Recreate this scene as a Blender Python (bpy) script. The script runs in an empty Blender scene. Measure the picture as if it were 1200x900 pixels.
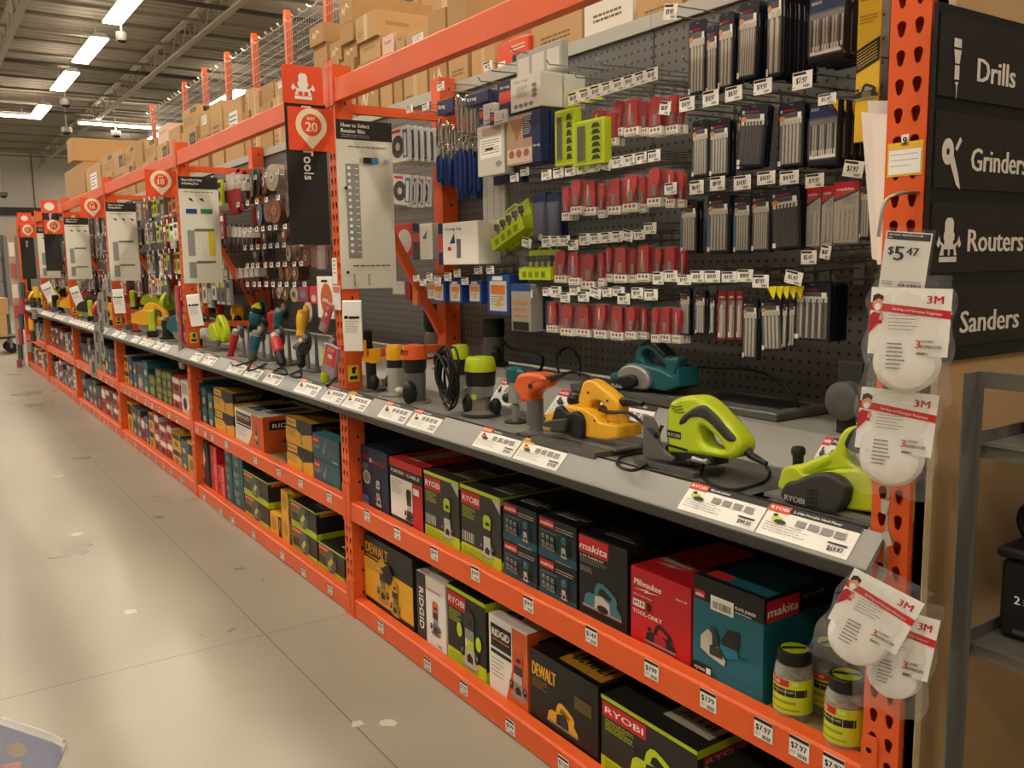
import bpy, math, random
from mathutils import Vector, Matrix
PI = math.pi
random.seed(7)
SC = bpy.context.scene
COL = SC.collection
W = 2.52                      # bay pitch along the aisle (world +Y), rack face at x = 0
# ---------------------------------------------------------------- camera
FPX = 1041.65
CAM = Vector((-1.46224, -0.93614, 1.49554))
CR = Vector((0.82933074, -0.55854339, -0.01548531))
CU = Vector((0.08736216, 0.10224359, 0.99091579))
CF = Vector((0.55188619, 0.82314976, -0.13358931))
cd = bpy.data.cameras.new('camera'); cam = bpy.data.objects.new('camera', cd); COL.objects.link(cam)
cd.sensor_width = 36; cd.lens = 36 * FPX / 1200; cd.clip_start = .02; cd.clip_end = 200
cam.matrix_world = Matrix((( CR.x, CU.x, -CF.x, CAM.x), (CR.y, CU.y, -CF.y, CAM.y), (CR.z, CU.z, -CF.z, CAM.z), (0, 0, 0, 1)))
SC.camera = cam

def at(u, v, ax, val):
    """point of the plane ax = val seen at pixel (u, v) of the 1200 x 900 photograph"""
    d = CF + CR * ((u - 600) / FPX) - CU * ((v - 450) / FPX)
    i = 'xyz'.index(ax)
    return CAM + d * ((val - CAM[i]) / d[i])

# ---------------------------------------------------------------- materials
def lin(c):
    c = c / 255
    return c / 12.92 if c <= .04045 else ((c + .055) / 1.055) ** 2.4
MC = {}
def M(hexc, rough=.5, metal=0., var=0., scale=8., bump=0., emit=0., coat=0.):
    key = (hexc, rough, metal, var, scale, bump, emit, coat)
    if key in MC: return MC[key]
    r, g, b = [lin(int(hexc[i:i + 2], 16)) for i in (0, 2, 4)]
    m = bpy.data.materials.new('paint_' + hexc); m.use_nodes = True
    nt = m.node_tree; p = nt.nodes['Principled BSDF']
    p.inputs['Base Color'].default_value = (r, g, b, 1)
    p.inputs['Roughness'].default_value = rough
    p.inputs['Metallic'].default_value = metal
    if not metal: p.inputs['Specular IOR Level'].default_value = .32
    if coat: p.inputs['Coat Weight'].default_value = coat
    if emit:
        p.inputs['Emission Color'].default_value = (r, g, b, 1); p.inputs['Emission Strength'].default_value = emit
    if var or bump:
        tc = nt.nodes.new('ShaderNodeTexCoord'); n = nt.nodes.new('ShaderNodeTexNoise')
        n.inputs['Scale'].default_value = scale; n.inputs['Detail'].default_value = 5
        nt.links.new(tc.outputs['Object'], n.inputs['Vector'])
        if var:
            mx = nt.nodes.new('ShaderNodeMix'); mx.data_type = 'RGBA'
            mx.inputs[6].default_value = (r * (1 - var), g * (1 - var), b * (1 - var), 1)
            mx.inputs[7].default_value = (min(1, r * (1 + var)), min(1, g * (1 + var)), min(1, b * (1 + var)), 1)
            nt.links.new(n.outputs['Fac'], mx.inputs[0]); nt.links.new(mx.outputs[2], p.inputs['Base Color'])
        if bump:
            bp = nt.nodes.new('ShaderNodeBump'); bp.inputs['Strength'].default_value = bump; bp.inputs['Distance'].default_value = .01
            nt.links.new(n.outputs['Fac'], bp.inputs['Height']); nt.links.new(bp.outputs['Normal'], p.inputs['Normal'])
    MC[key] = m
    return m
def clear(name, tint=(1, 1, 1), alpha=.25, rough=.12, bump=0., scale=30, edge=.45):
    """thin clear plastic: mostly see-through with a glossy film"""
    if name in MC: return MC[name]
    m = bpy.data.materials.new(name); m.use_nodes = True; nt = m.node_tree
    nt.nodes.remove(nt.nodes['Principled BSDF']); out = nt.nodes['Material Output']
    tr = nt.nodes.new('ShaderNodeBsdfTransparent'); tr.inputs[0].default_value = (*tint, 1)
    gl = nt.nodes.new('ShaderNodeBsdfPrincipled'); gl.inputs['Base Color'].default_value = (*[min(1, t * .9) for t in tint], 1)
    gl.inputs['Roughness'].default_value = rough; gl.inputs['Coat Weight'].default_value = .6; gl.inputs['Coat Roughness'].default_value = .08
    mx = nt.nodes.new('ShaderNodeMixShader'); fr = nt.nodes.new('ShaderNodeLayerWeight'); fr.inputs['Blend'].default_value = .35
    mp = nt.nodes.new('ShaderNodeMapRange'); mp.inputs['To Min'].default_value = alpha; mp.inputs['To Max'].default_value = min(1, alpha + edge)
    nt.links.new(fr.outputs['Facing'], mp.inputs['Value']); nt.links.new(mp.outputs[0], mx.inputs[0])
    nt.links.new(tr.outputs[0], mx.inputs[1]); nt.links.new(gl.outputs[0], mx.inputs[2]); nt.links.new(mx.outputs[0], out.inputs['Surface'])
    if bump:
        tc = nt.nodes.new('ShaderNodeTexCoord'); n = nt.nodes.new('ShaderNodeTexNoise'); n.inputs['Scale'].default_value = scale
        n.inputs['Detail'].default_value = 3; n.inputs['Distortion'].default_value = 1.5
        bp = nt.nodes.new('ShaderNodeBump'); bp.inputs['Strength'].default_value = bump; bp.inputs['Distance'].default_value = .02
        nt.links.new(tc.outputs['Object'], n.inputs['Vector']); nt.links.new(n.outputs['Fac'], bp.inputs['Height'])
        nt.links.new(bp.outputs['Normal'], gl.inputs['Normal'])
    MC[name] = m
    return m

# ---------------------------------------------------------------- mesh building
# "front frame" of a shelf thing: local +X = right as seen from the aisle (world -Y), local +Y = into the rack, +Z up
RACK = -PI / 2
TXT = {}
def text_mesh(s, bold):
    k = (s, bold)
    if k not in TXT:
        cu = bpy.data.curves.new('lettering', 'FONT'); cu.body = s; cu.size = 1; cu.resolution_u = 2
        
        o = bpy.data.objects.new('lettering', cu); me = bpy.data.meshes.new_from_object(o)
        vs = [(v.co.x, v.co.y) for v in me.vertices]; fs = [tuple(p.vertices) for p in me.polygons]
        bpy.data.objects.remove(o); bpy.data.curves.remove(cu); bpy.data.meshes.remove(me)
        x0 = min(v[0] for v in vs); x1 = max(v[0] for v in vs)
        TXT[k] = ([(v[0] - x0, v[1]) for v in vs], fs, x1 - x0)
    return TXT[k]
def smooth_loop(pts, n=4):
    """closed Catmull-Rom through pts; a point written (x, z, 1) stays a sharp corner"""
    out = []; N = len(pts)
    for i in range(N):
        p0, p1, p2, p3 = pts[i - 1], pts[i], pts[(i + 1) % N], pts[(i + 2) % N]
        if len(p1) > 2: p0 = p1
        if len(p2) > 2: p3 = p2
        if len(p1) > 2 and len(p2) > 2: out.append((p1[0], p1[1])); continue
        for k in range(n):
            t = k / n; t2 = t * t; t3 = t2 * t
            out.append(tuple(.5 * ((2 * p1[j]) + (-p0[j] + p2[j]) * t + (2 * p0[j] - 5 * p1[j] + 4 * p2[j] - p3[j]) * t2 + (-p0[j] + 3 * p1[j] - 3 * p2[j] + p3[j]) * t3) for j in (0, 1)))
    return out
def smooth_path(pts, n=5):
    out = []; N = len(pts)
    for i in range(N - 1):
        p0 = Vector(pts[max(i - 1, 0)]); p1 = Vector(pts[i]); p2 = Vector(pts[i + 1]); p3 = Vector(pts[min(i + 2, N - 1)])
        for k in range(n):
            t = k / n
            out.append(.5 * ((2 * p1) + (-p0 + p2) * t + (2 * p0 - 5 * p1 + 4 * p2 - p3) * t * t + (-p0 + 3 * p1 - 3 * p2 + p3) * t ** 3))
    out.append(Vector(pts[-1]))
    return out
class MB:
    def __init__(s): s.v = []; s.f = []; s.m = []; s.mats = []; s.T = None; s.k = 0
    def mi(s, m):
        if m not in s.mats: s.mats.append(m)
        return s.mats.index(m)
    def add(s, vs, fs, mat):
        o = len(s.v); i = s.mi(mat)
        s.v += [tuple(s.T @ Vector(v)) for v in vs] if s.T else [tuple(v) for v in vs]
        for f in fs: s.f.append(tuple(o + a for a in f)); s.m.append(i)
        return s
    def box(s, x0, x1, y0, y1, z0, z1, mat):
        return s.add([(x0, y0, z0), (x1, y0, z0), (x1, y1, z0), (x0, y1, z0), (x0, y0, z1), (x1, y0, z1), (x1, y1, z1), (x0, y1, z1)],
                     [(0, 3, 2, 1), (4, 5, 6, 7), (0, 1, 5, 4), (1, 2, 6, 5), (2, 3, 7, 6), (3, 0, 4, 7)], mat)
    def cbox(s, x0, x1, y0, y1, z0, z1, mat, c=.004):
        """box with chamfered vertical and horizontal edges"""
        vs = []; ring = lambda z, i: [(x0 + i, y0, z), (x1 - i, y0, z), (x1, y0 + i, z), (x1, y1 - i, z), (x1 - i, y1, z), (x0 + i, y1, z), (x0, y1 - i, z), (x0, y0 + i, z)]
        ins = lambda z: [(x0 + c, y0 + c, z), (x1 - c, y0 + c, z), (x1 - c, y0 + c, z), (x1 - c, y1 - c, z), (x1 - c, y1 - c, z), (x0 + c, y1 - c, z), (x0 + c, y1 - c, z), (x0 + c, y0 + c, z)]
        vs = ins(z0) + ring(z0 + c, c) + ring(z1 - c, c) + ins(z1)
        fs = [tuple(reversed(range(8))), tuple(range(24, 32))]
        for r in range(3):
            for i in range(8): fs.append((r * 8 + i, r * 8 + (i + 1) % 8, r * 8 + 8 + (i + 1) % 8, r * 8 + 8 + i))
        return s.add(vs, fs, mat)
    def poly(s, pts, mat): return s.add(pts, [tuple(range(len(pts)))], mat)
    def prism(s, pts, y0, y1, mat):
        """outline pts (x, z) extruded in y"""
        n = len(pts)
        a = sum(pts[i][0] * pts[(i + 1) % n][1] - pts[(i + 1) % n][0] * pts[i][1] for i in range(n))
        if a < 0: pts = pts[::-1]
        vs = [(p[0], y0, p[1]) for p in pts] + [(p[0], y1, p[1]) for p in pts]
        fs = [tuple(range(n)), tuple(reversed(range(n, 2 * n)))] + [(i, n + i, n + (i + 1) % n, (i + 1) % n) for i in range(n)]
        return s.add(vs, fs, mat)
    def extr(s, pts, axis, a, b, mat):
        """outline extruded along x (pts are (y, z)) or z (pts are (x, y))"""
        n = len(pts)
        g = (lambda p, t: (t, p[0], p[1])) if axis == 'x' else (lambda p, t: (p[0], p[1], t))
        ar = sum(pts[i][0] * pts[(i + 1) % n][1] - pts[(i + 1) % n][0] * pts[i][1] for i in range(n))
        if ar < 0: pts = pts[::-1]
        vs = [g(p, a) for p in pts] + [g(p, b) for p in pts]
        fs = [tuple(reversed(range(n))), tuple(range(n, 2 * n))] + [(i, (i + 1) % n, n + (i + 1) % n, n + i) for i in range(n)]
        return s.add(vs, fs, mat)
    def tube(s, pts, r, mat, n=6, closed=False):
        pts = [Vector(p) for p in pts]; N = len(pts); rs = r if isinstance(r, (list, tuple)) else [r] * N
        vs = []; fs = []; up = None
        for i in range(N):
            a = pts[i - 1] if (i or closed) else pts[0]; b = pts[(i + 1) % N] if (i < N - 1 or closed) else pts[-1]
            t = (b - a); t = t.normalized() if t.length > 1e-9 else Vector((0, 0, 1))
            if up is None: up = t.orthogonal().normalized()
            up = (up - t * up.dot(t)); up = up.normalized() if up.length > 1e-6 else t.orthogonal().normalized()
            w = t.cross(up)
            for k in range(n):
                an = 2 * PI * k / n; vs.append(pts[i] + (up * math.cos(an) + w * math.sin(an)) * rs[i])
        for i in range(N - (0 if closed else 1)):
            j = (i + 1) % N
            for k in range(n): fs.append((i * n + k, i * n + (k + 1) % n, j * n + (k + 1) % n, j * n + k))
        if not closed: fs += [tuple(reversed(range(n))), tuple(range((N - 1) * n, N * n))]
        return s.add(vs, fs, mat)
    def lathe(s, prof, c, mat, n=20, axis='z', sx=1, sy=1):
        """profile [(r, h)] turned about an axis through c"""
        vs = []; fs = []; c = Vector(c); N = len(prof)
        for r, h in prof:
            for k in range(n):
                a = 2 * PI * k / n; p = (r * math.cos(a) * sx, r * math.sin(a) * sy, h)
                if axis == 'x': p = (p[2], p[0], p[1])
                elif axis == 'y': p = (p[1], p[2], p[0])
                vs.append(c + Vector(p))
        for i in range(N - 1):
            for k in range(n): fs.append((i * n + k, i * n + (k + 1) % n, (i + 1) * n + (k + 1) % n, (i + 1) * n + k))
        fs += [tuple(reversed(range(n))), tuple(range((N - 1) * n, N * n))]
        return s.add(vs, fs, mat)
    def ball(s, c, rx, ry, rz, mat, n=14, m=8, z0=-1.):
        pr = []
        for i in range(m + 1):
            a = -PI / 2 + PI * i / m; h = math.sin(a)
            if h < z0: continue
            pr.append((max(math.cos(a), .001), h))
        vs = []; fs = []; N = len(pr)
        for r, h in pr:
            for k in range(n): a = 2 * PI * k / n; vs.append((c[0] + r * math.cos(a) * rx, c[1] + r * math.sin(a) * ry, c[2] + h * rz))
        for i in range(N - 1):
            for k in range(n): fs.append((i * n + k, i * n + (k + 1) % n, (i + 1) * n + (k + 1) % n, (i + 1) * n + k))
        fs += [tuple(reversed(range(n))), tuple(range((N - 1) * n, N * n))]
        return s.add(vs, fs, mat)
    def plate(s, outer, holes, y0, y1, bev, mat, res=2):
        """outline (x, z) with holes, thickness y0..y1, rounded edges"""
        t = y1 - y0; cu = bpy.data.curves.new('p', 'CURVE'); cu.dimensions = '2D'; cu.fill_mode = 'BOTH'
        cu.extrude = t / 2 - bev; cu.bevel_depth = bev; cu.bevel_resolution = res if bev else 0; cu.offset = -bev
        for loop in [outer] + list(holes):
            sp = cu.splines.new('POLY'); sp.points.add(len(loop) - 1); sp.use_cyclic_u = True
            for q, p in zip(sp.points, loop): q.co = (p[0], p[1], 0, 1)
        o = bpy.data.objects.new('p', cu); me = bpy.data.meshes.new_from_object(o)
        ym = (y0 + y1) / 2
        s.add([(v.co.x, ym - v.co.z, v.co.y) for v in me.vertices], [tuple(p.vertices) for p in me.polygons], mat)
        bpy.data.objects.remove(o); bpy.data.curves.remove(cu); bpy.data.meshes.remove(me)
        return s
    # printed matter, each layer a hair in front of the last; face = (origin, u axis, v axis, outward normal)
    def face(s, o, u, v):
        o, u, v = Vector(o), Vector(u), Vector(v); s.F = (o, u, v, u.cross(v).normalized()); s.k = 0; return s
    def _p(s, x, z): o, u, v, n = s.F; return o + u * x + v * z + n * (.0004 + .00022 * s.k)
    def fpoly(s, pts, mat):
        s.k += 1; return s.add([s._p(*p) for p in pts], [tuple(range(len(pts)))], mat)
    def fq(s, x0, z0, x1, z1, mat): return s.fpoly([(x0, z0), (x1, z0), (x1, z1), (x0, z1)], mat)
    def fc(s, x, z, rx, rz, mat, n=16): return s.fpoly([(x + rx * math.cos(2 * PI * i / n), z + rz * math.sin(2 * PI * i / n)) for i in range(n)], mat)
    def ft(s, t, x, z, h, mat, w=None, bold=True, al='l', slant=0, rot=0):
        vs, fs, L = text_mesh(t, bold); k = h / .73; kx = k
        if w: kx = w / L
        if al == 'c': x -= L * kx / 2
        if al == 'r': x -= L * kx
        s.k += 1
        for sh in ((-.03, .03, 0) if bold else (0,)):
            sh *= k * (1 if h > .006 else 1.3)
            if rot == 0: ps = [s._p(x + sh + (a + slant * b) * kx, z + b * k) for a, b in vs]
            else: ps = [s._p(x + b * k * (1 if rot > 0 else -1) + sh, z - a * kx * (1 if rot > 0 else -1)) for a, b in vs]
            nn = s.F[3] * (.00007 * (sh > 0) + .00014 * (sh == 0)); s.add([p + nn for p in ps], fs, mat)
        return s
    def lines(s, x0, z0, x1, z1, n, mat, fill=.35, seed=1):
        """n rows of fine print"""
        rr = random.Random(seed); h = (z1 - z0) / n; s.k += 1; vs = []; fs = []
        for i in range(n):
            zt = z1 - i * h; x = x0; e = x1 - (x1 - x0) * rr.random() * .3
            while x < e:
                w = (x1 - x0) * (.05 + .12 * rr.random()); q = min(x + w, e); o = len(vs)
                vs += [s._p(x, zt - h * fill), s._p(q, zt - h * fill), s._p(q, zt), s._p(x, zt)]; fs.append((o, o + 1, o + 2, o + 3)); x = q + (x1 - x0) * .025
        return s.add(vs, fs, mat)
    def bars(s, x0, z0, x1, z1, mat, n=14, seed=3):
        rr = random.Random(seed); s.k += 1; vs = []; fs = []; w = (x1 - x0) / n
        for i in range(n):
            a = x0 + i * w; b = a + w * (.3 + .5 * rr.random()); o = len(vs)
            vs += [s._p(a, z0), s._p(b, z0), s._p(b, z1), s._p(a, z1)]; fs.append((o, o + 1, o + 2, o + 3))
        return s.add(vs, fs, mat)
    def mesh(s, name):
        me = bpy.data.meshes.new(name); me.from_pydata(s.v, [], s.f)
        for m in s.mats: me.materials.append(m)
        me.polygons.foreach_set('material_index', s.m)
        me.polygons.foreach_set('use_smooth', [True] * len(s.f)); me.update()
        try: me.set_sharp_from_angle(angle=math.radians(32))
        except Exception: me.polygons.foreach_set('use_smooth', [False] * len(s.f))
        return me
    def build(s, name, parent=None, loc=(0, 0, 0), rz=0., label=None, cat=None, group=None, kind=None):
        o = bpy.data.objects.new(name, s.mesh(name)); COL.objects.link(o); o.location = loc
        o.rotation_euler = (0, 0, rz)
        if parent: o.parent = parent
        tag(o, label, cat, group, kind)
        return o
def tag(o, label=None, cat=None, group=None, kind=None):
    for k, v in (('label', label), ('category', cat), ('group', group), ('kind', kind)):
        if v: o[k] = v
    return o
def thing(name, label, cat, loc, rz=RACK, group=None):
    o = bpy.data.objects.new(name, None); COL.objects.link(o); o.location = loc; o.rotation_euler = (0, 0, rz)
    o.empty_display_size = .05
    return tag(o, label, cat, group)
KIDS = {}
def copy_thing(src, loc, rz=None, label=None, group=None, rx=None):
    r = src.copy(); COL.objects.link(r); r.location = loc
    if rz is not None: r.rotation_euler.z = rz
    if label: r['label'] = label
    if group: r['group'] = group
    if src.name not in KIDS: KIDS[src.name] = [(c, list(c.children)) for c in src.children]
    for c, gs in KIDS[src.name]:
        d = c.copy(); COL.objects.link(d); d.parent = r
        for g in gs: e = g.copy(); COL.objects.link(e); e.parent = d
    return r
ORD = ['first', 'second', 'third', 'fourth', 'fifth', 'sixth', 'seventh', 'eighth', 'ninth', 'tenth', 'eleventh', 'twelfth', 'thirteenth', 'fourteenth', 'fifteenth', 'sixteenth', 'seventeenth', 'eighteenth', 'nineteenth', 'twentieth', 'twenty-first', 'twenty-second', 'twenty-third', 'twenty-fourth', 'twenty-fifth', 'twenty-sixth', 'twenty-seventh', 'twenty-eighth', 'twenty-ninth', 'thirtieth']
def nth(i): return ORD[i] if i < len(ORD) else 'thirtieth'
# palette
ORANGE = M('dd5c28', .42, var=.12, scale=5)
GREY = M('8f8d86', .45, .2, var=.06, scale=4)
LGREY = M('b4b1a6', .5, .1, var=.05, scale=5)
DGREY = M('4c4b48', .5)
STEEL = M('a9a7a0', .3, .9)
CHROME = M('d8d6d0', .18, 1.)
BLACK = M('191817', .5); BLK2 = M('26241f', .55); WHITE = M('ece8de', .5); PAPER = M('efece4', .6)
CREAM = M('d9d6c6', .45)
RED = M('c02026', .45); TEAL = M('1c5a68', .45); YEL = M('e8b023', .45); LIME = M('b9cc22', .42); NAVY = M('1d2a4d', .45)
CARD = M('b08a5c', .75, var=.08, scale=6); CARD2 = M('bf9a6b', .75, var=.08, scale=6); TAPE = M('c9a878', .3)
INK = M('2a2826', .6); INK2 = M('77736a', .6); INK3 = M('9c988e', .6)
RUBBER = M('151515', .45)
_tag = tag
def tag(o, label=None, cat=None, group=None, kind=None):
    if label and not 4 <= len(label.replace(',', '').replace(':', '').split()) <= 16: print('LABEL LEN', len(label.split()), label)
    return _tag(o, label, cat, group, kind)
# ================================================================ the hall
def floor_mat():
    m = bpy.data.materials.new('polished_concrete'); m.use_nodes = True; nt = m.node_tree; p = nt.nodes['Principled BSDF']; L = nt.links.new
    tc = nt.nodes.new('ShaderNodeTexCoord')
    a = nt.nodes.new('ShaderNodeTexNoise'); a.inputs['Scale'].default_value = .55; a.inputs['Detail'].default_value = 3; a.inputs['Distortion'].default_value = .3
    b = nt.nodes.new('ShaderNodeTexNoise'); b.inputs['Scale'].default_value = 1.7; b.inputs['Detail'].default_value = 5
    c = nt.nodes.new('ShaderNodeTexNoise'); c.inputs['Scale'].default_value = 260; c.inputs['Detail'].default_value = 2
    for n in (a, b, c): L(tc.outputs['Object'], n.inputs['Vector'])
    r = nt.nodes.new('ShaderNodeValToRGB'); r.color_ramp.elements[0].position = .15; r.color_ramp.elements[1].position = .85
    r.color_ramp.elements[0].color = (lin(140), lin(135), lin(120), 1); r.color_ramp.elements[1].color = (lin(172), lin(165), lin(147), 1)
    L(a.outputs['Fac'], r.inputs[0])
    m1 = nt.nodes.new('ShaderNodeMix'); m1.data_type = 'RGBA'; m1.blend_type = 'OVERLAY'; m1.inputs[0].default_value = .12
    L(r.outputs[0], m1.inputs[6]); L(b.outputs['Fac'], m1.inputs[7])
    m2 = nt.nodes.new('ShaderNodeMix'); m2.data_type = 'RGBA'; m2.blend_type = 'OVERLAY'; m2.inputs[0].default_value = .05
    L(m1.outputs[2], m2.inputs[6]); L(c.outputs['Fac'], m2.inputs[7])
    # saw-cut joints every 3.6 m along the aisle and across
    sp = nt.nodes.new('ShaderNodeSeparateXYZ'); L(tc.outputs['Object'], sp.inputs[0])
    def cut(sock, off, pitch):
        x = nt.nodes.new('ShaderNodeMath'); x.operation = 'ADD'; x.inputs[1].default_value = off; L(sock, x.inputs[0])
        y = nt.nodes.new('ShaderNodeMath'); y.operation = 'PINGPONG'; y.inputs[1].default_value = pitch / 2; L(x.outputs[0], y.inputs[0])
        z = nt.nodes.new('ShaderNodeMath'); z.operation = 'LESS_THAN'; z.inputs[1].default_value = .003; L(y.outputs[0], z.inputs[0]); return z
    cx = cut(sp.outputs['X'], 0.375, 3.8); cy = cut(sp.outputs['Y'], -2.54, 4.6)
    mx = nt.nodes.new('ShaderNodeMath'); mx.operation = 'MAXIMUM'; L(cx.outputs[0], mx.inputs[0]); L(cy.outputs[0], mx.inputs[1])
    m3 = nt.nodes.new('ShaderNodeMix'); m3.data_type = 'RGBA'; m3.blend_type = 'MULTIPLY'; m3.inputs[7].default_value = (.55, .53, .5, 1)
    L(mx.outputs[0], m3.inputs[0]); L(m2.outputs[2], m3.inputs[6]); L(m3.outputs[2], p.inputs['Base Color'])
    rr = nt.nodes.new('ShaderNodeMapRange'); rr.inputs['To Min'].default_value = .2; rr.inputs['To Max'].default_value = .42
    L(b.outputs['Fac'], rr.inputs['Value']); L(rr.outputs[0], p.inputs['Roughness'])
    return m
X0, X1, Y0, Y1, ZC = -13., 15., -7., 45., 6.75
S = dict(kind='structure')
MB().box(X0, X1, Y0, Y1, -.1, 0, floor_mat()).build('floor', **S)
WALL = M('bcb5aa', .7, var=.08, scale=.6)
for nm, a in (('wall_back', (X0, X1, Y1, Y1 + .15)), ('wall_front', (X0, X1, Y0 - .15, Y0)), ('wall_left', (X0 - .15, X0, Y0, Y1)), ('wall_right', (X1, X1 + .15, Y0, Y1))):
    b = MB().box(a[0], a[1], a[2], a[3], 0, ZC, WALL)
    if nm == 'wall_back':      # panel seams and the dark service rail across the far wall
        for k in range(9): b.box(X0 + 1 + k * 3.1, X0 + 1.06 + k * 3.1, Y1 - .02, Y1, 0, ZC, M('6d6961', .7))
        b.box(X0, X1, Y1 - .03, Y1, 0, 3.1, M('8e8982', .7))
        b.box(X0, X1, Y1 - .12, Y1 - .03, 4.0, 4.35, M('3a3836', .6))
    b.build(nm, **S)
DECK = M('8d8474', .7, var=.1, scale=1.2); TRUSS = M('a39a8a', .6)
b = MB(); n = 0; x = Y0                          # corrugated roof deck, ribs running across the aisle
prof = []
while x < Y1:
    prof += [(x, ZC), (x + .12, ZC), (x + .16, ZC + .05), (x + .26, ZC + .05), (x + .3, ZC)]; x += .3
prof += [(Y1, ZC + .12), (Y0, ZC + .12)]
b.extr(prof, 'x', X0, X1, DECK); b.build('ceiling', **S)
ti = 1
for xx in (-5.8, -2.58, .63, 3.85, 7.07, 10.3):       # joist girders along the aisle
    b = MB(); zt, zb = ZC - .06, 6.2
    b.box(xx - .06, xx + .06, Y0, Y1, zt - .05, zt, TRUSS); b.box(xx - .06, xx + .06, Y0, Y1, zb - .05, zb, TRUSS)
    y = Y0; k = 0
    while y < Y1 - .5:
        z0, z1 = (zb, zt - .05) if k % 2 else (zt - .05, zb); b.tube([(xx, y, z0), (xx, y + .45, z1)], .014, TRUSS, 5); y += .45; k += 1
    b.build('trim_%d' % ti, **S); ti += 1
y = -5.
while y < Y1:                                        # purlins across the aisle
    b = MB(); b.box(X0, X1, y - .04, y + .04, 6.4, 6.46, M('80786a', .6)); b.box(X0, X1, y - .04, y + .04, ZC - .05, ZC, M('80786a', .6)).build('trim_%d' % ti, **S); ti += 1; y += 2.3
b = MB()                                             # sprinkler pipes
for yy in (9.6, 16.4, 23., 30.): b.tube([(X0, yy, 6.3), (X1, yy, 6.3)], .045, M('4d463c', .5), 8)
b.build('trim_%d' % ti, **S); ti += 1

# ---------------------------------------------------------------- lamps and ceiling domes
LAMP = M('fff3e0', .5, emit=26.)
def lamp(loc, along, label, group='long fluorescent ceiling lights', L=2.5):
    t = thing('ceiling_light', label, 'ceiling light', loc, 0 if along == 'y' else PI / 2, group)
    b = MB(); pr = [(-.17, .015), (-.1, .1), (.1, .1), (.17, .015)]
    vs = [(p[0], s_ * L / 2, p[1]) for s_ in (-1, 1) for p in pr]
    b.add(vs, [(0, 1, 2, 3), (7, 6, 5, 4), (0, 4, 5, 1), (1, 5, 6, 2), (2, 6, 7, 3), (3, 7, 4, 0)], WHITE).build('housing', t)
    MB().box(-.155, .155, -L / 2 + .03, L / 2 - .03, -.012, .014, LAMP).build('diffuser', t)
    for s_ in (-.8, .8): MB().tube([(0, s_, .1), (0, s_, ZC - loc[2])], .006, TRUSS, 4).build('hanger', t)
    MB().box(-.08, .08, -L / 2 + .1, L / 2 - .1, .101, .104, M('fff0dc', .5, emit=10.)).build('added_uplight', t)  # glowing strip added on top of the housing to brighten the ceiling
    return t
k = 0
for y, w in ((12.6, 'nearest'), (16.1, 'second nearest'), (19.8, 'third nearest'), (23.4, 'fourth nearest'), (28.3, 'farthest')):
    lamp((2.04, y, 6.), 'y', 'bright fluorescent light hanging over the rack top, %s of the row in view' % w)
lamp((4.5, 29.8, 6.), 'x', 'bright crosswise ceiling light above the far overhead stock')
lamp((6., 23.6, 6.), 'y', 'ceiling light glimpsed through the wire netting above the stock')
lamp((.9, 29.3, 6.), 'x', 'crosswise ceiling light at the left edge of the picture')
for y in (-4.4, -.8, 2.8, 5.6, 9.2): lamp((2.04, y, 6.), 'y', 'ceiling light over the rack outside the picture')
for xx in (-1.9, -5.6):
    for y in (-4., 0., 4., 8., 12., 16., 20., 26., 31., 36., 40., 43.): lamp((xx, y, 6.), 'y', 'unseen ceiling light over the open aisle outside the picture')  # unseen rows; the lamps at the far end are added to brighten wall_back
for y in (-1., 8.5, 16., 32., 37., 42.): lamp((6., y, 6.), 'y', 'unseen ceiling light over the next aisle outside the picture')  # unseen too, the far ones added for more light on the far wall
for u, v, s_, w in ((143, 46, .11, 'beside the second light of the row'), (77, 122, .14, 'beyond the fourth light of the row'), (136, 158, .16, 'above the crosswise light'), (78, 154, .16, 'nearest the far wall'), (4, 229, .16, 'low against the far wall')):
    p = at(u, v, 'z', 5.75 if v < 200 else 4.2)
    if v > 200: p = at(u, v, 'y', 40.)
    t = thing('dome_camera', 'dark ceiling dome camera %s' % w, 'security camera', p, 0, 'ceiling dome cameras')
    MB().lathe([(s_, .12), (s_, 0), (s_ * .9, -.03)], (0, 0, 0), M('6a655c', .5), 16).build('collar', t)
    MB().ball((0, 0, 0), s_ * .85, s_ * .85, -s_ * .7, M('1c1a18', .15), 16, 8, 0).build('dome', t)
    MB().tube([(0, 0, .1), (0, 0, ZC - p.z)], .02, TRUSS, 6).build('drop_rod', t)

# ================================================================ racking
FW = .038
def keyhole(cx, zt):
    pts = []
    for i in range(9): a = -.35 + (PI + .7) * i / 8; pts.append((cx + .0088 * math.cos(a), zt + .0088 * math.sin(a)))
    pts += [(cx - .0045, zt - .0165), (cx, zt - .0195), (cx + .0045, zt - .0165)]
    return pts
def upright_mesh(h, holes=True):
    b = MB(); hs = []
    if holes:
        z = .05
        while z < h - .03: hs += [keyhole(-.0165, z), keyhole(.0165, z)]; z += .0485
    b.plate([(-FW, 0), (FW, 0), (FW, h), (-FW, h)], hs, 0, .0025, 0, ORANGE)
    for s_ in (-1, 1):
        x0, x1 = sorted((s_ * FW, s_ * (FW - .0025))); b.box(x0, x1, .0025, .076, 0, h, ORANGE)
    b.box(-FW, FW, .0735, .076, 0, h, ORANGE)
    z = .1
    while z < h:
        b.face((FW, 0, 0), (0, 1, 0), (0, 0, 1)).fq(.04, z, .049, z + .013, BLACK); z += .097
    return b
def brace(b, y0, z0, y1, z1, w=.036, t=.03):
    d = Vector((0, y1 - y0, z1 - z0)).normalized(); n = Vector((0, -d.z, d.y)) * w / 2
    A, B = Vector((0, y0, z0)), Vector((0, y1, z1)); q = [A - n, B - n, B + n, A + n]
    b.extr([(p.y, p.z) for p in q], 'x', -t / 2, t / 2, ORANGE)
fr0 = None
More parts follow.
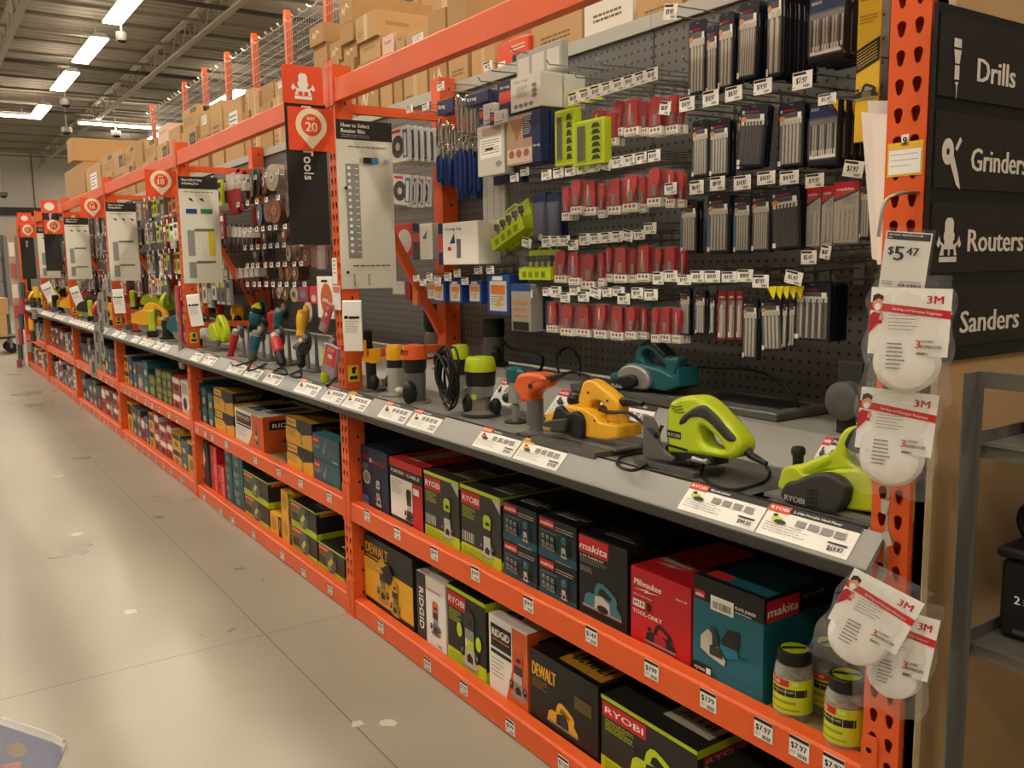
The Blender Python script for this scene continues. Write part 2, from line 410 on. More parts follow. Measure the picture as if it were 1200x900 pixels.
for k in range(7):
    nm = ['near end of the rack, by the dust mask bags', 'under the bay 20 sign', 'under the bay 18 sign', 'under the bay 16 sign', 'under the bay 14 sign', 'under the bay 12 sign', 'at the far end of the rack'][k]
    lb = 'orange slotted upright frame ' + nm
    if k == 0:
        fr0 = thing('rack_frame', lb, 'rack upright', (0, 0, 0), RACK, 'orange upright frames of the rack')
        upright_mesh(2.29).build('front_upright', fr0)
        r = upright_mesh(2.29, False); r.build('rear_upright', fr0, (0, .482, 0))
        for z in (.25, 1.13, 2.13): q = MB(); brace(q, .076, z, .482, z); q.build('horizontal_brace', fr0)
        for z0, z1 in ((.27, .75), (1.95, 1.2)): q = MB(); brace(q, .078, z0, .48, z1); q.build('diagonal_brace', fr0)
        MB().box(FW, FW + .0006, .012, .062, 1.02, 1.09, M('d8c02a', .5)).box(FW + .0006, FW + .001, .02, .054, 1.03, 1.045, INK).box(FW + .0006, FW + .001, .03, .045, 1.055, 1.08, INK).build('caution_label', fr0)
        q = MB(); q.box(-.045, .045, -.008, .085, 0, .006, ORANGE); q.build('foot_plate', fr0)
    else: copy_thing(fr0, (0, k * W, 0), RACK, lb)
# beams: mid shelf, bottom shelf, header
BW = W - 2 * FW
def beam(z0, z1, name):
    t = thing('rack_beam', name, 'rack beam', (0, 0, 0), RACK, 'orange rack beams')
    h = z1 - z0; b = MB(); pr = [(.0, z0), (.0, z1 - .006), (.006, z1), (.045, z1), (.045, z0 + .004), (.04, z0)]
    b.extr(pr, 'x', -BW / 2, BW / 2, ORANGE)
    b.build('beam', t)
    for s_ in (-1, 1):
        c = MB(); xo = s_ * (BW / 2 + .001); xi = xo + s_ * .034; x0, x1 = sorted((xo, xi))
        zc0, zc1 = z0 - .012, z1 + .075
        c.plate([(x0, zc0), (x1, zc0), (x1, zc1 - .012), ((x1 if s_ > 0 else x0) - s_ * .012 if False else x1 - .004, zc1), (x0 + .004, zc1), (x0, zc1 - .012)], [], -.005, -.0005, 0, ORANGE)
        for zz in (zc0 + .02, zc1 - .03): c.lathe([(.006, 0), (.006, .004), (.003, .006)], ((x0 + x1) / 2, -.005, zz), ORANGE, 8, 'y').v
        c.build('connector', t)
    return t
proto = {}
for k in range(6):
    bay = ['nearest bay', 'second bay', 'third bay', 'fourth bay', 'fifth bay', 'farthest bay'][k]
    for nm, z0, z1, w in (('mid', .431, .509, 'middle'), ('bot', .006, .084, 'bottom'), ('top', 2.147, 2.234, 'header')):
        lb = 'orange %s beam of the %s' % (w, bay); loc = (0, (k + .5) * W, 0)
        if k == 0: proto[nm] = beam(z0, z1, lb); proto[nm].location = loc
        else: copy_thing(proto[nm], loc, RACK, lb)
# decks of the two box shelves and the overhead storage
WOOD = M('9c8358', .7, var=.15, scale=3)
for k in range(6):
    bay = ['nearest bay', 'second bay', 'third bay', 'fourth bay', 'fifth bay', 'farthest bay'][k]
    for z, w in ((.495, 'middle'), (.07, 'bottom')):
        MB().box(-BW / 2 + .002, BW / 2 - .002, .046, .48, z - .015, z, WOOD).build('shelf_deck', None, (0, (k + .5) * W, 0), RACK, 'pressed wood deck under the boxes on the %s shelf of the %s' % (w, bay), 'shelf', 'wooden shelf decks')
    MB().box(-BW / 2 - .03, BW / 2 + .03, .594, 2.5, 2.2, 2.22, WOOD).build('storage_deck', None, (0, (k + .5) * W, 0), RACK, 'overhead storage deck above the %s' % bay, 'shelf', 'overhead storage decks')
# pegboard
def peg_mat():
    m = bpy.data.materials.new('pegboard_grey'); m.use_nodes = True; nt = m.node_tree; p = nt.nodes['Principled BSDF']; L = nt.links.new
    tc = nt.nodes.new('ShaderNodeTexCoord'); sp = nt.nodes.new('ShaderNodeSeparateXYZ'); L(tc.outputs['Object'], sp.inputs[0])
    def pp(s_, off):
        a = nt.nodes.new('ShaderNodeMath'); a.operation = 'ADD'; a.inputs[1].default_value = off; L(s_, a.inputs[0])
        q = nt.nodes.new('ShaderNodeMath'); q.operation = 'PINGPONG'; q.inputs[1].default_value = .0155; L(a.outputs[0], q.inputs[0])
        e = nt.nodes.new('ShaderNodeMath'); e.operation = 'POWER'; e.inputs[1].default_value = 2; L(q.outputs[0], e.inputs[0]); return e
    a = pp(sp.outputs['X'], 0); c = pp(sp.outputs['Z'], .004)
    s_ = nt.nodes.new('ShaderNodeMath'); s_.operation = 'ADD'; L(a.outputs[0], s_.inputs[0]); L(c.outputs[0], s_.inputs[1])
    d = nt.nodes.new('ShaderNodeMath'); d.operation = 'LESS_THAN'; d.inputs[1].default_value = .0048 ** 2; L(s_.outputs[0], d.inputs[0])
    mx = nt.nodes.new('ShaderNodeMix'); mx.data_type = 'RGBA'; L(d.outputs[0], mx.inputs[0])
    g = lin(98); mx.inputs[6].default_value = (g, g * .97, g * .88, 1); mx.inputs[7].default_value = (.006, .006, .005, 1)
    L(mx.outputs[2], p.inputs['Base Color']); p.inputs['Roughness'].default_value = .5
    return m
PEG = peg_mat()
for k in range(12):
    w = 'pegboard back panel, %s panel from the near end of the rack' % nth(k)
    if k == 0: w = 'pegboard back panel behind the saw blades beside the near post'
    t = thing('pegboard_panel', w, 'pegboard', (.575, (k + .5) * W / 2 + (.0), 1.095), RACK, 'grey pegboard panels')
    MB().cbox(-W / 4 + .002, W / 4 - .002, 0, .018, 0, 1.135, PEG, .003).build('perforated_sheet', t)
    MB().box(-W / 4 + .001, W / 4 - .001, -.012, .05, 1.135, 1.18, LGREY).build('cap_rail', t)
# ================================================================ stepped tool shelves
LIPX = -.06
for k in range(6):
    bay = ['nearest bay, carrying routers and planers', 'second bay, carrying the angle grinders', 'third bay, carrying small saws and sanders', 'fourth bay, carrying cordless tools', 'fifth bay', 'farthest bay'][k]
    t = thing('tool_display_shelf', 'grey metal stepped shelf of the ' + bay, 'display shelf', (0, (k + .5) * W, 0), RACK, 'grey stepped tool shelves')
    b = MB(); L = W / 2 - .003
    b.extr([(-.052, .902), (-.062, .91), (-.062, .93), (-.058, .937), (-.0065, .99), (-.0065, .975), (-.045, .935), (-.045, .905)], 'x', -L, L, GREY); rl = b.build('label_rail', t)
    MB().extr([(-.05, .9), (-.064, .909), (-.0655, .918), (-.0645, .93), (-.062, .932), (-.062, .91), (-.05, .902)], 'x', -L, L, M('34322e', .45)).build('shaded_lip', rl)  # dark lip face: the shade under the shelf edge put into its colour
    L = BW / 2 - .004
    b = MB(); b.extr([(-.001, .97), (-.001, .986), (.2, .986), (.2, .97)], 'x', -L, L, GREY); lt = b.build('lower_tray', t)
    MB().box(-L, L, -.0055, -.0015, .97, .9935, BLACK).build('groove_shade', lt)  # black strip painting the shade of the groove between slope and tray
    b = MB(); b.extr([(.201, .97), (.201, 1.008), (.213, 1.008), (.288, 1.087), (.292, 1.089), (.56, 1.089), (.56, 1.07), (.3, 1.07), (.22, .985), (.22, .97)], 'x', -L, L, GREY); b.build('upper_tray', t)
    MB().box(-L, L, .556, .562, .06, 1.07, M('4a4944', .6)).build('rear_skirt', t)
INKB = M('23211f', .5); G1 = M('8d8b86', .5)
BR = {'ryobi': ('RYOBI', M('cf4a22', .5), WHITE), 'dewalt': ('DEWALT', YEL, INKB), 'ridgid': ('RIDGID', M('d4602a', .5), WHITE), 'makita': ('makita', M('c8303a', .5), WHITE),
      'porter': ('PORTER', RED, WHITE), 'bosch': ('BOSCH', RED, WHITE), 'milw': ('Milwaukee', RED, WHITE)}
def spec_card(yl, yr, tier, brand, title, price, label, full=True):
    w = yl - yr; o = (0, -.0575, .9385) if tier == 0 else (0, .2135, 1.0095)
    v = Vector((0, .0515, .053)) if tier == 0 else Vector((0, .074, .078)); Ls = v.length - (.0 if tier == 0 else .004); v = v.normalized()
    n = Vector((0, -v.z, v.y)) * .0012
    b = MB(); A = Vector(o); P = [A, A + Vector((w, 0, 0)), A + Vector((w, 0, 0)) + v * Ls, A + v * Ls]
    b.add([p + n * .1 for p in P] + [p + n for p in P], [(3, 2, 1, 0), (4, 5, 6, 7), (0, 1, 5, 4), (1, 2, 6, 5), (2, 3, 7, 6), (3, 0, 4, 7)], PAPER)
    b.face(A + n, (1, 0, 0), v); H = Ls
    b.fq(0, H * .8, w, H, INKB); nm, c, tx = BR[brand]; b.fq(.0, H * .76, w * .24, H, c)
    if full:
        b.ft(nm, w * .02, H * .84, H * .1, tx, w * .2); b.ft(title, w * .28, H * .86, H * .075, WHITE, min(w * .6, len(title) * H * .055))
        for i in range(4): b.fq(w * (.36 + .14 * i), H * .48, w * (.47 + .14 * i), H * .68, G1)
        b.lines(w * .05, H * .1, w * .55, H * .42, 4, INK3, .25, 5)
        bc = {'ryobi': LIME, 'dewalt': YEL, 'ridgid': M('d4602a', .5), 'makita': TEAL}.get(brand, RED)
        b.fc(w * .15, H * .55, w * .07, H * .09, bc, 10); b.fc(w * .2, H * .49, w * .07, H * .07, INKB, 10); b.fc(w * .12, H * .66, w * .03, H * .05, INKB, 8)
        b.fq(w * .76, H * .29, w * .96, H * .34, INKB); b.ft('$' + price, w * .78, H * .1, H * .14, INKB, w * .16)
    else:
        b.lines(w * .4, H * .4, w * .95, H * .7, 3, G1, .5, 4); b.fc(w * .18, H * .5, w * .08, H * .14, INKB, 8); b.fq(w * .65, H * .1, w * .9, H * .2, INKB)
    return b.build('spec_card', None, (0, yl, 0), RACK, label, 'sign card', 'white tool description cards on the sloped shelf rail')
def yx(u, v, x): return at(u, v, 'x', x).y
lp = LIPX
CRD = [((399, 476), (425, 484), 0, 'dewalt', 'Plunge Router', '179.00', 'description card with yellow and black header at the far left of the router shelf'),
       ((441, 489), (472, 498), 0, 'ridgid', 'Fixed Router', '99.00', 'second description card from the left on the router shelf, orange corner'),
       ((475, 499), (507, 510), 0, 'ryobi', 'Plunge Router', '129.00', 'third description card from the left on the router shelf'),
       ((552, 523.5), (598, 538), 0, 'ridgid', 'Trim Router', '99.00', 'description card with red corner under the small orange trim router'),
       ((600, 539), (651, 556.5), 0, 'dewalt', '3-1/4in Portable Corded Hand Planer', '159.00', 'description card with yellow corner below the yellow planer'),
       ((792.5, 604), (882, 632), 0, 'ryobi', 'Biscuit Joiner', '99.00', 'Biscuit Joiner description card below the lime biscuit joiner'),
       ((884, 634), (991, 665), 0, 'ryobi', '3-1/4in Portable Hand Planer', '69.97', 'Portable Hand Planer card priced 69.97 below the lime planer'),
       ((572, 463), (597, 466), 1, 'makita', 'Compact Router', '119.00', 'upper description card showing behind the lime router and teal trim router'),
       ((638, 478), (690, 489), 1, 'makita', '2-1/4 HP Router Kit', '199.00', 'upper description card with teal corner behind the orange trim router'),
       ((698, 491), (751, 503), 1, 'makita', '3-1/4in Planer Kit', '149.00', 'upper description card behind the handle of the yellow planer'),
       ((945, 540), (985, 550), 1, 'makita', 'Plate Joiner', '179.00', 'upper description card with blue and red corner behind the lime planer')]
for (a, c, tier, br, ti_, pr, lb) in CRD:
    x = lp if tier == 0 else .2135
    spec_card(yx(*a, x), yx(*c, x), tier, br, ti_, pr, lb)

b1 = [(222.5, 232, 'bosch'), (236, 249, 'milw'), (265, 282, 'bosch'), (284, 301, 'milw'), (307, 325, 'makita'), (343, 368, 'ridgid'), (375, 397, 'ryobi')]
for i, (u0, u1, br) in enumerate(b1):
    vv = lambda u: 435.5 + (u - 222.5) * (476 - 435.5) / (397 - 222.5)
    spec_card(yx(u0, vv(u0), lp), yx(u1, vv(u1), lp), 0, br, 'Angle Grinder', ['59.00', '99.00', '79.00', '119.00', '69.00', '89.00', '49.00'][i], 'description card on the grinder shelf rail, %s from its left end' % nth(i))
rr = random.Random(5)
for k in range(2, 6):
    bay = ['', '', 'third', 'fourth', 'fifth', 'farthest'][k]; y = (k + 1) * W - .2; i = 0
    while y > k * W + .3:
        w = rr.uniform(.16, .24)
        if rr.random() < .85: spec_card(y, y - w, 0, rr.choice(list(BR)), '', '', 'small description card on the %s bay rail, %s from far end' % (bay, nth(i)), False); i += 1
        y -= w + rr.uniform(.01, .1)

# ================================================================ price tags on the orange beams
def price_tag_mesh(w, h, price, fine=True):
    b = MB(); b.box(-w / 2, w / 2, -.0015, 0, 0, h, PAPER); b.face((-w / 2, -.0015, 0), (1, 0, 0), (0, 0, 1))
    b.fq(0, h * .83, w, h, INKB)
    if fine:
        b.ft(price, w * .1, h * .42, h * .3, INKB, w * .8); b.bars(w * .45, h * .08, w * .92, h * .28, INKB, 12); b.lines(w * .06, h * .1, w * .38, h * .3, 3, INK2, .4)
    else: b.fq(w * .2, h * .42, w * .8, h * .72, INKB); b.fq(w * .4, h * .1, w * .9, h * .28, INK2)
    return b
def beam_tag(u, v, wpx, price, label, x=-.0008, fine=True, ratio=1.25):
    p = at(u, v, 'x', x); q = at(u + wpx, v + wpx * .4, 'x', x); w = min(p.y - q.y, .05); h = .046
    price_tag_mesh(w, h, price, fine).build('price_tag', None, (x, (p.y + q.y) / 2, p.z - h), RACK, label, 'price tag', 'white price tags stuck on the orange beams')
mid = [(425, 595, 10, '$197'), (460, 615, 11, '$197'), (503, 638, 12, '$99'), (550, 661, 14, '$99'), (611, 695, 17, '$99'), (683, 730, 21, '$149'), (752, 769, 24, '$199'), (817, 803, 27, '$179'), (880, 836, 31, '$7.97'), (920, 856, 35, '$7.97'), (960, 877, 36, '$7.97')]
what = ['below the navy box at the far end', 'below the red and black box', 'below the left lime box', 'below the right lime box', 'below the small teal boxes', 'below the black planer kit box', 'reading 199, below the red box', 'reading 179, below the large teal box', 'reading 7.97, left of three below the glass jars', 'reading 7.97, middle of three below the glass jars', 'reading 7.97, right of three, next to the near post']
for (u, v, w, pr), s_ in zip(mid, what): beam_tag(u, v, w, pr, 'price tag, near middle beam, ' + s_)
for (u, v, w, pr), s_ in zip([(441, 724, 10, '$299'), (495, 767, 12, '$199'), (537, 794, 13, '$129'), (590, 838, 16, '$99'), (651, 881, 19, '$129')], ['below the big yellow box', 'below the white box with a dark spine', 'below the lime and black box', 'below the white and orange box', 'reading 129, below the black box with a yellow planer']):
    beam_tag(u, v, w, pr, 'price tag, near bottom beam, ' + s_)
for i, (u, v, w) in enumerate([(229, 497.5, 4), (238, 502.5, 4.5), (246, 506.5, 5), (262, 514, 5.5), (296, 532, 6), (323, 546, 7), (348, 558, 8), (381, 574, 9)]):
    beam_tag(u, v, w, '$99', 'small price tag on the middle beam of the grinder bay, %s from the left' % nth(i))
for i, (u, v, w) in enumerate([(237, 577, 4), (256, 592, 5), (270, 602, 5), (294, 619, 6), (327, 643, 7), (352, 662, 7), (382, 681, 9)]):
    beam_tag(u, v, w, '$79', 'small price tag on the bottom beam of the grinder bay, %s from the left' % nth(i))
for k in range(2, 6):
    bay = ['', '', 'third', 'fourth', 'fifth', 'farthest'][k]
    for z, w in ((.49, 'middle'), (.068, 'bottom')):
        for i in range(8 if k < 4 else 5):
            y = (k + 1) * W - .15 - (W - .3) * (i + rr.random() * .6) / (8 if k < 4 else 5); h = .055
            price_tag_mesh(.045, h, '', False).build('price_tag', None, (-.0008, y, z - h), RACK, 'tiny price tag, %s beam, %s bay, %s from far end' % (w, bay, nth(i)), 'price tag', 'white price tags stuck on the orange beams')

# ================================================================ boxed tools
DKG = M('33322f', .45); DT = M('14303a', .4); SLV = M('b9b5aa', .4); ORG = M('d4602a', .45); YB = M('e0a52c', .45); BWH = M('e6e2d8', .45); DRED = M('8f1a20', .45)
def sil_router(b, x, z, s, top, body, base):
    b.fc(x, z + .05 * s, .27 * s, .06 * s, G1, 20); b.fc(x, z + .07 * s, .25 * s, .05 * s, base, 20)
    b.fpoly([(x - .17 * s, z + .08 * s), (x - .15 * s, z + .34 * s), (x + .15 * s, z + .34 * s), (x + .17 * s, z + .08 * s)], base)
    b.fpoly([(x - .09 * s, z + .1 * s), (x - .1 * s, z + .2 * s), (x, z + .27 * s), (x + .1 * s, z + .2 * s), (x + .09 * s, z + .1 * s)], INKB)
    b.fq(x - .135 * s, z + .33 * s, x + .135 * s, z + .52 * s, body); b.fq(x - .14 * s, z + .5 * s, x + .14 * s, z + .7 * s, DKG if top is not DKG else G1)
    b.fpoly([(x - .15 * s, z + .68 * s), (x - .16 * s, z + .9 * s), (x - .1 * s, z + s), (x + .09 * s, z + s), (x + .16 * s, z + .93 * s), (x + .15 * s, z + .68 * s)], top); b.fq(x - .05 * s, z + .76 * s, x + .1 * s, z + .84 * s, INKB)
    b.fq(x - .13 * s, z + .36 * s, x - .1 * s, z + .5 * s, WHITE)
    for q in (-1, 1): b.fc(x + q * .23 * s, z + .24 * s, .065 * s, .09 * s, INKB, 12); b.fc(x + q * .24 * s, z + .26 * s, .03 * s, .04 * s, G1, 10)
def sil_planer(b, x, z, s, c1, c2, c3):
    b0 = b; s *= 1.0
    class Q:
        fpoly = staticmethod(lambda pts, m: b0.fpoly([(x + (p[0] - x) * 1.3, p[1]) for p in pts], m)); fq = staticmethod(lambda a, c, d, e, m: b0.fq(x + (a - x) * 1.3, c, x + (d - x) * 1.3, e, m))
    b = Q
    b.fpoly([(x - .5 * s, z + .12 * s), (x - .46 * s, z + .34 * s), (x - .36 * s, z + .42 * s), (x - .22 * s, z + .42 * s), (x - .18 * s, z + .62 * s), (x - .1 * s, z + .74 * s), (x, z + .76 * s), (x + .14 * s, z + .7 * s), (x + .34 * s, z + .58 * s), (x + .4 * s, z + .48 * s), (x + .38 * s, z + .34 * s), (x + .5 * s, z + .2 * s), (x + .52 * s, z + .1 * s)], c1)
    b.fpoly([(x - .1 * s, z + .46 * s), (x - .06 * s, z + .6 * s), (x + .02 * s, z + .64 * s), (x + .26 * s, z + .5 * s), (x + .24 * s, z + .42 * s)], c3)
    b.fpoly([(x - .42 * s, z + .44 * s), (x - .44 * s, z + .54 * s), (x - .34 * s, z + .58 * s), (x - .28 * s, z + .5 * s), (x - .32 * s, z + .44 * s)], INKB)
    b.fpoly([(x - .2 * s, z + .12 * s), (x - .18 * s, z + .4 * s), (x, z + .45 * s), (x + .2 * s, z + .34 * s), (x + .22 * s, z + .12 * s)], c2)
    b.fq(x - .52 * s, z + .06 * s, x + .52 * s, z + .12 * s, G1)
def sil_grinder(b, x, z, s, c1, c2, ang=.9):
    ca, sa = math.cos(ang), math.sin(ang); R = lambda p: (x + (p[0] * ca - p[1] * sa) * s, z + (p[0] * sa + p[1] * ca) * s)
    b.fc(R((-.42, -.1))[0], R((-.42, -.1))[1], .2 * s, .2 * s, G1, 14)
    b.fc(R((-.36, -.02))[0], R((-.36, -.02))[1], .13 * s, .13 * s, INKB, 14)
    b.fpoly([R(p) for p in ((-.5, -.09), (-.5, .09), (-.25, .12), (.45, .08), (.5, 0), (.45, -.08), (-.25, -.12))], c1)
    b.fpoly([R(p) for p in ((.05, -.1), (.05, .1), (.45, .08), (.5, 0), (.45, -.08))], c2)
    b.fc(R((-.42, 0))[0], R((-.42, 0))[1], .07 * s, .07 * s, SLV, 10)
def st_bosch(b, w, d, h, F, R, T):
    F(); b.ft('BOSCH', w * .47, h * .76, h * .06, RED, w * .42); b.fc(w * .38, h * .8, w * .05, h * .04, SLV); b.ft('MRC23', w * .06, h * .8, h * .05, RED, w * .22)
    b.lines(w * .06, h * .6, w * .3, h * .72, 4, SLV, .3); b.fc(w * .22, h * .5, w * .14, h * .11, SLV); b.fc(w * .22, h * .5, w * .1, h * .08, M('7f7c70'))
    sil_router(b, w * .65, h * .1, h * .42, SLV, M('8c8a82'), SLV); b.fq(w * .05, h * .12, w * .3, h * .2, M('4a5a86')); b.lines(w * .05, h * .03, w * .3, h * .1, 2, SLV)
def st_porter(b, w, d, h, F, R, T):
    F(); b.fq(0, h * .74, w, h * .88, INKB); b.ft('PORTER', w * .05, h * .785, h * .05, WHITE, w * .38); b.fq(w * .45, h * .79, w * .5, h * .835, RED); b.ft('CABLE', w * .54, h * .785, h * .05, WHITE, w * .38)
    b.fq(0, h * .88, w, h, RED); b.fq(w * .02, h * .1, w * .7, h * .72, BWH); b.fq(w * .7, h * .02, w, h * .72, RED); b.lines(w * .06, h * .45, w * .38, h * .68, 7, INK2, .3)
    sil_router(b, w * .6, h * .1, h * .5, INKB, SLV, DKG); b.fq(w * .05, h * .01, w * .65, h * .09, DKG); b.fq(w * .75, h * .56, w * .93, h * .66, BWH)
    T(); b.fq(0, 0, w, d, RED); b.fq(w * .3, d * .1, w * .6, d * .6, SLV)
def ry_front(b, w, d, h, F, kind):
    F(); b.fq(0, 0, w, h * .2, LIME); b.fq(0, h * .95, w, h, LIME); b.fq(w * .02, h * .74, w * .5, h * .93, RED); b.ft('RYOBI', w * .05, h * .79, h * .085, WHITE, w * .42)
    b.lines(w * .05, h * .55, w * .38, h * .71, 6, LIME, .35); b.lines(w * .05, h * .04, w * .85, h * .16, 4, M('5d6a14'), .3, 9)
    if kind == 'router':
        b.fpoly([(w * .8, h * .95), (w, h * .95), (w, h * .78)], SLV); sil_router(b, w * .68, h * .13, h * .58, LIME, SLV, SLV); b.bars(w * .06, h * .24, w * .4, h * .38, SLV, 6)
    elif kind == 'plunge': sil_router(b, w * .6, h * .08, h * .72, DKG, LIME, SLV); b.fc(w * .35, h * .5, w * .07, h * .09, LIME); b.fc(w * .84, h * .46, w * .07, h * .09, LIME)
    elif kind == 'planer': sil_planer(b, w * .6, h * .2, w * .4, LIME, DKG, INKB)
    else: b.fc(w * .5, h * .5, w * .2, h * .42, M('57554f', .45), 20); sil_grinder(b, w * .55, h * .58, h * .85, LIME, DKG, .6)
def st_ryobi(kind):
    def f(b, w, d, h, F, R, T):
        ry_front(b, w, d, h, F, kind)
        R(); b.fq(0, h * .9, d, h, LIME); b.fq(.0, 0, d, h * .16, LIME); b.fq(d * .04, h * .78, d * .36, h * .9, RED); b.ft('RYOBI', d * .06, h * .8, h * .07, SLV, d * .28)
        T(); b.fq(w * .5, d * .12, w * .95, d * .4, SLV); b.bars(w * .55, d * .2, w * .9, d * .35, INKB, 14); b.lines(w * .1, d * .5, w * .9, d * .8, 5, INK2)
    return f
def st_makita_s(b, w, d, h, F, R, T):
    F(); b.fq(w * .02, h * .03, w * .98, h * .7, DT); b.fq(0, 0, w, h * .2, M('1f5468', .4)); b.fq(w * .04, h * .76, w * .42, h * .95, RED); b.ft('makita', w * .06, h * .81, h * .09, WHITE, w * .34, slant=.15)
    b.lines(w * .46, h * .72, w * .96, h * .84, 2, SLV, .35, 4); b.fq(w * .06, h * .2, w * .52, h * .68, M('3f5a62')); b.fq(w * .08, h * .22, w * .5, h * .62, M('1a2c33'))
    for i in range(3): sil_router(b, w * (.15 + .14 * i), h * .25, h * .34, G1, M('6d7c80'), G1)
    sil_router(b, w * .75, h * .2, h * .5, M('3d7c8c'), SLV, SLV); b.ft('makitatools', w * .56, h * .06, h * .05, SLV, w * .38)
    T(); b.lines(w * .2, d * .1, w * .9, d * .25, 3, SLV, .5); R(); b.fq(d * .04, h * .78, d * .5, h * .92, DRED)
def st_planer_kit(b, w, d, h, F, R, T):
    F(); b.fq(0, h * .78, w * .62, h * .98, M('c8222c')); b.ft('makita', w * .02, h * .82, h * .09, WHITE, w * .57, slant=.15); b.ft('3-1/4" PLANER KIT', w * .03, h * .735, h * .028, WHITE, w * .5)
    b.lines(w * .03, h * .66, w * .6, h * .72, 3, G1); b.lines(w * .03, h * .55, w * .35, h * .62, 3, SLV, .3, 6); b.fq(0, 0, w, h * .08, DT)
    sil_planer(b, w * .5, h * .12, w * .6, M('3f6f7c'), SLV, BLACK); b.fc(w * .52, h * .2, w * .12, h * .045, INKB); b.ft('MODEL KP0800K', w * .3, h * .03, h * .02, SLV, w * .5)
    T(); b.lines(w * .3, d * .1, w * .9, d * .3, 4, INK2, .5)
def st_milw(b, w, d, h, F, R, T):
    F(); b.ft('Milwaukee', w * .06, h * .78, h * .085, WHITE, w * .46, slant=.2); b.fpoly([(w * .05, h * .72), (w * .32, h * .755), (w * .3, h * .735), (w * .5, h * .75), (w * .24, h * .71), (w * .27, h * .73)], WHITE)
    b.ft('2623-20', w * .76, h * .79, h * .025, BWH, w * .18); b.ft('M18 Cordless Planer', w * .06, h * .645, h * .02, BWH, w * .32)
    b.fq(w * .05, h * .5, w * .25, h * .59, WHITE); b.ft('M18', w * .07, h * .52, h * .055, INKB, w * .16); b.fq(w * .29, h * .49, w * .36, h * .6, INKB); b.ft('TOOL-ONLY', w * .05, h * .41, h * .055, WHITE, w * .5)
    sil_planer(b, w * .52, h * .08, w * .38, INKB, M('a8242c'), RED); b.fq(w * .27, h * .06, w * .74, h * .068, SLV); b.lines(w * .27, h * .015, w * .7, h * .045, 1, BWH, .5)
    T(); b.ft('Milwaukee', w * .06, d * .28, d * .1, SLV, w * .5, slant=.2); b.fpoly([(w * .05, d * .2), (w * .4, d * .26), (w * .38, d * .23), (w * .6, d * .25), (w * .3, d * .19), (w * .34, d * .22)], SLV)
def st_joiner(b, w, d, h, F, R, T):
    F(); b.fq(0, h * .77, w, h, BLACK); b.fq(w * .03, h * .79, w * .18, h * .86, RED); b.ft('makita', w * .04, h * .805, h * .035, WHITE, w * .12, slant=.15); b.ft('PLATE JOINER', w * .62, h * .81, h * .03, WHITE, w * .28)
    b.lines(w * .62, h * .765, w * .85, h * .79, 1, SLV, .5); b.fq(w * .27, h * .72, w * .6, h * .86, WHITE); b.bars(w * .3, h * .74, w * .56, h * .81, INKB, 18)
    b.fq(0, 0, w, h * .01, BLACK); b.fq(w * .02, h * .04, w * .3, h * .14, BLACK); b.ft('PJ7000', w * .05, h * .07, h * .03, WHITE, w * .15); b.fq(w * .22, h * .06, w * .29, h * .12, WHITE); b.lines(w * .4, h * .02, w * .95, h * .1, 3, M('4a8a98'), .3, 3)
    X, Z, s = w * .45, h * .3, w * .7    # the plate joiner pictured on the box
    b.fpoly([(X + p[0] * s, Z + p[1] * s) for p in ((-.45, .2), (-.3, .36), (-.2, .3), (-.05, .1), (.08, -.05), (.05, -.14), (-.25, -.08), (-.45, .0))], SLV)
    b.fpoly([(X + p[0] * s, Z + p[1] * s) for p in ((.0, .3), (.12, .48), (.35, .5), (.33, .22), (.2, .12), (.02, .14))], INKB)
    b.fpoly([(X + p[0] * s, Z + p[1] * s) for p in ((-.05, .2), (.3, .2), (.34, .08), (.1, .02), (-.02, .08))], M('1f7386'))
    b.fpoly([(X + p[0] * s, Z + p[1] * s) for p in ((-.2, .25), (-.22, .45), (-.1, .35), (-.05, .15), (-.2, .08))], DKG); b.fq(X - .25 * s, Z - .04 * s, X + .02 * s, Z + .12 * s, DKG); b.fq(X + .33 * s, Z + .12 * s, X + .52 * s, Z + .14 * s, INKB)
    R(); b.fq(0, h * .77, d, h, BLACK); b.fq(d * .02, h * .77, d * .3, h * .97, M('b3232c')); b.ft('makita', d * .03, h * .82, h * .09, WHITE, d * .26, slant=.15); b.ft('PLATE JOINER', d * .33, h * .9, h * .035, G1, d * .2)
    T(); b.fq(0, 0, w, d, BLACK); b.fq(w * .15, d * .04, w * .98, d * .5, M('1f5f6e')); b.fq(w * .1, d * .05, w * .4, d * .15, RED)
def st_dewalt_router(b, w, d, h, F, R, T):
    F(); b.fq(.0, h * .1, w, h * .62, YB); b.fq(0, h * .62, w * .55, h * .66, YB); b.fpoly([(w * .0, h * .55), (w * .0, h * .8), (w * .52, h * .8), (w * .52, h * .62)], INKB)
    b.ft('DEWALT', w * .04, h * .76, h * .16, YB, w * .48); b.fq(w * .04, h * .71, w * .5, h * .725, YB); b.fq(0, h * .1, w * .5, h * .68, YB)
    b.lines(w * .04, h * .52, w * .36, h * .66, 5, INKB, .3); sil_router(b, w * .4, h * .14, h * .62, M('c9982e'), M('8c7334'), M('b08a35')); sil_router(b, w * .66, h * .08, h * .5, M('c9982e'), M('8c7334'), M('b08a35')); b.fc(w * .53, h * .6, w * .1, h * .13, BLACK)
    T(); b.ft('DEWALT', w * .6, d * .1, d * .07, YB, w * .3)
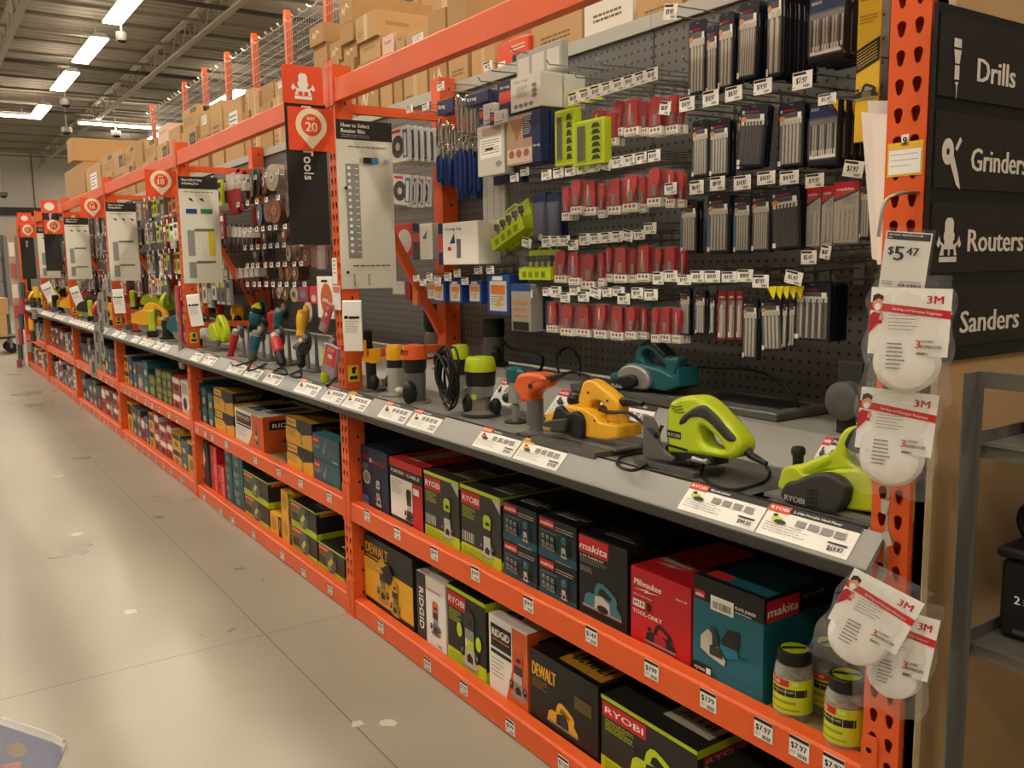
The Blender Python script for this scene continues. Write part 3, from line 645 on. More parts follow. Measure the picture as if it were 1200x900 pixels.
def st_ridgid_r(b, w, d, h, F, R, T):
    F(); b.fq(0, 0, w * .33, h, DKG); b.ft('RIDGID', w * .09, h * .78, w * .16, WHITE, h * .6, rot=1)
    sil_router(b, w * .66, h * .2, h * .5, M('c96a4a'), G1, M('6f6d68')); b.lines(w * .4, h * .8, w * .9, h * .84, 1, RED, .3); b.fq(w * .75, h * .08, w * .88, h * .11, G1)
    T(); b.ft('RIDGID', w * .05, d * .03, d * .05, G1, w * .25); b.fq(w * .4, d * .1, w * .95, d * .8, M('a9a59b')); sil_planer(b, w * .65, d * .2, w * .35, DKG, INK2, G1)
def st_ridgid_o(b, w, d, h, F, R, T):
    F(); b.fpoly([(w * .62, h * .98), (w, h * .98), (w, 0), (w * .45, 0), (w * .62, h * .45)], ORG); b.fq(w * .06, h * .6, w * .6, h * .9, INKB); b.ft('RIDGID', w * .1, h * .75, h * .1, WHITE, w * .45); b.fq(w * .1, h * .7, w * .55, h * .715, ORG); b.fq(w * .06, h * .52, w * .6, h * .57, INKB)
    b.lines(w * .08, h * .2, w * .42, h * .46, 5, G1, .25); sil_router(b, w * .78, h * .12, h * .62, M('c4562a'), SLV, G1)
    R(); b.fq(0, 0, d, h, ORG); b.fq(d * .1, h * .62, d * .75, h * .88, INKB); b.ft('RIDGID', d * .15, h * .68, h * .12, WHITE, d * .5); sil_grinder(b, d * .35, h * .35, h * .32, DKG, G1)
    T(); b.fq(w * .2, d * .15, w * .5, d * .85, INKB); b.fq(w * .62, d * .2, w * .85, d * .85, INK2); sil_planer(b, w * .35, d * .1, w * .3, DKG, INK2, G1)
def st_dewalt_p(b, w, d, h, F, R, T):
    F(); b.ft('DEWALT', w * .04, h * .66, h * .19, YB, w * .36); b.lines(w * .04, h * .48, w * .28, h * .62, 4, M('a8802c'), .3); sil_planer(b, w * .5, h * .12, w * .34, YB, INKB, M('8a6a20')); b.fq(w * .68, h * .55, w * .92, h * .72, M('5d4c26')); b.fc(w * .53, h * .27, w * .05, h * .1, DKG)
    T(); b.fpoly([(w * .35, d * .05), (w * .95, d * .05), (w * .95, d * .55), (w * .3, d * .55)], M('c08f2e')); b.ft('DEWALT', w * .94, d * .3, -d * .13, INKB, w * .5, al='l') if False else b.ft('DEWALT', w * .42, d * .12, d * .14, INKB, w * .48); b.lines(w * .35, d * .6, w * .9, d * .9, 5, M('6b5426'), .4)
def st_dewalt_g(b, w, d, h, F, R, T):
    F(); b.fq(w * .04, h * .68, w * .42, h * .96, YB); b.ft('DEWALT', w * .06, h * .76, h * .12, INKB, w * .33); b.fq(.0, 0, w, h * .6, YB); b.fpoly([(w * .45, h), (w, h), (w, h * .6), (w * .62, h * .45), (w * .45, h * .6)], INKB); b.lines(w * .06, h * .28, w * .42, h * .55, 5, INKB, .3); sil_grinder(b, w * .62, h * .42, h * .6, M('a88438'), DKG, 1.2)
    R(); b.fq(0, 0, d, h * .55, YB); b.ft('DEWALT', d * .08, h * .68, h * .18, M('a88438'), d * .5); b.fq(d * .4, h * .1, d * .7, h * .4, DKG); T(); b.fpoly([(0, 0), (w, 0), (w, d * .5), (w * .3, d * .3)], M('c9982e'))
def st_makita_g(b, w, d, h, F, R, T):
    F(); b.fq(0, 0, w, h * .96, M('24505c', .4)); b.fq(w * .02, h * .6, w * .24, h * .88, RED); b.ft('makita', w * .03, h * .7, h * .09, WHITE, w * .2); sil_grinder(b, w * .45, h * .55, h * .5, M('6c9aa2'), G1); b.lines(w * .04, h * .4, w * .3, h * .55, 3, SLV); b.ft('makita', w * .75, h * .08, h * .08, WHITE, w * .2); b.fq(w * .6, h * .2, w * .95, h * .5, M('31616d')); T(); b.fq(0, 0, w, d * .2, M('3f8ca0'))
def st_dark_g(b, w, d, h, F, R, T):
    F(); b.fq(w * .05, h * .78, w * .45, h * .9, RED); b.fpoly([(w * .62, h * .25), (w * .85, h * .6), (w * .75, h * .85), (w * .55, h * .45)], BWH); sil_grinder(b, w * .35, h * .35, h * .3, G1, INK2); b.lines(w * .1, h * .65, w * .5, h * .75, 3, G1)
def st_plainred(b, w, d, h, F, R, T): F(); b.fq(w * .55, h * .05, w * .95, h * .95, M('e06a66')); b.fq(w * .1, h * .5, w * .4, h * .9, DRED)
def st_plainteal(b, w, d, h, F, R, T): F(); b.lines(w * .1, h * .6, w * .6, h * .9, 3, SLV); b.fc(w * .4, h * .4, w * .18, h * .18, M('5f8f90')); R(); b.fq(0, h * .85, d, h, DT)
def st_dewalt_s(b, w, d, h, F, R, T): F(); b.fq(w * .75, 0, w, h, INKB); b.fc(w * .36, h * .55, w * .25, h * .3, M('b5882c')); b.ft('DEWALT', w * .82, h * .85, w * .12, YB, h * .5, rot=1)
def st_small(c2, c3):
    def f(b, w, d, h, F, R, T): F(); b.fq(w * .08, h * .6, w * .92, h * .92, c2); b.fc(w * .5, h * .32, w * .3, h * .18, c3, 10); b.lines(w * .1, h * .05, w * .9, h * .15, 2, G1); R(); b.fq(0, h * .6, d, h * .9, c2)
    return f
ST = {'bosch': (M('18233f', .45), st_bosch), 'porter': (BLACK, st_porter), 'ry_router': (DKG, st_ryobi('router')), 'ry_plunge': (M('211f1c', .4), st_ryobi('plunge')), 'ry_planer': (M('2a2926', .4), st_ryobi('planer')),
      'ry_grinder': (M('262521', .4), st_ryobi('grinder')), 'makita_s': (M('121414', .35), st_makita_s), 'planer_kit': (M('141614', .35), st_planer_kit), 'milw': (M('c01c26', .4), st_milw), 'joiner': (M('1a6272', .35), st_joiner),
      'dw_router': (M('22211c', .4), st_dewalt_router), 'ridgid_r': (BWH, st_ridgid_r), 'ridgid_o': (BWH, st_ridgid_o), 'dw_planer': (M('1c1b17', .35), st_dewalt_p), 'dw_g': (M('24221c', .4), st_dewalt_g), 'mk_g': (M('17262c', .4), st_makita_g),
      'dark_g': (M('3a4646', .45), st_dark_g), 'red': (M('cc2a2c', .45), st_plainred), 'teal': (M('1d4f50', .45), st_plainteal), 'dw_s': (YB, st_dewalt_s), 'white': (BWH, st_small(M('b0aca0'), INKB)), 'grey': (M('6a6862', .5), st_small(M('3a3935'), SLV)),
      'lime': (M('45472e', .5), st_small(M('7f8a30'), M('8f9a3a'))), 'yellow': (YB, st_small(INKB, M('8a6d28'))), 'tealb': (M('23484c', .45), st_small(M('2d6d78'), SLV)), 'darkb': (M('23211f', .5), st_small(M('45423c'), RED)), 'redw': (M('b8282c', .45), st_small(BWH, INKB)), 'navy': (M('1c2746', .45), st_small(M('34508c'), SLV))}
def tool_carton(style, yl, yr, z0, h, depth, label, group='boxed power tools on the shelves', x=.012):
    base, fn = ST[style]; w = (yl - yr) - .004; b = MB(); b.cbox(-w / 2, w / 2, 0, depth, 0, h, base, .0012)
    F = lambda: b.face((-w / 2, 0, 0), (1, 0, 0), (0, 0, 1)); R = lambda: b.face((w / 2, 0, 0), (0, 1, 0), (0, 0, 1)); T = lambda: b.face((-w / 2, 0, h), (1, 0, 0), (0, 1, 0))
    fn(b, w, depth, h, F, R, T)
    return b.build('tool_carton', None, (x, (yl + yr) / 2, z0), RACK, label, 'box', group)
ZM, ZB = .4955, .0705
XF = .05
def seg(u0, v0, u1, v1): return yx(u0, v0, XF), yx(u1, v1, XF)
NB = [('bosch', 2.475, 2.215, .26, .45, 'navy router kit box with round dial picture, against the far post'), ('porter', 2.20, 1.925, .255, .45, 'red topped black and white router box beside the navy box'),
      ('ry_router', 1.915, 1.66, .255, .42, 'lime and dark grey router box, left of two alike'), ('ry_router', 1.65, 1.395, .255, .42, 'lime and dark grey router box, right of two alike, with a sticker')]
for st, a, c, h, d, lb in NB: tool_carton(st, a, c, ZM, h, d, lb, x=XF)
hs = .126
for (a, c), w in (((1.385, 1.195), 'left'), ((1.19, 1.0), 'right')):
    tool_carton('makita_s', a, c, ZM, hs, .33, 'small black and teal trim router box, lower of the %s stack' % w, x=XF)
    tool_carton('makita_s', a, c, ZM + hs + .0005, hs, .33, 'small black and teal trim router box, upper of the %s stack' % w, x=XF)
tool_carton('planer_kit', .992, .782, ZM, .245, .36, 'tall black planer kit box with red lettered corner', x=XF)
tool_carton('milw', .772, .548, ZM, .21, .33, 'bright red cordless planer box beside the teal joiner box', x=XF)
tool_carton('joiner', .545, .325, ZM, .252, .4, 'large teal and black plate joiner box with a barcode sticker', x=XF)
BB = [('dw_router', 2.475, 2.03, .30, .36, 'big yellow and black router kit box at the far end of the bottom shelf'), ('ridgid_r', 2.0, 1.775, .272, .4, 'white router box with a dark vertical lettered spine'),
      ('ry_plunge', 1.765, 1.5, .29, .42, 'lime and black plunge router box with red lettered corner'), ('ridgid_o', 1.485, 1.255, .27, .42, 'white and orange trim router box on the bottom shelf'),
      ('dw_planer', 1.245, .905, .235, .5, 'long black box picturing a yellow planer'), ('ry_planer', .895, .52, .225, .5, 'lime edged dark box with large red lettering at the bottom edge of the picture')]
for st, a, c, h, d, lb in BB: tool_carton(st, a, c, ZB, h, d, lb, x=XF)
tool_carton('darkb', .5, .1, ZB, .2, .45, 'dark box at the near end of the bottom shelf, mostly below the picture', x=XF)
# second bay
def yb(u0, v0, u1, v1): return yx(u0, v0, XF), yx(u1, v1, XF)
def stack(st, u0, v0, u1, v1, zb, h, d, n, lb):
    a, c = yb(u0, v0, u1, v1)
    for i in range(n):
        pos = (['only'], ['lower', 'upper'], ['bottom', 'middle', 'top'])[n - 1][i]
        tool_carton(st, a, c, zb + i * (h + .0005), h, d, (lb if n == 1 else lb + ', ' + pos), x=XF)
stack('tealb', 230, 496, 237, 500, ZM, .13, .3, 2, 'small dark teal box at the far end of the grinder bay middle shelf')
stack('tealb', 238, 501, 244, 504, ZM, .12, .3, 2, 'small dark teal box second from the far end of the grinder bay')
stack('tealb', 245.5, 505, 251.5, 508, ZM, .11, .3, 2, 'small dark teal box beside the stacked yellow boxes')
stack('dw_g', 253, 508, 275.5, 518, ZM, .135, .3, 2, 'yellow and black grinder box in the left stack')
stack('ridgid_o', 277, 519, 310, 538, ZM, .2, .36, 1, 'white and orange grinder box with a grinder pictured, middle shelf of the second bay')
stack('dw_g', 337, 543, 368, 562, ZM, .132, .36, 2, 'yellow and black grinder box beside the dark teal boxes')
stack('mk_g', 368.5, 562, 400, 580, ZM, .115, .32, 2, 'dark teal grinder box beside the second post')
stack('dark_g', 230, 581, 247, 593, ZB, .3, .3, 1, 'tall grey green box with a white diamond patch')
stack('red', 249.5, 586, 257, 592, ZB, .1, .2, 3, 'small bright red box in the left red column')
stack('red', 257.5, 592, 265.5, 597, ZB, .1, .2, 2, 'small bright red box in the right red column')
stack('teal', 267, 600, 275, 604, ZB, .115, .3, 3, 'dark green box in the left green column')
stack('teal', 275.5, 604, 288, 612, ZB, .115, .3, 3, 'dark green box in the right green column')
stack('ry_grinder', 288.5, 612, 317, 633, ZB, .135, .42, 2, 'lime and dark grinder box beside the green boxes')
stack('dw_s', 318, 634, 331, 642, ZB, .12, .25, 1, 'short yellow box between the lime boxes')
stack('dw_s', 332, 642, 343.5, 650, ZB, .14, .25, 2, 'yellow box stacked beside the pale lime sander boxes')
stack('ry_grinder', 344, 650, 373, 669, ZB, .13, .42, 2, 'lime edged grey grinder box')
stack('ry_grinder', 374.5, 670, 405, 692, ZB, .13, .42, 1, 'lime edged black box against the second post')
# far bays
ps = ['white', 'grey', 'lime', 'yellow', 'tealb', 'darkb', 'redw', 'navy', 'yellow', 'darkb', 'grey', 'grey', 'redw']
cn = dict(white='white', grey='grey', lime='lime and olive', yellow='yellow', tealb='dark teal', darkb='black', redw='red and white', navy='navy')
rr = random.Random(11)
for k in range(2, 6):
    bay = ['', '', 'third', 'fourth', 'fifth', 'farthest'][k]
    for zb, lv in ((ZM, 'middle'), (ZB, 'bottom')):
        y = (k + 1) * W - .06; i = 0
        while y > k * W + .2:
            w = rr.uniform(.13, .24); st = rr.choice(ps)
            if k == 2 and lv == 'middle' and i < 12: st = ['yellow', 'navy', 'tealb', 'grey', 'tealb', 'lime', 'lime', 'lime', 'lime', 'redw', 'white', 'white'][i]
            n = rr.choice([1, 2, 2]); h = rr.uniform(.11, .15) if n == 2 else rr.uniform(.18, .28)
            for j in range(n):
                tool_carton(st, y, y - w, zb + j * (h + .0005), h, .3, '%s box, %s shelf, %s bay, %s column from far end%s' % (cn[st], lv, bay, nth(i), '' if n == 1 else (', lower', ', upper')[j]), x=XF)
            i += 1; y -= w + rr.uniform(.002, .03)
# ---------------------------------------------------------------- glass jars of joining biscuits
GLASS = clear('jar_glass', (.93, .93, .86), .1, .05); BISC = M('b08d58', .8, var=.2, scale=40)
def jar(loc, rz, label):
    t = thing('biscuit_jar', label, 'jar', loc, RACK + rz, 'glass jars of wooden biscuits on the middle shelf'); r = .042
    b = MB().lathe([(.001, .0), (r * .92, 0), (r, .008), (r, .105), (r * .96, .12), (r * .78, .135), (r * .78, .15), (r * .74, .15), (r * .74, .134), (r * .92, .118), (r * .95, .1), (r * .95, .01), (r * .85, .005), (.001, .005)], (0, 0, 0), GLASS, 28); b.build('glass_body', t)
    b = MB().lathe([(.001, .128), (r * .85, .128), (r * .86, .131), (r * .86, .154), (r * .8, .157), (.001, .157)], (0, 0, 0), BLACK, 28)
    b.face((-r, -r, .157), (1, 0, 0), (0, 1, 0)); b.fc(r, r, r * .7, r * .7, LIME); b.fpoly([(r * .6, r * .4), (r * 1.5, r * 1.45), (r * 1.3, r * 1.6), (r * .45, r * .7)], BLACK); ld = b.build('lid', t)
    b = MB(); n = 28; vs = []; rl = r + .0006
    for i in range(n + 1):
        a = -PI / 2 - 2.4 + 4.8 * i / n
        for z in (.022, .1): vs.append((rl * math.cos(a), rl * math.sin(a), z))
    b.add(vs, [(2 * i, 2 * i + 2, 2 * i + 3, 2 * i + 1) for i in range(n)], M('c3cc2c', .45))
    def strip(a0, a1, z0, z1, m, off):
        vs = []; q = 8
        for i in range(q + 1):
            a = -PI / 2 + a0 + (a1 - a0) * i / q
            for z in (z0, z1): vs.append(((rl + off) * math.cos(a), (rl + off) * math.sin(a), z))
        b.add(vs, [(2 * i, 2 * i + 2, 2 * i + 3, 2 * i + 1) for i in range(q)], m)
    strip(-1.0, .35, .084, .099, RED, .0003); strip(.4, 1.0, .084, .099, LIME, .0003); strip(-.75, 1.3, .062, .079, INKB, .0003); strip(-.9, .7, .045, .052, M('8f9a2a'), .0003); strip(-.9, .9, .03, .034, M('8f9a2a'), .0003)
    for s_, a0, z, h in (('RYOBI', -.85, .088, .008), ('100', .5, .089, .007), ('100 WOOD BISCUITS', -.6, .071, .004), ('20', -1.35, .064, .012)):
        vs, fs, L = text_mesh(s_, True); k_ = h / .73
        b.add([((rl + .0008) * math.cos(-PI / 2 + a0 + v[0] * k_ / rl), (rl + .0008) * math.sin(-PI / 2 + a0 + v[0] * k_ / rl), z + v[1] * k_) for v in vs], fs, WHITE)
    b.build('paper_label', t)
    b = MB(); q = random.Random(int(loc[1] * 1000))
    for i in range(46):
        a = q.random() * 6.28; d = q.random() ** .5 * r * .6; z = .006 + q.random() * .1; tt = q.uniform(-.5, .5); pa = q.random() * 3.14
        b.T = Matrix.Translation((d * math.cos(a), d * math.sin(a), z)) @ Matrix.Rotation(pa, 4, 'Z') @ Matrix.Rotation(tt, 4, 'X')
        b.extr([(.014 * math.cos(2 * PI * e / 8), .007 * math.sin(2 * PI * e / 8)) for e in range(8)], 'z', 0, .003, BISC)
    b.T = None; o = b.build('wooden_biscuits', t); tag(o, 'pale wooden biscuits inside the jar', kind='stuff')
    return t
jar((.075, .262, ZM), .1, 'front jar of wooden biscuits with lime label, right beside the teal box')
jar((.165, .235, ZM), .5, 'jar of wooden biscuits standing behind the left front jar')
jar((.06, .118, ZM), -.2, 'jar of wooden biscuits nearest the near post, under the dust mask bag')
jar((.15, .14, ZM), .3, 'jar of wooden biscuits behind the jar nearest the post')
# ================================================================ peg hooks and hanging packs
XP, XT, XB = .345, .318, .574
WIRE = M('8f8d86', .3, .8)
PR = ['$6.97', '$9.97', '$14.97', '$10.97', '$4.97', '$19.97', '$7.97', '$5.47']
TAGM = {}
def tag_mesh(w, h, pr, fine=True):
    k = (round(w, 3), round(h, 3), pr, fine)
    if k not in TAGM:
        b = MB(); b.box(-w / 2, w / 2, -.0012, 0, -h, 0, PAPER); b.face((-w / 2, -.0012, -h), (1, 0, 0), (0, 0, 1)); b.fq(w * .04, h * .8, w * .7, h * .95, INKB)
        if fine: b.ft(pr, w * .2, h * .35, h * .33, INKB, w * .55); b.fq(w * .06, h * .12, w * .16, h * .16, INK2); b.bars(w * .58, h * .08, w * .94, h * .24, INKB, 7)
        else: b.fq(w * .25, h * .35, w * .75, h * .65, INKB)
        TAGM[k] = b.mesh('tag_holder')
    return TAGM[k]
HN = [0]
def hook(u0, v0, u1, v1, label, fine=True, xt=XT, tilt=0., group='wire peg hooks with price tags', carry=None):
    p = at((u0 + u1) / 2, (v0 + v1) / 2, 'x', xt); a = yx(u0, v0, xt); c = yx(u1, v0 + (v1 - v0) * .0, xt)
    w = min(max(a - c, .02), .055); h = at(u0, v0, 'x', xt).z - at(u0, v1, 'x', xt).z; h = min(max(h, .018), .045); w = round(w / .004) * .004; h = round(h / .004) * .004
    HN[0] += 1; t = thing('peg_hook', label, 'hook', (xt, p.y, p.z + h / 2), RACK, group); L = XB - xt
    tr_ = MB().tube([(0, .0, -.004), (0, .003, -.003), (0, L, .004)], .0018, WIRE, 5).build('tag_rod', t)
    dz = -.03; b = MB(); b.tube([(0, -.012 + .02, dz + .012), (0, .014, dz), (0, L, dz + .004)], .0026, WIRE, 6); b.box(-.016, .016, L - .003, L, dz - .01, .012, WIRE); b.build('hook_rod', t)
    o = bpy.data.objects.new('price_label', tag_mesh(w, h, PR[HN[0] % len(PR)], fine)); COL.objects.link(o); o.parent = tr_; o.rotation_euler = (0, tilt, 0)
    return t
def packrect(r, x):
    u0, v0, u1, v1 = r; um = (u0 + u1) / 2; y0 = yx(u0, (v0 + v1) / 2, x); y1 = yx(u1, (v0 + v1) / 2, x)
    zt = at(um, v0, 'x', x).z; zb = at(um, v1, 'x', x).z
    return (y0 + y1) / 2, y0 - y1, zt, zt - zb
CLR = clear('clamshell', (.98, .98, .98), .02, .08, edge=.16)
def hang_hole(w, h): return [(.012 * (1 if a == 0 else -1) * .7, 0) for a in (0, 1)]
BK = M('151a28', .4); BSIL = M('b9b4a8', .35, .3); BDK = M('3c3a37', .4, .4)
def blade_pack(r, n, label, kind='navy', nb=5, stripe=None, dark=False, x=XP, tilt=0., fine=True, group='saw blade packs on the peg hooks', dx=.011):
    y, w, zt, h = packrect(r, x); b = MB(); base = {'navy': BK, 'mak': M('b9b4aa', .45), 'red': M('8f1c1e', .45)}[kind]
    b.prism([(-w / 2 + .003, -h), (w / 2 - .003, -h), (w / 2, -h + .003), (w / 2, -.006), (w / 2 - .006, 0), (-w / 2 + .006, 0), (-w / 2, -.006), (-w / 2, -h + .003)], 0, .0022, base)
    b.face((-w / 2, 0, -h), (1, 0, 0), (0, 0, 1))
    if kind == 'navy':
        b.fc(w / 2, h * .965, w * .07, h * .01, WIRE, 8); b.fc(w * .12, h * .875, w * .05, w * .05, SLV, 10); b.ft('BOSCH', w * .22, h * .86, h * .035, M('c4342f', .5), w * .45)
        b.fq(w * .08, h * .04, w * .92, h * .76, BDK if dark else M('625e55', .45)); b.fq(w * .08, h * .66, w * .92, h * .76, M('c9c4b6', .5)); b.fc(w * .16, h * .76, w * .12, h * .04, M('c8842e', .5), 10); b.fq(w * .76, h * .74, w * .9, h * .83, WHITE)
        if stripe: b.fq(w * .01, h * .1, w * .1, h * .74, stripe)
        b.fq(w * .03, h * .02, w * .14, h * .1, WHITE)
    elif kind == 'mak':
        b.fpoly([(0, h * .72), (0, h), (w, h), (w, h * .86)], M('b8242c', .45)); b.ft('makita', w * .1, h * .86, h * .05, WHITE, w * .7, slant=.15); b.fpoly([(0, h * .68), (0, h * .72), (w, h * .86), (w, h * .83)], INKB)
        b.lines(w * .4, h * .62, w * .95, h * .75, 4, INK2, .3)
    else: b.fq(w * .4, h * .05, w * .95, h * .8, M('8a867c', .45)); b.fq(w * .1, h * .05, w * .35, h * .15, WHITE); b.ft('DIABLO', w * .2, h * .86, h * .04, WHITE, w * .6)
    zb0, zb1 = (h * .05, h * .72) if kind != 'mak' else (h * .06, h * .55)
    q = MB()
    for i in range(nb):
        xx = -w / 2 + w * (.16 + .7 * (i + .5) / nb); bw = w * .7 / nb * .33
        q.prism([(xx - bw, -h + zb0), (xx + bw * .6, -h + zb0), (xx + bw, -h + zb1 * .86), (xx + bw * .4, -h + zb1 * .9), (xx + bw * 1.1, -h + zb1), (xx - bw * .6, -h + zb1), (xx - bw, -h + zb1 * .88)], -.0022, -.0008, BDK if (dark or i % 2 and kind == 'navy' and nb > 6) else BSIL)
    c = MB(); c.cbox(-w / 2 + w * .07, w / 2 - w * .05, -.006, -.0002, -h + h * .03, -h * .16, CLR, .003)
    t = b.build('blade_pack', None, (x, y, zt), RACK, label, 'blade pack', group); t.rotation_euler = (0, tilt, RACK)
    q.build('saw_blades', t); c.build('clear_blister', t)
    if kind == 'navy' and fine and w > .06:
        pass
    for i in range(1, n):
        d = t.copy(); COL.objects.link(d); d.location = (x + dx * i, y + random.uniform(-.003, .003), zt - random.uniform(0, .004)); d['label'] = 'next behind the ' + ' '.join(label.split()[:13])
    return t
def bit_pack(r, n, label, x=XP, group='red router bit clamshells on the peg hooks', red=M('b01c22', .4), variant=0):
    y, w, zt, h = packrect(r, x); w = min(w, .075)
    t = thing('router_bit_pack', label, 'router bit pack', (x, y, zt), RACK, group); hr = h * .74
    pts = smooth_loop([(-w * .36, -h + h * .26, 1), (-w * .38, -h * .3), (-w * .34, -h * .1), (-w * .15, -h * .05), (w * .15, -h * .05), (w * .34, -h * .1), (w * .34, -h * .3), (w * (.36 if variant % 2 else .12), -h + h * .26, 1)], 3)
    b = MB(); b.prism(pts, -.006, .006, red); b.face((-w / 2, -.006, -h), (1, 0, 0), (0, 0, 1))
    b.fpoly([(w * .3, h * .4), (w * .45, h * .4), (w * .45, h * .85), (w * .35, h * .85)], M('c9b8ae', .4)) if variant % 3 == 0 else b.fc(w * .5, h * .5, w * .12, h * .12, M('7d1b1f', .4), 10)
    b.build('red_holder', t)
    b = MB(); b.box(-w * .46, w * .46, -.0075, .006, -h + .002, -h * .77, PAPER); b.face((-w * .46, -.0075, -h + .002), (1, 0, 0), (0, 0, 1)); lw = w * .92; lh = h * .23
    for i, c_ in enumerate((M('8a6a3c', .5), M('c23a30', .5), INK2)): b.fc(lw * (.22 + .28 * i), lh * .62, lw * .1, lh * .2, c_, 8)
    b.fq(lw * .1, lh * .12, lw * .9, lh * .22, INK3 if variant % 2 else LIME); b.build('paper_label', t)
    b = MB().box(-w * .12, w * .14, -.0085, -.0065, -h * .72, -h * .45, M('9a958c', .3, .7)); b.tube([(0, -.0085, -h * .7), (0, -.0085, -h * .5)], .003, STEEL, 6); b.build('router_bit', t)
    b = MB(); b.cbox(-w / 2, w / 2, -.012, .008, -h, -h * .015, CLR, .004); b.tube([(-w * .2, 0, -h * .02), (-w * .12, 0, .008), (w * .12, 0, .008), (w * .2, 0, -h * .02)], .0015, CLR, 4); b.build('clamshell', t)
    for i in range(1, n): copy_thing(t, (x + .024 * i, y + random.uniform(-.004, .004), zt), RACK, 'next behind the ' + ' '.join(label.split()[:13]))
    return t
A4 = lambda s: [tuple(float(q) for q in r.split(',')) for r in s.split()]
# --- blade packs, four hook rows beside the near post
R1 = [((807, 24, 827.5, 111), 1, 4), ((828, 30, 841, 110), 3, 3), ((842, 15, 860, 104), 4, 3), ((866, 2, 889, 92), 8, 6), ((899, -16, 917, 90), 13, 2)]
for i, (r, n, nb) in enumerate(R1): blade_pack(r, n, 'long navy blade pack in the top blade row, %s from left' % nth(i), nb=nb, tilt=.03 if i == 3 else 0)
R2 = [((811, 141, 831, 207), 2, 5), ((831.5, 140, 855, 206), 3, 5), ((864, 128, 890, 198), 2, 6), ((868, 122, 900, 194), 3, 6), ((912, 120, 942, 195), 4, 5)]
for i, (r, n, nb) in enumerate(R2): blade_pack(r, n, 'navy blade pack in the second blade row, %s from left%s' % (nth(i), ', hanging askew' if i == 3 else ''), nb=nb, tilt=.09 if i == 3 else 0, x=XP - (.03 if i == 3 else 0), stripe=None, dark=i == 3)
BLS = M('3f6aa8', .5)
R3 = [((798, 234, 817, 296), 3, 5), ((829, 228, 855, 296), 4, 5), ((860, 230, 880, 296), 2, 5), ((881, 225, 903, 295), 2, 6), ((902, 219, 936, 291), 5, 6)]
for i, (r, n, nb) in enumerate(R3): blade_pack(r, n, 'navy blade pack in the third blade row, %s from left' % nth(i), nb=nb, stripe=BLS if i < 3 else None, tilt=-.07 if i == 4 else 0, x=XP - (.02 if i == 4 else 0), dark=i == 4)
blade_pack((945, 220, 961, 289), 2, 'narrow red and white blade pack, left of three in the third row', 'mak', 2); blade_pack((963, 218, 976, 287), 2, 'narrow red and white blade pack, second of three in the third row', 'mak', 2)
blade_pack((977, 213, 1006, 284), 2, 'wide red and white bit pack with two shelves of bits, third row', 'mak', 4); blade_pack((1008, 211, 1021, 280), 3, 'navy blade pack at the right end of the third blade row', nb=3, stripe=BLS)
R4 = [((797, 338, 809, 393), 2, 4, 'navy'), ((815, 340, 827, 392), 2, 3, 'navy'), ((832, 344, 838, 392), 1, 1, 'navy'), ((841, 341, 851, 398), 1, 1, 'red'), ((853, 341, 861, 398), 1, 1, 'red'), ((863, 341, 870, 398), 1, 1, 'red'), ((870.5, 348, 888, 421), 2, 3, 'navy'), ((890, 348, 915, 411), 2, 4, 'navy'), ((917, 350, 923, 409), 1, 1, 'navy'), ((925, 349, 932, 407), 1, 2, 'navy')]
for i, (r, n, nb, kd) in enumerate(R4): blade_pack(r, n, '%s blade pack in the lowest blade row, %s from left' % ('red' if kd == 'red' else 'navy', nth(i)), kd, nb=nb, stripe=BLS if i < 2 else None, tilt=-.07 if i == 7 else 0)
blade_pack((931, 331, 973, 399), 7, 'wide navy ten blade set at the right of the lowest blade row', nb=8)
b = MB()
for i in range(5):
    p = [at(900 + i * 7, 336, 'x', .325), at(912 + i * 7, 335, 'x', .325), at(908 + i * 7, 351, 'x', .325)]
    y0, z0 = p[0].y, p[0].z
    MB().prism([(0, 0), (-(p[1].y - y0), p[1].z - z0), (-(p[2].y - y0), p[2].z - z0)], 0, .0015, M('e8d61e', .5)).build('pennant_tag', None, (.32 + i * .003, y0, z0), RACK, 'yellow triangular tag above the lowest blade row', 'tag', 'yellow triangular tags on the blade packs')
def blade_set(r, label, n, x=XP):
    y, w, zt, h = packrect(r, x); t = thing('blade_set', label, 'blade set', (x, y, zt), RACK, 'boxed saw blade sets')
    b = MB(); b.cbox(-w / 2, w / 2, 0, .02, -h, 0, M('1b1b1e', .35), .004); b.face((-w / 2, 0, -h), (1, 0, 0), (0, 0, 1)); b.fq(w * .05, h * .72, w * .95, h * .98, NAVY); b.fpoly([(w * .7, h * .98), (w * .95, h * .98), (w * .95, h * .8)], YEL); b.ft('BOSCH', w * .1, h * .86, h * .05, SLV, w * .25)
    b.fq(w * .06, h * .12, w * .94, h * .72, M('6d6a62', .4)); b.fq(w * .08, h * .13, w * .92, h * .26, BWH); b.ft('BOSCH', w * .2, h * .165, h * .04, RED, w * .25); b.build('case', t)
    b = MB()
    for i in range(11): xx = -w * .4 + i * w * .08; b.box(xx, xx + w * .035, -.003, -.001, -h * .82, -h * .36, BSIL if i % 3 else BDK)
    b.build('saw_blades', t); MB().cbox(-w * .46, w * .46, -.009, -.0002, -h * .9, -h * .26, CLR, .003).build('clear_blister', t)
    for i in range(1, n): copy_thing(t, (x + .031 * i, y, zt), RACK, 'next behind the ' + ' '.join(label.split()[:13]))
blade_set((947, -9, 992, 72), 'big black cased blade set at the top beside the yellow strip', 4); blade_set((947, 118, 983, 195), 'black cased blade set with yellow corner, second row', 3); blade_set((988, 124, 1001, 190), 'narrow black blade set behind the yellow strip, second row', 2, XP + .06)
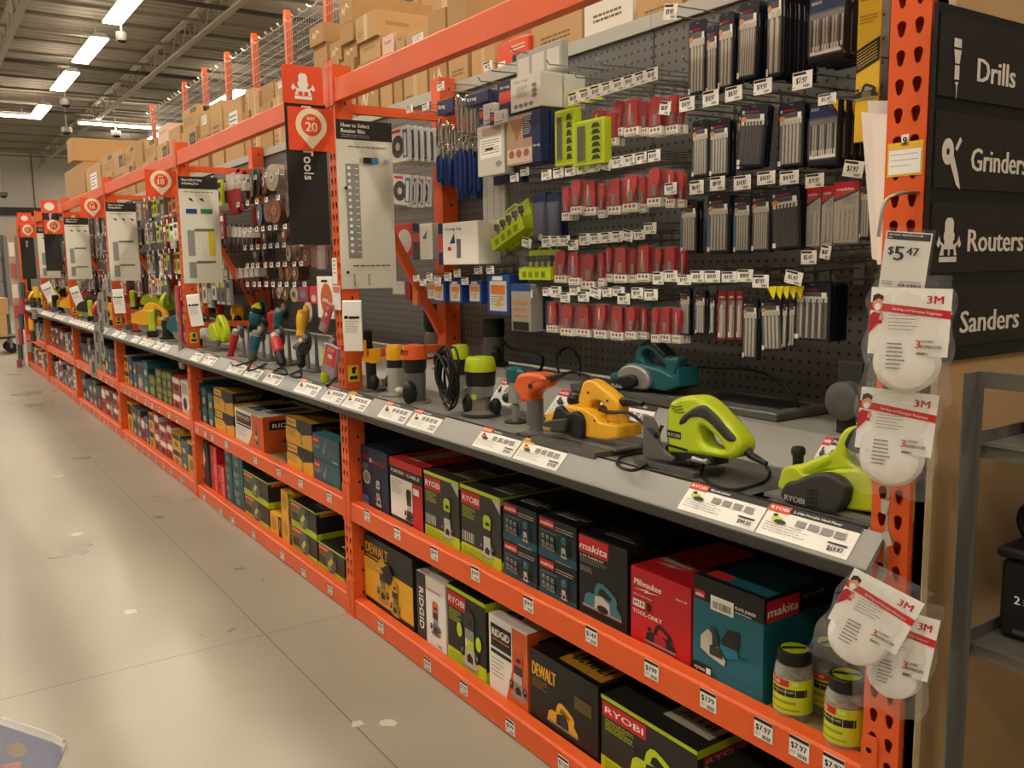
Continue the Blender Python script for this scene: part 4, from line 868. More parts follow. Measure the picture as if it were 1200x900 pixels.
# --- red router bit clamshells, four rows
RR = [A4('694,127,711,171 711,130,725,172 717,116,733,161 733,114,751,160 751,117,762,160 762,112,778,160 782,110,797,158'),
      A4('660,217,670,259 670,209,684,252 684,210,701,253 703,215,711,256 713,208,730,252 731,203,750,249 751,205,759,250 760,195,777,243 782,198,793,244 797,202,804,244'),
      A4('651,292,666,332 668,294,681,335 682,296,700,340 703,294,710,336 710,288,720,331 721,288,737,332 739,290,748,332 748,286,764,331 768,289,778,332 780,287,794,330 798,292,806,332'),
      A4('642,352,655,390 658,355,674,394 675,355,695,395 698,355,713,397 717,357,733,399 735,358,747,398 753,360,760,398 765,359,774,402 774,358,788,402 790,360,800,403')]
for j, row in enumerate(RR):
    for i, r in enumerate(row): bit_pack(r, 2 if (r[2] - r[0]) > 9 else 1, 'red router bit clamshell in the %s red row, %s from left' % (['top', 'second', 'third', 'lowest'][j], nth(i)), x=XP - .012 * (i % 2), variant=i + j)
# --- price tag hooks
def interp(a, b, n): return [tuple(a[j] + (b[j] - a[j]) * i / (n - 1) for j in range(4)) for i in range(n)]
HR = [('top blade', A4('779,5,795,22 796,114,814,130 824,106,842,124 850,101,870,118 883,93,905,110 929,84,952,104 959,110,980,122')),
      ('second blade', A4('808,212,825,227 832,207,850,223 860,206,880,222 886,201,910,216 914,200,936,216 944,203,966,220 990,189,1014,207')),
      ('third blade', A4('939,294,957,309 963,287,975,304')), ('fourth blade', A4('794,322,810,334 810,317,825,331 826,317,844,331 846,318,864,331 864,316,883,330 882,322,901,337 921,318,942,333')),
      ('top red', interp((666, 108, 679, 122), (757, 80, 771, 95), 8) + A4('774,119,787,134')), ('second red', interp((634, 199, 647, 211), (758, 176, 774, 189), 10) + A4('779,214,793,228')),
      ('third red', A4('612,279,624,290 635,277,646,289 646,277,656,288 656,276,668,288 666,281,678,293') + interp((679, 274, 691, 287), (743, 269, 756, 281), 6) + A4('755,261,769,274')),
      ('lowest red', A4('636,337,646,347 646,336,658,348 657,343,668,354 667,336,681,346 677,342,691,353 692,337,705,349 706,337,717,348 718,336,732,347 724,344,738,356 740,337,754,350 755,339,771,352 765,319,778,333 779,317,794,330')),
      ('clamp', A4('476,124,484,132 495,121,503,129 512,96,521,106 567,72,577,83 492,327,500,335 484,322,492,330 500,320,507,329 509,324,518,333 521,320,529,329 532,315,540,325 541,325,549,334 556,312,565,321 570,312,579,321 610,196,620,206 598,203,608,213 815,81,826,90'.replace('815,81,826,90', '613,340,624,349')))]
for nm, rs in HR:
    for i, r in enumerate(rs): hook(*r, 'peg hook with price tag, %s from left, %s tag row' % (nth(i), nm), tilt=(.2 if (i * 7 + len(nm)) % 9 == 0 else 0.))
for i, (u, v) in enumerate([(598, 60), (640, 75), (672, 90), (750, 95), (700, 75), (975, 330), (990, 300), (985, 60), (800, 72), (560, 95)]):
    p = at(u, v, 'x', .33); L = XB - .33; MB().tube([(0, .0, .014), (0, .012, 0), (0, L * .5, .004), (0, L, .006)], .0026, WIRE, 6).build('peg_hook', None, (.33, p.y, p.z), RACK, 'empty bare wire peg hook without a tag, %s from the left' % nth(sorted([598, 640, 672, 750, 700, 975, 990, 985, 800, 560]).index(u)), 'hook', 'bare wire peg hooks')
# --- generic printed packs
def panel_pack(r, label, base, fn, name='hanging_pack', cat='package', group=None, th=.03, x=XP, n=1, dx=None, tilt=0., yaw=0., blister=False, minw=0):
    y, w, zt, h = packrect(r, x); w = minw or w; b = MB(); b.cbox(-w / 2, w / 2, 0, th, -h, 0, base, min(.002, th / 3)); b.face((-w / 2, 0, -h), (1, 0, 0), (0, 0, 1))
    if fn: fn(b, w, h)
    t = b.build(name, None, (x, y, zt), RACK, label, cat, group); t.rotation_euler = (0, tilt, RACK + yaw)
    if blister: MB().cbox(-w * .42, w * .42, -.012, -.0003, -h * .95, -h * .2, CLR, .003).build('clear_blister', t)
    for i in range(1, n): copy_thing(t, (x + (dx or th + .004) * i, y + random.uniform(-.004, .004), zt - .001 * i), None, 'next behind the ' + ' '.join(label.split()[:13]))
    return t
GW = M('c9c5bb', .45); BLU = M('22478f', .45)
def d_kjig(b, w, h): b.fq(0, 0, w, h, GW); b.fq(w * .1, h * .35, w * .9, h * .75, PAPER); b.lines(w * .15, h * .4, w * .85, h * .7, 6, INK2); b.fq(w * .3, h * .5, w * .6, h * .55, INKB); b.fc(w * .8, h * .2, w * .12, h * .06, G1); b.fq(w * .2, h * .8, w * .9, h * .95, M('b09a84', .5))
def d_photo(b, w, h): b.fq(0, 0, w * .75, h * .98, M('a98a72', .5)); b.fpoly([(w * .1, h * .9), (w * .55, h * .9), (w * .3, h * .45)], M('8f6a50', .5)); b.fq(w * .02, h * .04, w * .75, h * .32, M('c9b8a8', .5)); b.fq(w * .5, h * .5, w * .75, h * .92, NAVY); b.lines(w * .52, h * .55, w * .73, h * .9, 8, GW); [b.fc(w * (.15 + .22 * i), h * .22, w * .08, h * .08, M('a05a44', .5)) for i in range(3)]; b.fq(w * .78, 0, w, h, NAVY); b.ft('kreg', w * .8, h * .3, h * .05, WHITE, w * .18)
def d_box(b, w, h): b.fq(0, 0, w * .3, h, NAVY); b.fq(0, h * .35, w * .3, h * .7, M('c84438', .5)); b.ft('Kreg', w * .04, h * .8, h * .08, WHITE, w * .22); b.fq(w * .3, 0, w, h, GW); b.ft('Kreg', w * .4, h * .82, h * .08, INK2, w * .3); [b.fc(w * (.42 + .12 * i), h * .14, w * .05, h * .06, INK2) for i in range(4)]; [b.fc(w * .86, h * (.35 + .15 * i), w * .06, h * .06, INK2) for i in range(3)]; b.lines(w * .45, h * .35, w * .7, h * .7, 6, G1)
def d_white(b, w, h): b.fq(0, 0, w * .12, h, NAVY); b.fq(0, h * .3, w * .12, h * .75, M('c84438', .5)); b.ft('Kreg Jig', w * .2, h * .82, h * .06, BLU, w * .4); b.fpoly([(w * .3, h * .5), (w * .42, h * .74), (w * .44, h * .5)], BLU); b.fq(w * .2, h * .3, w * .38, h * .5, WHITE); b.bars(w * .48, h * .15, w * .6, h * .6, INKB, 6); b.fc(w * .3, h * .38, w * .05, h * .05, RED)
def d_blue(b, w, h): b.fq(w * .12, h * .08, w * .88, h * .84, GW); b.fq(w * .25, h * .86, w * .7, h * .96, WHITE); b.fq(w * .18, h * .5, w * .82, h * .74, M('c8742e', .5)); b.lines(w * .2, h * .2, w * .8, h * .45, 4, INK2); b.fpoly([(w * .35, h * .2), (w * .7, h * .55), (w * .6, h * .2)], M('d0a050', .5))
def d_disc(b, w, h): b.fq(0, 0, w, h, GW); b.fc(w * .42, h * .45, w * .36, h * .33, M('2d2c2a', .45), 24); b.fc(w * .42, h * .45, w * .13, h * .12, SLV, 14); b.fq(w * .72, h * .1, w * .98, h * .9, M('3a5c9a', .5)); b.fq(w * .78, h * .15, w * .92, h * .8, GW); b.fq(w * .1, h * .85, w * .6, h * .94, RED)
def d_case(b, w, h):
    b.fq(w * .06, h * .05, w * .94, h * .95, M('9fb01e', .45))
    for j in range(6): b.fpoly([(w * .6, h * (.1 + .14 * j)), (w * .9, h * (.1 + .14 * j)), (w * .82, h * (.2 + .14 * j)), (w * .66, h * (.2 + .14 * j))], M('3a3a20', .4, .3))
    b.fq(w * .14, h * .1, w * .4, h * .88, M('6d6a52', .5)); b.lines(w * .15, h * .12, w * .39, h * .86, 18, INKB, .4)
panel_pack((672, 140, 708, 193), 'open lime router bit case hanging left of the top red row', LIME, d_case, 'router_bit_case', 'router bit case', 'lime router bit cases', .03, XP - .05, 1)
panel_pack((650, 128, 673, 194), 'second open lime router bit case behind and left of the first', LIME, d_case, 'router_bit_case', 'router bit case', 'lime router bit cases', .03, XP - .04, 1)
panel_pack((640, 106, 705, 125), 'lime and black header card of the top router bit cases', LIME, lambda b, w, h: (b.fq(0, 0, w * .3, h * .7, INKB), b.ft('RYOBI', w * .02, h * .75, h * .18, INKB, w * .2)), 'header_card', 'card', None, .01, XP + .06)
def lime_tray(r, label, tilt=0., n=2):
    y, w, zt, h = packrect(r, XP - .02); t = thing('router_bit_tray', label, 'router bit tray', (XP - .02, y, zt), RACK, 'small lime router bit trays'); t.rotation_euler = (0, tilt, RACK)
    b = MB(); b.extr([(0, -h), (.0, -h * .62), (.045, -h * .5), (.05, -h * .95), (.045, -h)], 'x', -w / 2, w / 2, LIME); b.extr([(.045, -h * .9), (.045, 0), (.051, 0), (.051, -h * .9)], 'x', -w / 2, w / 2, LIME)
    b.face((-w / 2, 0, -h), (1, 0, 0), (0, 0, 1)); [b.fq(w * (.12 + .2 * i), h * .08, w * (.24 + .2 * i), h * .28, M('7c8a1e', .5)) for i in range(4)]; b.build('tray', t)
    b = MB(); [b.lathe([(.004, 0), (.004, h * .2), (.011, h * .22), (.011, h * .4), (.004, h * .42)], (-w * .38 + i * w * .19, .022, -h * .6), M('3b3a36', .35, .6), 8) for i in range(5)]; b.build('router_bits', t)
    MB().cbox(-w / 2 + .002, w / 2 - .002, .001, .044, -h * .62, -h * .1, CLR, .004).build('clear_lid', t)
    b = MB(); b.tube([(-w * .2, .046, 0), (-w * .12, .046, .012), (w * .12, .046, .012), (w * .2, .046, 0)], .004, LIME, 6); b.build('hanger_loop', t)
    for i in range(1, n): copy_thing(t, (XP - .02 + .065 * i, y - .01 * i, zt), None, 'next behind the ' + ' '.join(label.split()[:13]))
lime_tray((569, 246, 608, 284), 'tilted small lime router bit tray below the clamps', -.35); lime_tray((608, 293, 645, 328), 'upright small lime router bit tray above the blue cases')
panel_pack((562, 122, 578, 145), 'white and red clamp box header hanging left of the tall boxes', GW, d_box, th=.05, group='printed jig packages', x=.3)
panel_pack((585, 90, 634, 130), 'wide white and navy jig box with row of round icons', GW, d_box, th=.09, group='printed jig packages', x=.3, n=2)
panel_pack((574, 130, 593, 145), 'small white jig pack with blue drawings beside the clamps', GW, d_box, th=.04, group='printed jig packages', x=.29)
panel_pack((560, 146, 591, 205), 'grey jig package with a pasted white notice', GW, d_kjig, group='printed jig packages', x=.3, th=.04)
panel_pack((594, 132, 634, 192), 'brown and navy photo printed jig package', NAVY, d_photo, group='printed jig packages', x=.3, th=.035, n=2)
panel_pack((605, 55, 658, 88), 'clear faced pack at the top of the pegboard below the cap rail', M('a3a19a', .4), lambda b, w, h: [b.fq(w * (.04 + .33 * i), h * .1, w * (.3 + .33 * i), h * .8, GW) for i in range(3)], group='printed jig packages', th=.03, x=.4)
panel_pack((566, 206, 592, 300), 'tall pale grey track pack hanging below the jig packages', M('a8a49a', .45), lambda b, w, h: [b.fq(w * (.2 + .3 * i), 0, w * (.24 + .3 * i), h, G1) for i in range(3)], group='long pale track packs', th=.02, x=.38, n=2)
panel_pack((578, 196, 612, 215), 'small dark blue pack under the photo printed package', NAVY, None, th=.03, x=.36)
panel_pack((624, 226, 640, 284), 'navy blade guide in a clear sleeve, left of two', NAVY, lambda b, w, h: b.fc(w * .5, h * .1, w * .15, w * .15, SLV), group='navy guides in clear sleeves', blister=True, th=.012, n=2, tilt=-.05)
panel_pack((641, 226, 656, 280), 'navy blade guide in a clear sleeve, right of two', NAVY, None, group='navy guides in clear sleeves', blister=True, th=.012, n=2, tilt=-.05)
panel_pack((514, 260, 560, 310), 'large white jig box hanging under the clamps', PAPER, d_white, group='printed jig packages', x=.28, th=.1)
panel_pack((484, 262, 507, 304), 'clear pack with navy and red card beside the large white box', GW, lambda b, w, h: (b.fq(0, 0, w * .35, h, NAVY), b.fq(0, h * .5, w * .35, h * .75, M('c84438', .5)), b.fq(w * .4, 0, w, h, PAPER), b.fpoly([(w * .5, h * .6), (w * .75, h * .8), (w * .7, h * .55)], BLU)), th=.03, x=.32, blister=True)
panel_pack((462, 262, 484, 300), 'red carded round pack behind the diagonal brace', M('b8322e', .5), lambda b, w, h: b.fc(w * .55, h * .45, w * .38, h * .38, GW), th=.02, x=.36)
for i, r in enumerate(A4('500,327,512,352 508,329,521,354 526,329,541,355 549,329,564,355 571,322,597,368')): panel_pack(r, 'blue cased accessory pack below the jig boxes, %s from left' % nth(i), BLU, d_blue, 'accessory_case', 'accessory case', 'blue cased accessory packs', .035, XP - .02, 2, .045)
panel_pack((599, 333, 622, 388), 'tall grey parts organizer with blue top and clear front', M('9a978e', .45), lambda b, w, h: (b.fq(0, h * .85, w, h, BLU), b.fq(w * .1, h * .02, w * .9, h * .2, INKB), [b.fq(w * .12, h * (.3 + .14 * i), w * .85, h * (.34 + .14 * i), M('c8742e', .5)) for i in range(3)]), 'parts_organizer', 'organizer', None, .08, XP - .03)
panel_pack((625, 345, 636, 386), 'navy box behind the grey parts organizer', NAVY, None, th=.05, x=XP + .02)
panel_pack((458, 149, 478, 190), 'white carded round sanding disc pack behind the guide sign, front of a long stack', GW, d_disc, 'disc_pack', 'disc pack', 'carded sanding disc packs', .018, .27, 9, .03)
for i, r in enumerate(A4('461,204,482,240 478,205,489,243 487,206,497,243 496,207,505,242')): panel_pack(r, 'fanned white carded disc pack, %s of four from left' % nth(i), GW, d_disc, 'disc_pack', 'disc pack', 'carded sanding disc packs', .012, .3 + i * .012, tilt=.12)
for i, r in enumerate(A4('460,330,474,345 475,330,481,352 483,329,489,358')): panel_pack(r, 'small red and orange accessory pack low behind the diagonal brace, %s' % nth(i), [GW, M('8c2a26', .5), M('c8742e', .5)][i], None, 'accessory_pack', 'accessory pack', 'small packs behind the diagonal brace', .015, .36)
# --- face clamps and bar clamps with blue grips
def clamp(u, v, label, x=XP, L=None, long=False):
    p = at(u, v, 'x', x); t = thing('face_clamp', label, 'clamp', (x, p.y, p.z), RACK, 'steel clamps with blue grips'); h = L or .3
    b = MB(); b.plate(smooth_loop([(-.012, -h * .55), (-.014, -h * .3), (-.006, -h * .02), (.01, 0), (.014, -h * .04), (.004, -h * .1), (.003, -h * .3), (.012, -h * .5), (.006, -h * .58)], 3), [], -.006, .006, .0015, CHROME); b.tube([(-.008, 0, -h * .5), (.02, 0, -h * .46), (.03, 0, -h * .4)], .004, CHROME, 6); b.lathe([(.001, 0), (.014, 0), (.014, .004), (.001, .006)], (.03, 0, -h * .4), CHROME, 12); b.build('jaws', t)
    for s_, w in ((-1, .009), (1, .008)): MB().tube([(s_ * .004, 0, -h * .55), (s_ * .013, 0, -h * .65), (s_ * .013, 0, -h * .95), (s_ * .01, 0, -h)], [w * .7, w, w, w * .7], M('1a2f66', .4), 8).build('grip', t)
for i, (u, v) in enumerate([(514, 140), (524, 142), (530, 146), (519, 146)]): clamp(u, v, 'steel face clamp with blue grips beside the second post, %s in line' % nth(i), XP - .03 + .02 * i, .24)
for i, (u, v) in enumerate([(536, 112), (541, 116), (547, 112), (552, 118), (557, 113), (545, 124), (538, 128), (560, 124)]): clamp(u, v, 'long steel clamp in the dense clamp cluster, %s in line' % nth(i), XP + .012 * i - .03, .35)
panel_pack((512, 116, 531, 133), 'navy clamp header card on the peg hooks by the rear post', NAVY, lambda b, w, h: b.ft('Kreg', w * .1, h * .4, h * .3, WHITE, w * .4), th=.02, x=.33, n=2, group='navy clamp header cards')
panel_pack((545, 108, 572, 122), 'navy clamp header card above the clamp cluster', NAVY, lambda b, w, h: b.ft('Kreg', w * .1, h * .4, h * .3, WHITE, w * .4), th=.02, x=.3, n=2, group='navy clamp header cards')

# --- second bay: discs, wheels and belts
def wheel(u, v, rpx, label, c1, c2, x=XP, yaw=0., n=1, hub=SLV):
    p = at(u, v, 'x', x); q = at(u, v + rpx, 'x', x); r = (p.z - q.z)
    b = MB(); b.lathe([(r * .12, 0), (r * .4, 0), (r * .45, .004), (r, .003), (r, .007), (r * .12, .007)], (0, 0, 0), c1, 28, 'y'); b.face((0, 0, 0), (1, 0, 0), (0, 0, 1)); b.F = (Vector((0, 0, 0)), Vector((1, 0, 0)), Vector((0, 0, 1)), Vector((0, -1, 0)))
    b.fc(0, 0, r * .4, r * .4, c2, 18); b.fc(0, 0, r * .12, r * .12, INKB, 10)
    t = b.build('grinding_disc', None, (x, p.y, p.z), RACK + yaw, label, 'grinding disc', 'grinding and cutting discs of the second bay')
    for i in range(1, n): d = t.copy(); COL.objects.link(d); d.location.x = x + .016 * i; d['label'] = 'next behind the ' + ' '.join(label.split()[:13])
BRN = M('7a5240', .6); GRD = M('4c4a4c', .6); TAN = M('b3a695', .55); BGR = M('4a5a66', .55)
DW = [(294, 214, 17, GRD, SLV), (300, 213, 17, GRD, G1), (307.5, 213, 15, BRN, GW), (318, 208, 16, TAN, GW), (335, 205, 16, BRN, GRD), (303, 252, 13.5, BGR, GW), (313, 248, 13, BRN, BRN), (321, 247, 15, BRN, M('9a6a54', .5)), (336, 240, 15, BRN, GRD),
      (309, 277, 8, GRD, GW), (332, 275, 8, BRN, GW), (299, 298, 8, GRD, G1), (308, 297, 8, GRD, GW), (337, 297, 9.5, TAN, BRN), (348, 297, 9.5, BRN, INKB), (358, 302, 10, BRN, G1), (312, 320, 7, GRD, GW), (329, 319, 9, BRN, BRN), (337, 319, 10, BRN, M('9a6a54', .5)), (345, 320, 9, BRN, TAN), (319, 344, 6, BRN, GRD), (326, 343, 7, TAN, BRN), (334, 344, 8, BRN, TAN), (344, 345, 9, TAN, BRN)]
for i, (u, v, r, c1, c2) in enumerate(DW):
    rw = ['top', 'second', 'third', 'fourth', 'fifth', 'lowest'][[5, 9, 11, 16, 20, 99].index(next(q for q in [5, 9, 11, 16, 20, 99] if i < q))]
    wheel(u, v, r, '%s abrasive disc, second bay, %s disc row, %s from left' % ('brown' if c1 in (BRN, TAN) else 'dark grey', rw, nth(i - [0, 5, 9, 11, 16, 20][['top', 'second', 'third', 'fourth', 'fifth', 'lowest'].index(rw)])), c1, c2, XP - .02 + .01 * (i % 3), (i % 4) * .12 - .2, 5)
def belt(u0, v0, u1, v1, label, c):
    y, w, zt, h = packrect((u0, v0, u1, v1), XP); t = thing('sanding_belt', label, 'sanding belt', (XP, y, zt), RACK, 'sanding belts of the second bay')
    b = MB(); pts = [(0.0 + .03 * math.sin(a), -h / 2 + h / 2 * math.cos(a)) for a in [2 * PI * i / 20 for i in range(20)]]
    vs = [(s_ * w / 2, p[0] + .03, p[1]) for s_ in (-1, 1) for p in pts]; b.add(vs, [(i, (i + 1) % 20, 20 + (i + 1) % 20, 20 + i) for i in range(20)], c); b.build('belt_loop', t)
    MB().box(-w / 2 - .001, w / 2 + .001, -.002, .062, -h * .45, -h * .1, GW).build('paper_sleeve', t)
for i, r in enumerate(A4('254,212,259,238 260,212,265,238 266,198,275,252 276,200,282,246 283,210,288,240')): belt(*r, 'sanding belt loop in the top belt row beside the guide sign, %s' % nth(i), M('b0303a', .6) if i in (2, 3) else GRD)
for i in range(7): belt(259 + i * 5.2, 262 + i * .3, 262.6 + i * 5.2, 296, 'sanding belt in a pale sleeve, third hook row, %s from left' % nth(i), M('3a2a26', .6))
for i in range(8): belt(257 + i * 6, 312 - i * .3, 261 + i * 6, 348 - i, 'brown sanding belt with pale sleeve, lowest belt row, %s from left' % nth(i), M('6a2a26', .6))
for j, (vl, vr, us) in enumerate([(213, 196, [277, 287, 299, 311, 325]), (240, 228, [279, 290, 301, 312, 326]), (271, 264, [287, 293, 301, 308, 316, 323, 334]), (291, 286, [287, 295, 302, 310, 317, 325, 333, 353]), (312, 309, [290, 296, 302, 311, 318, 326, 334, 345, 353]), (333, 333, [290, 298, 304, 312, 320, 328, 336, 345, 357])]):
    for i, u in enumerate(us): v = vl + (vr - vl) * (u - 277) / 70; hook(u - 2, v - 3, u + 2, v + 3, 'tagged peg hook of the second bay, %s from left, %s disc row' % (nth(i), ['top', 'second', 'third', 'fourth', 'fifth', 'lowest'][j]), False, group='wire peg hooks of the second bay')
panel_pack((364, 290, 371, 314), 'brown disc pack in a clear bag beside the second post', BRN, None, th=.02, n=2, x=.3); panel_pack((372, 288, 381, 316), 'clear bagged brown disc pack touching the second post', M('8a7068', .5), None, th=.02, n=2, x=.26, blister=True)
panel_pack((350, 336, 361, 354), 'red and blue small disc pack in the lowest row of the second bay', M('9a3a44', .5), lambda b, w, h: b.fc(w / 2, h / 2, w * .3, h * .25, M('6a7aa8', .5)), th=.02, x=.3)
panel_pack((363, 335, 372, 356), 'bright red small pack in the lowest row beside the saw blade pack', M('c8303a', .45), lambda b, w, h: b.fc(w / 2, h * .3, w * .3, h * .2, GW), th=.02, x=.28)
panel_pack((372, 324, 390, 373), 'white pack with a large orange circular saw blade', PAPER, lambda b, w, h: (b.fc(w * .6, h * .46, w * .38, h * .38, M('c4622e', .5), 24), b.fc(w * .6, h * .46, w * .06, h * .06, INKB), b.fq(w * .35, h * .4, w * .7, h * .48, GW), b.fq(w * .3, h * .86, w * .7, h * .92, INKB)), 'saw_blade_pack', 'saw blade pack', None, .01, .2)
# --- farther bays: hanging packs of many colours
cols = [('grey', M('8f8b84', .45)), ('pale', GW), ('dark', M('2c2a28', .5)), ('red', M('a0303a', .45)), ('orange', M('c8742e', .5)), ('violet grey', M('6a6478', .5)), ('white', PAPER), ('brown', M('5c3a30', .5)), ('lime', LIME), ('yellow', YEL)]
rr = random.Random(23); PM = {}
for k in range(2, 6):
    bay = ['', '', 'third', 'fourth', 'fifth', 'farthest'][k]; pal = [[0, 1, 1, 2, 3, 4, 5, 8, 6], [7, 7, 3, 0, 2, 7, 1], [7, 0, 1, 2, 7], [0, 2, 9, 1]][k - 2]
    for j, z in enumerate((2.08, 1.86, 1.63, 1.42)):
        y = (k + 1) * W - .08; i = 0
        while y > k * W + .1:
            ci = rr.choice(pal); w = rr.choice([.08, .1, .12]); h = rr.choice([.14, .17, .2])
            if rr.random() < .9:
                key = (ci, w, h)
                if key not in PM:
                    b = MB(); b.cbox(-w / 2, w / 2, 0, .02, -h, 0, cols[ci][1], .002); b.face((-w / 2, 0, -h), (1, 0, 0), (0, 0, 1)); b.fq(w * .1, h * .7, w * .9, h * .9, cols[(ci + 3) % 10][1] if ci % 2 else INKB); b.fc(w * .5, h * .38, w * .28, h * .2, GRD if ci % 3 else M('b0a898', .4), 12); b.fq(w * .1, h * .04, w * .9, h * .12, GW); PM[key] = b.mesh('hanging_pack')
                nn = 1
                for q in range(nn):
                    o = bpy.data.objects.new('hanging_pack', PM[key]); COL.objects.link(o); o.location = (.3 + .03 * q, y - w / 2, z); o.rotation_euler = (0, 0, RACK)
                    tag(o, '%s pack in %s hook row of the %s bay, %s from far end%s' % (cols[ci][0], nth(j), bay, nth(i), '' if q == 0 else ', behind'), 'package', 'hanging packs of the far bays')
                i += 1
            y -= w + .012
        q = MB()
        for i in range(12):
            yy = k * W + .2 + i * .19; hook_ = MB(); hook_.tube([(0, 0, .01), (0, .01, 0), (0, .27, .004)], .003, WIRE, 4); hook_.box(-.018, .018, -.004, -.002, -.02, .012, PAPER)
            hook_.build('peg_hook', None, (.285, yy, z + .02), RACK, 'tagged peg hook, %s row of the %s bay, %s from near end' % (nth(j), bay, nth(i)), 'hook', 'wire peg hooks of the far bays')
# ================================================================ demonstration tools on the stepped shelf
ZL, ZU = .986, 1.0895
LIM = M('b4c61e', .35, coat=.2); YLW = M('e5aa24', .35, coat=.2); TL = M('1d5c62', .35, coat=.2); ORR = M('d65a26', .35, coat=.2); BK1 = M('1e1d1c', .42); BK3 = M('343330', .45); ALU = M('9c9a94', .35, .5); GM = M('5f5e5a', .45, .2); REDP = M('b8282c', .35, coat=.2); BLP = M('2c5a70', .35, coat=.2)
def mpp(p): return (Vector(p) - CAM).dot(CF) / FPX
class Tr:
    """traces an outline seen at pixel positions onto the plane x = const, relative to the tool's base point"""
    def __init__(s, u, v, x, z): p = at(u, v, 'x', x); s.o = Vector((x, p.y, z)); s.x = x
    def __call__(s, pts, ox=0, oy=0, k=1, sm=3, dx=0):
        out = []
        for p in pts:
            q = at(ox + p[0] * k, oy + p[1] * k, 'x', s.x + dx); out.append((-(q.y - s.o.y), q.z - s.o.z) + tuple(p[2:]))
        return smooth_loop(out, sm) if sm else [o[:2] for o in out]
    def P(s, u, v, y=0): q = at(u, v, 'x', s.x + y); return Vector((-(q.y - s.o.y), y, q.z - s.o.z))
def cord(pts, r, label, name='power_cord', parent=None, group='black power cords', mat=None):
    b = MB().tube(smooth_path(pts, 6), r, mat or RUBBER, 8)
    return b.build(name, parent, (0, 0, 0), 0, label if not parent else None, 'cord' if not parent else None, group if not parent else None)
HD = [None, None]
def put(b, name, t, label=None):
    o = b.build(name, t, label=label)
    if name in ('handle', 'body'): HD[0] = o
    if name in ('belt_cover', 'badge_cover', 'head'): HD[1] = o
    return o
# --- lime planer by the near post
T = Tr(938, 590, .03, ZL); k = .25; O = (720, 440, .25)
t = thing('electric_planer', 'lime electric planer with black belt cover, next to the dust mask bags', 'planer', T.o, RACK)
put(MB().plate(T([(745, 530), (755, 490), (765, 455), (800, 437), (840, 450), (870, 480), (960, 465), (1080, 455), (1150, 470), (1195, 540), (1230, 640, 1), (1195, 660, 1), (1050, 640), (900, 600), (770, 555)], *O), [], .012, .095, .006, LIM), 'body', t)
put(MB().plate(T([(790, 565), (815, 512), (860, 500), (925, 472), (1000, 466), (1060, 490), (1098, 530), (1095, 590), (1065, 640), (1025, 655), (900, 628), (820, 600)], *O), [], -.012, .02, .008, BK3), 'belt_cover', t)
c = MB(); c.face(T.P(915, 573), (1, 0, 0), (0, 0, 1)); c.F = (T.P(924, 586.5) + Vector((0, -.0125, 0)), Vector((1, 0, 0)), Vector((0, 0, 1)), Vector((0, -1, 0)))
c.ft('RYOBI', 0, 0, .012, SLV, .05); put(c, 'brand_lettering', HD[1] or t)
c = MB()
for i in range(5):
    for j in (0, 1): q = T.P(954 + j * 5, 577 + i * 4.6); c.box(q.x - .008 + j * .004, q.x + .006, -.0135, -.0115, q.z, q.z + .003, BK1)
put(c, 'vent_slots', HD[1])
put(MB().plate(T([(860, 470), (900, 440), (945, 405), (985, 355), (1008, 300), (1040, 265), (1085, 262), (1130, 300), (1180, 350), (1230, 420), (1220, 520), (1150, 500), (1060, 470), (960, 470)], *O), [T([(1040, 400), (1075, 345), (1110, 345), (1150, 400), (1165, 450), (1080, 450)], *O)], .03, .07, .009, LIM), 'handle', t)
put(MB().plate(T([(1045, 300), (1070, 268), (1100, 268), (1150, 320), (1200, 370), (1190, 410), (1120, 390), (1080, 385), (1030, 350)], *O), [], .026, .074, .01, BK1), 'rubber_grip', HD[0])
q0, q1 = T.P(933, 558, .03), T.P(962, 547, .04)
put(MB().tube([q0, q0 + (q1 - q0) * .6, q1 + Vector((.03, .0, .02))], [.0165, .0165, .013], LIM, 20).tube([q0 + (q0 - q1) * .012, q0], [.0125, .0125], BK1, 20), 'dust_nozzle', t)
q = T.P(935, 548, .05); put(MB().lathe([(.008, -.02), (.011, 0), (.012, .022), (.015, .026), (.015, .036), (.012, .041), (.001, .042)], q + Vector((0, 0, -.0)), BK1, 20), 'depth_knob', t)
put(MB().extr([(0, 0), (.1, 0), (.1, .008), (0, .008)], 'x', T.P(895, 580).x, T.P(1030, 620).x, ALU), 'sole_plate', t)
yb0 = T.o.y
MB().box(-.14, .16, -.012, .14, 0, .004, GM).build('display_tray', None, (.03, T.o.y - .02, ZL - .0002), RACK, 'dark display plate under the lime planer', 'display plate', 'dark display plates under the tools')
t.location.z += .0045
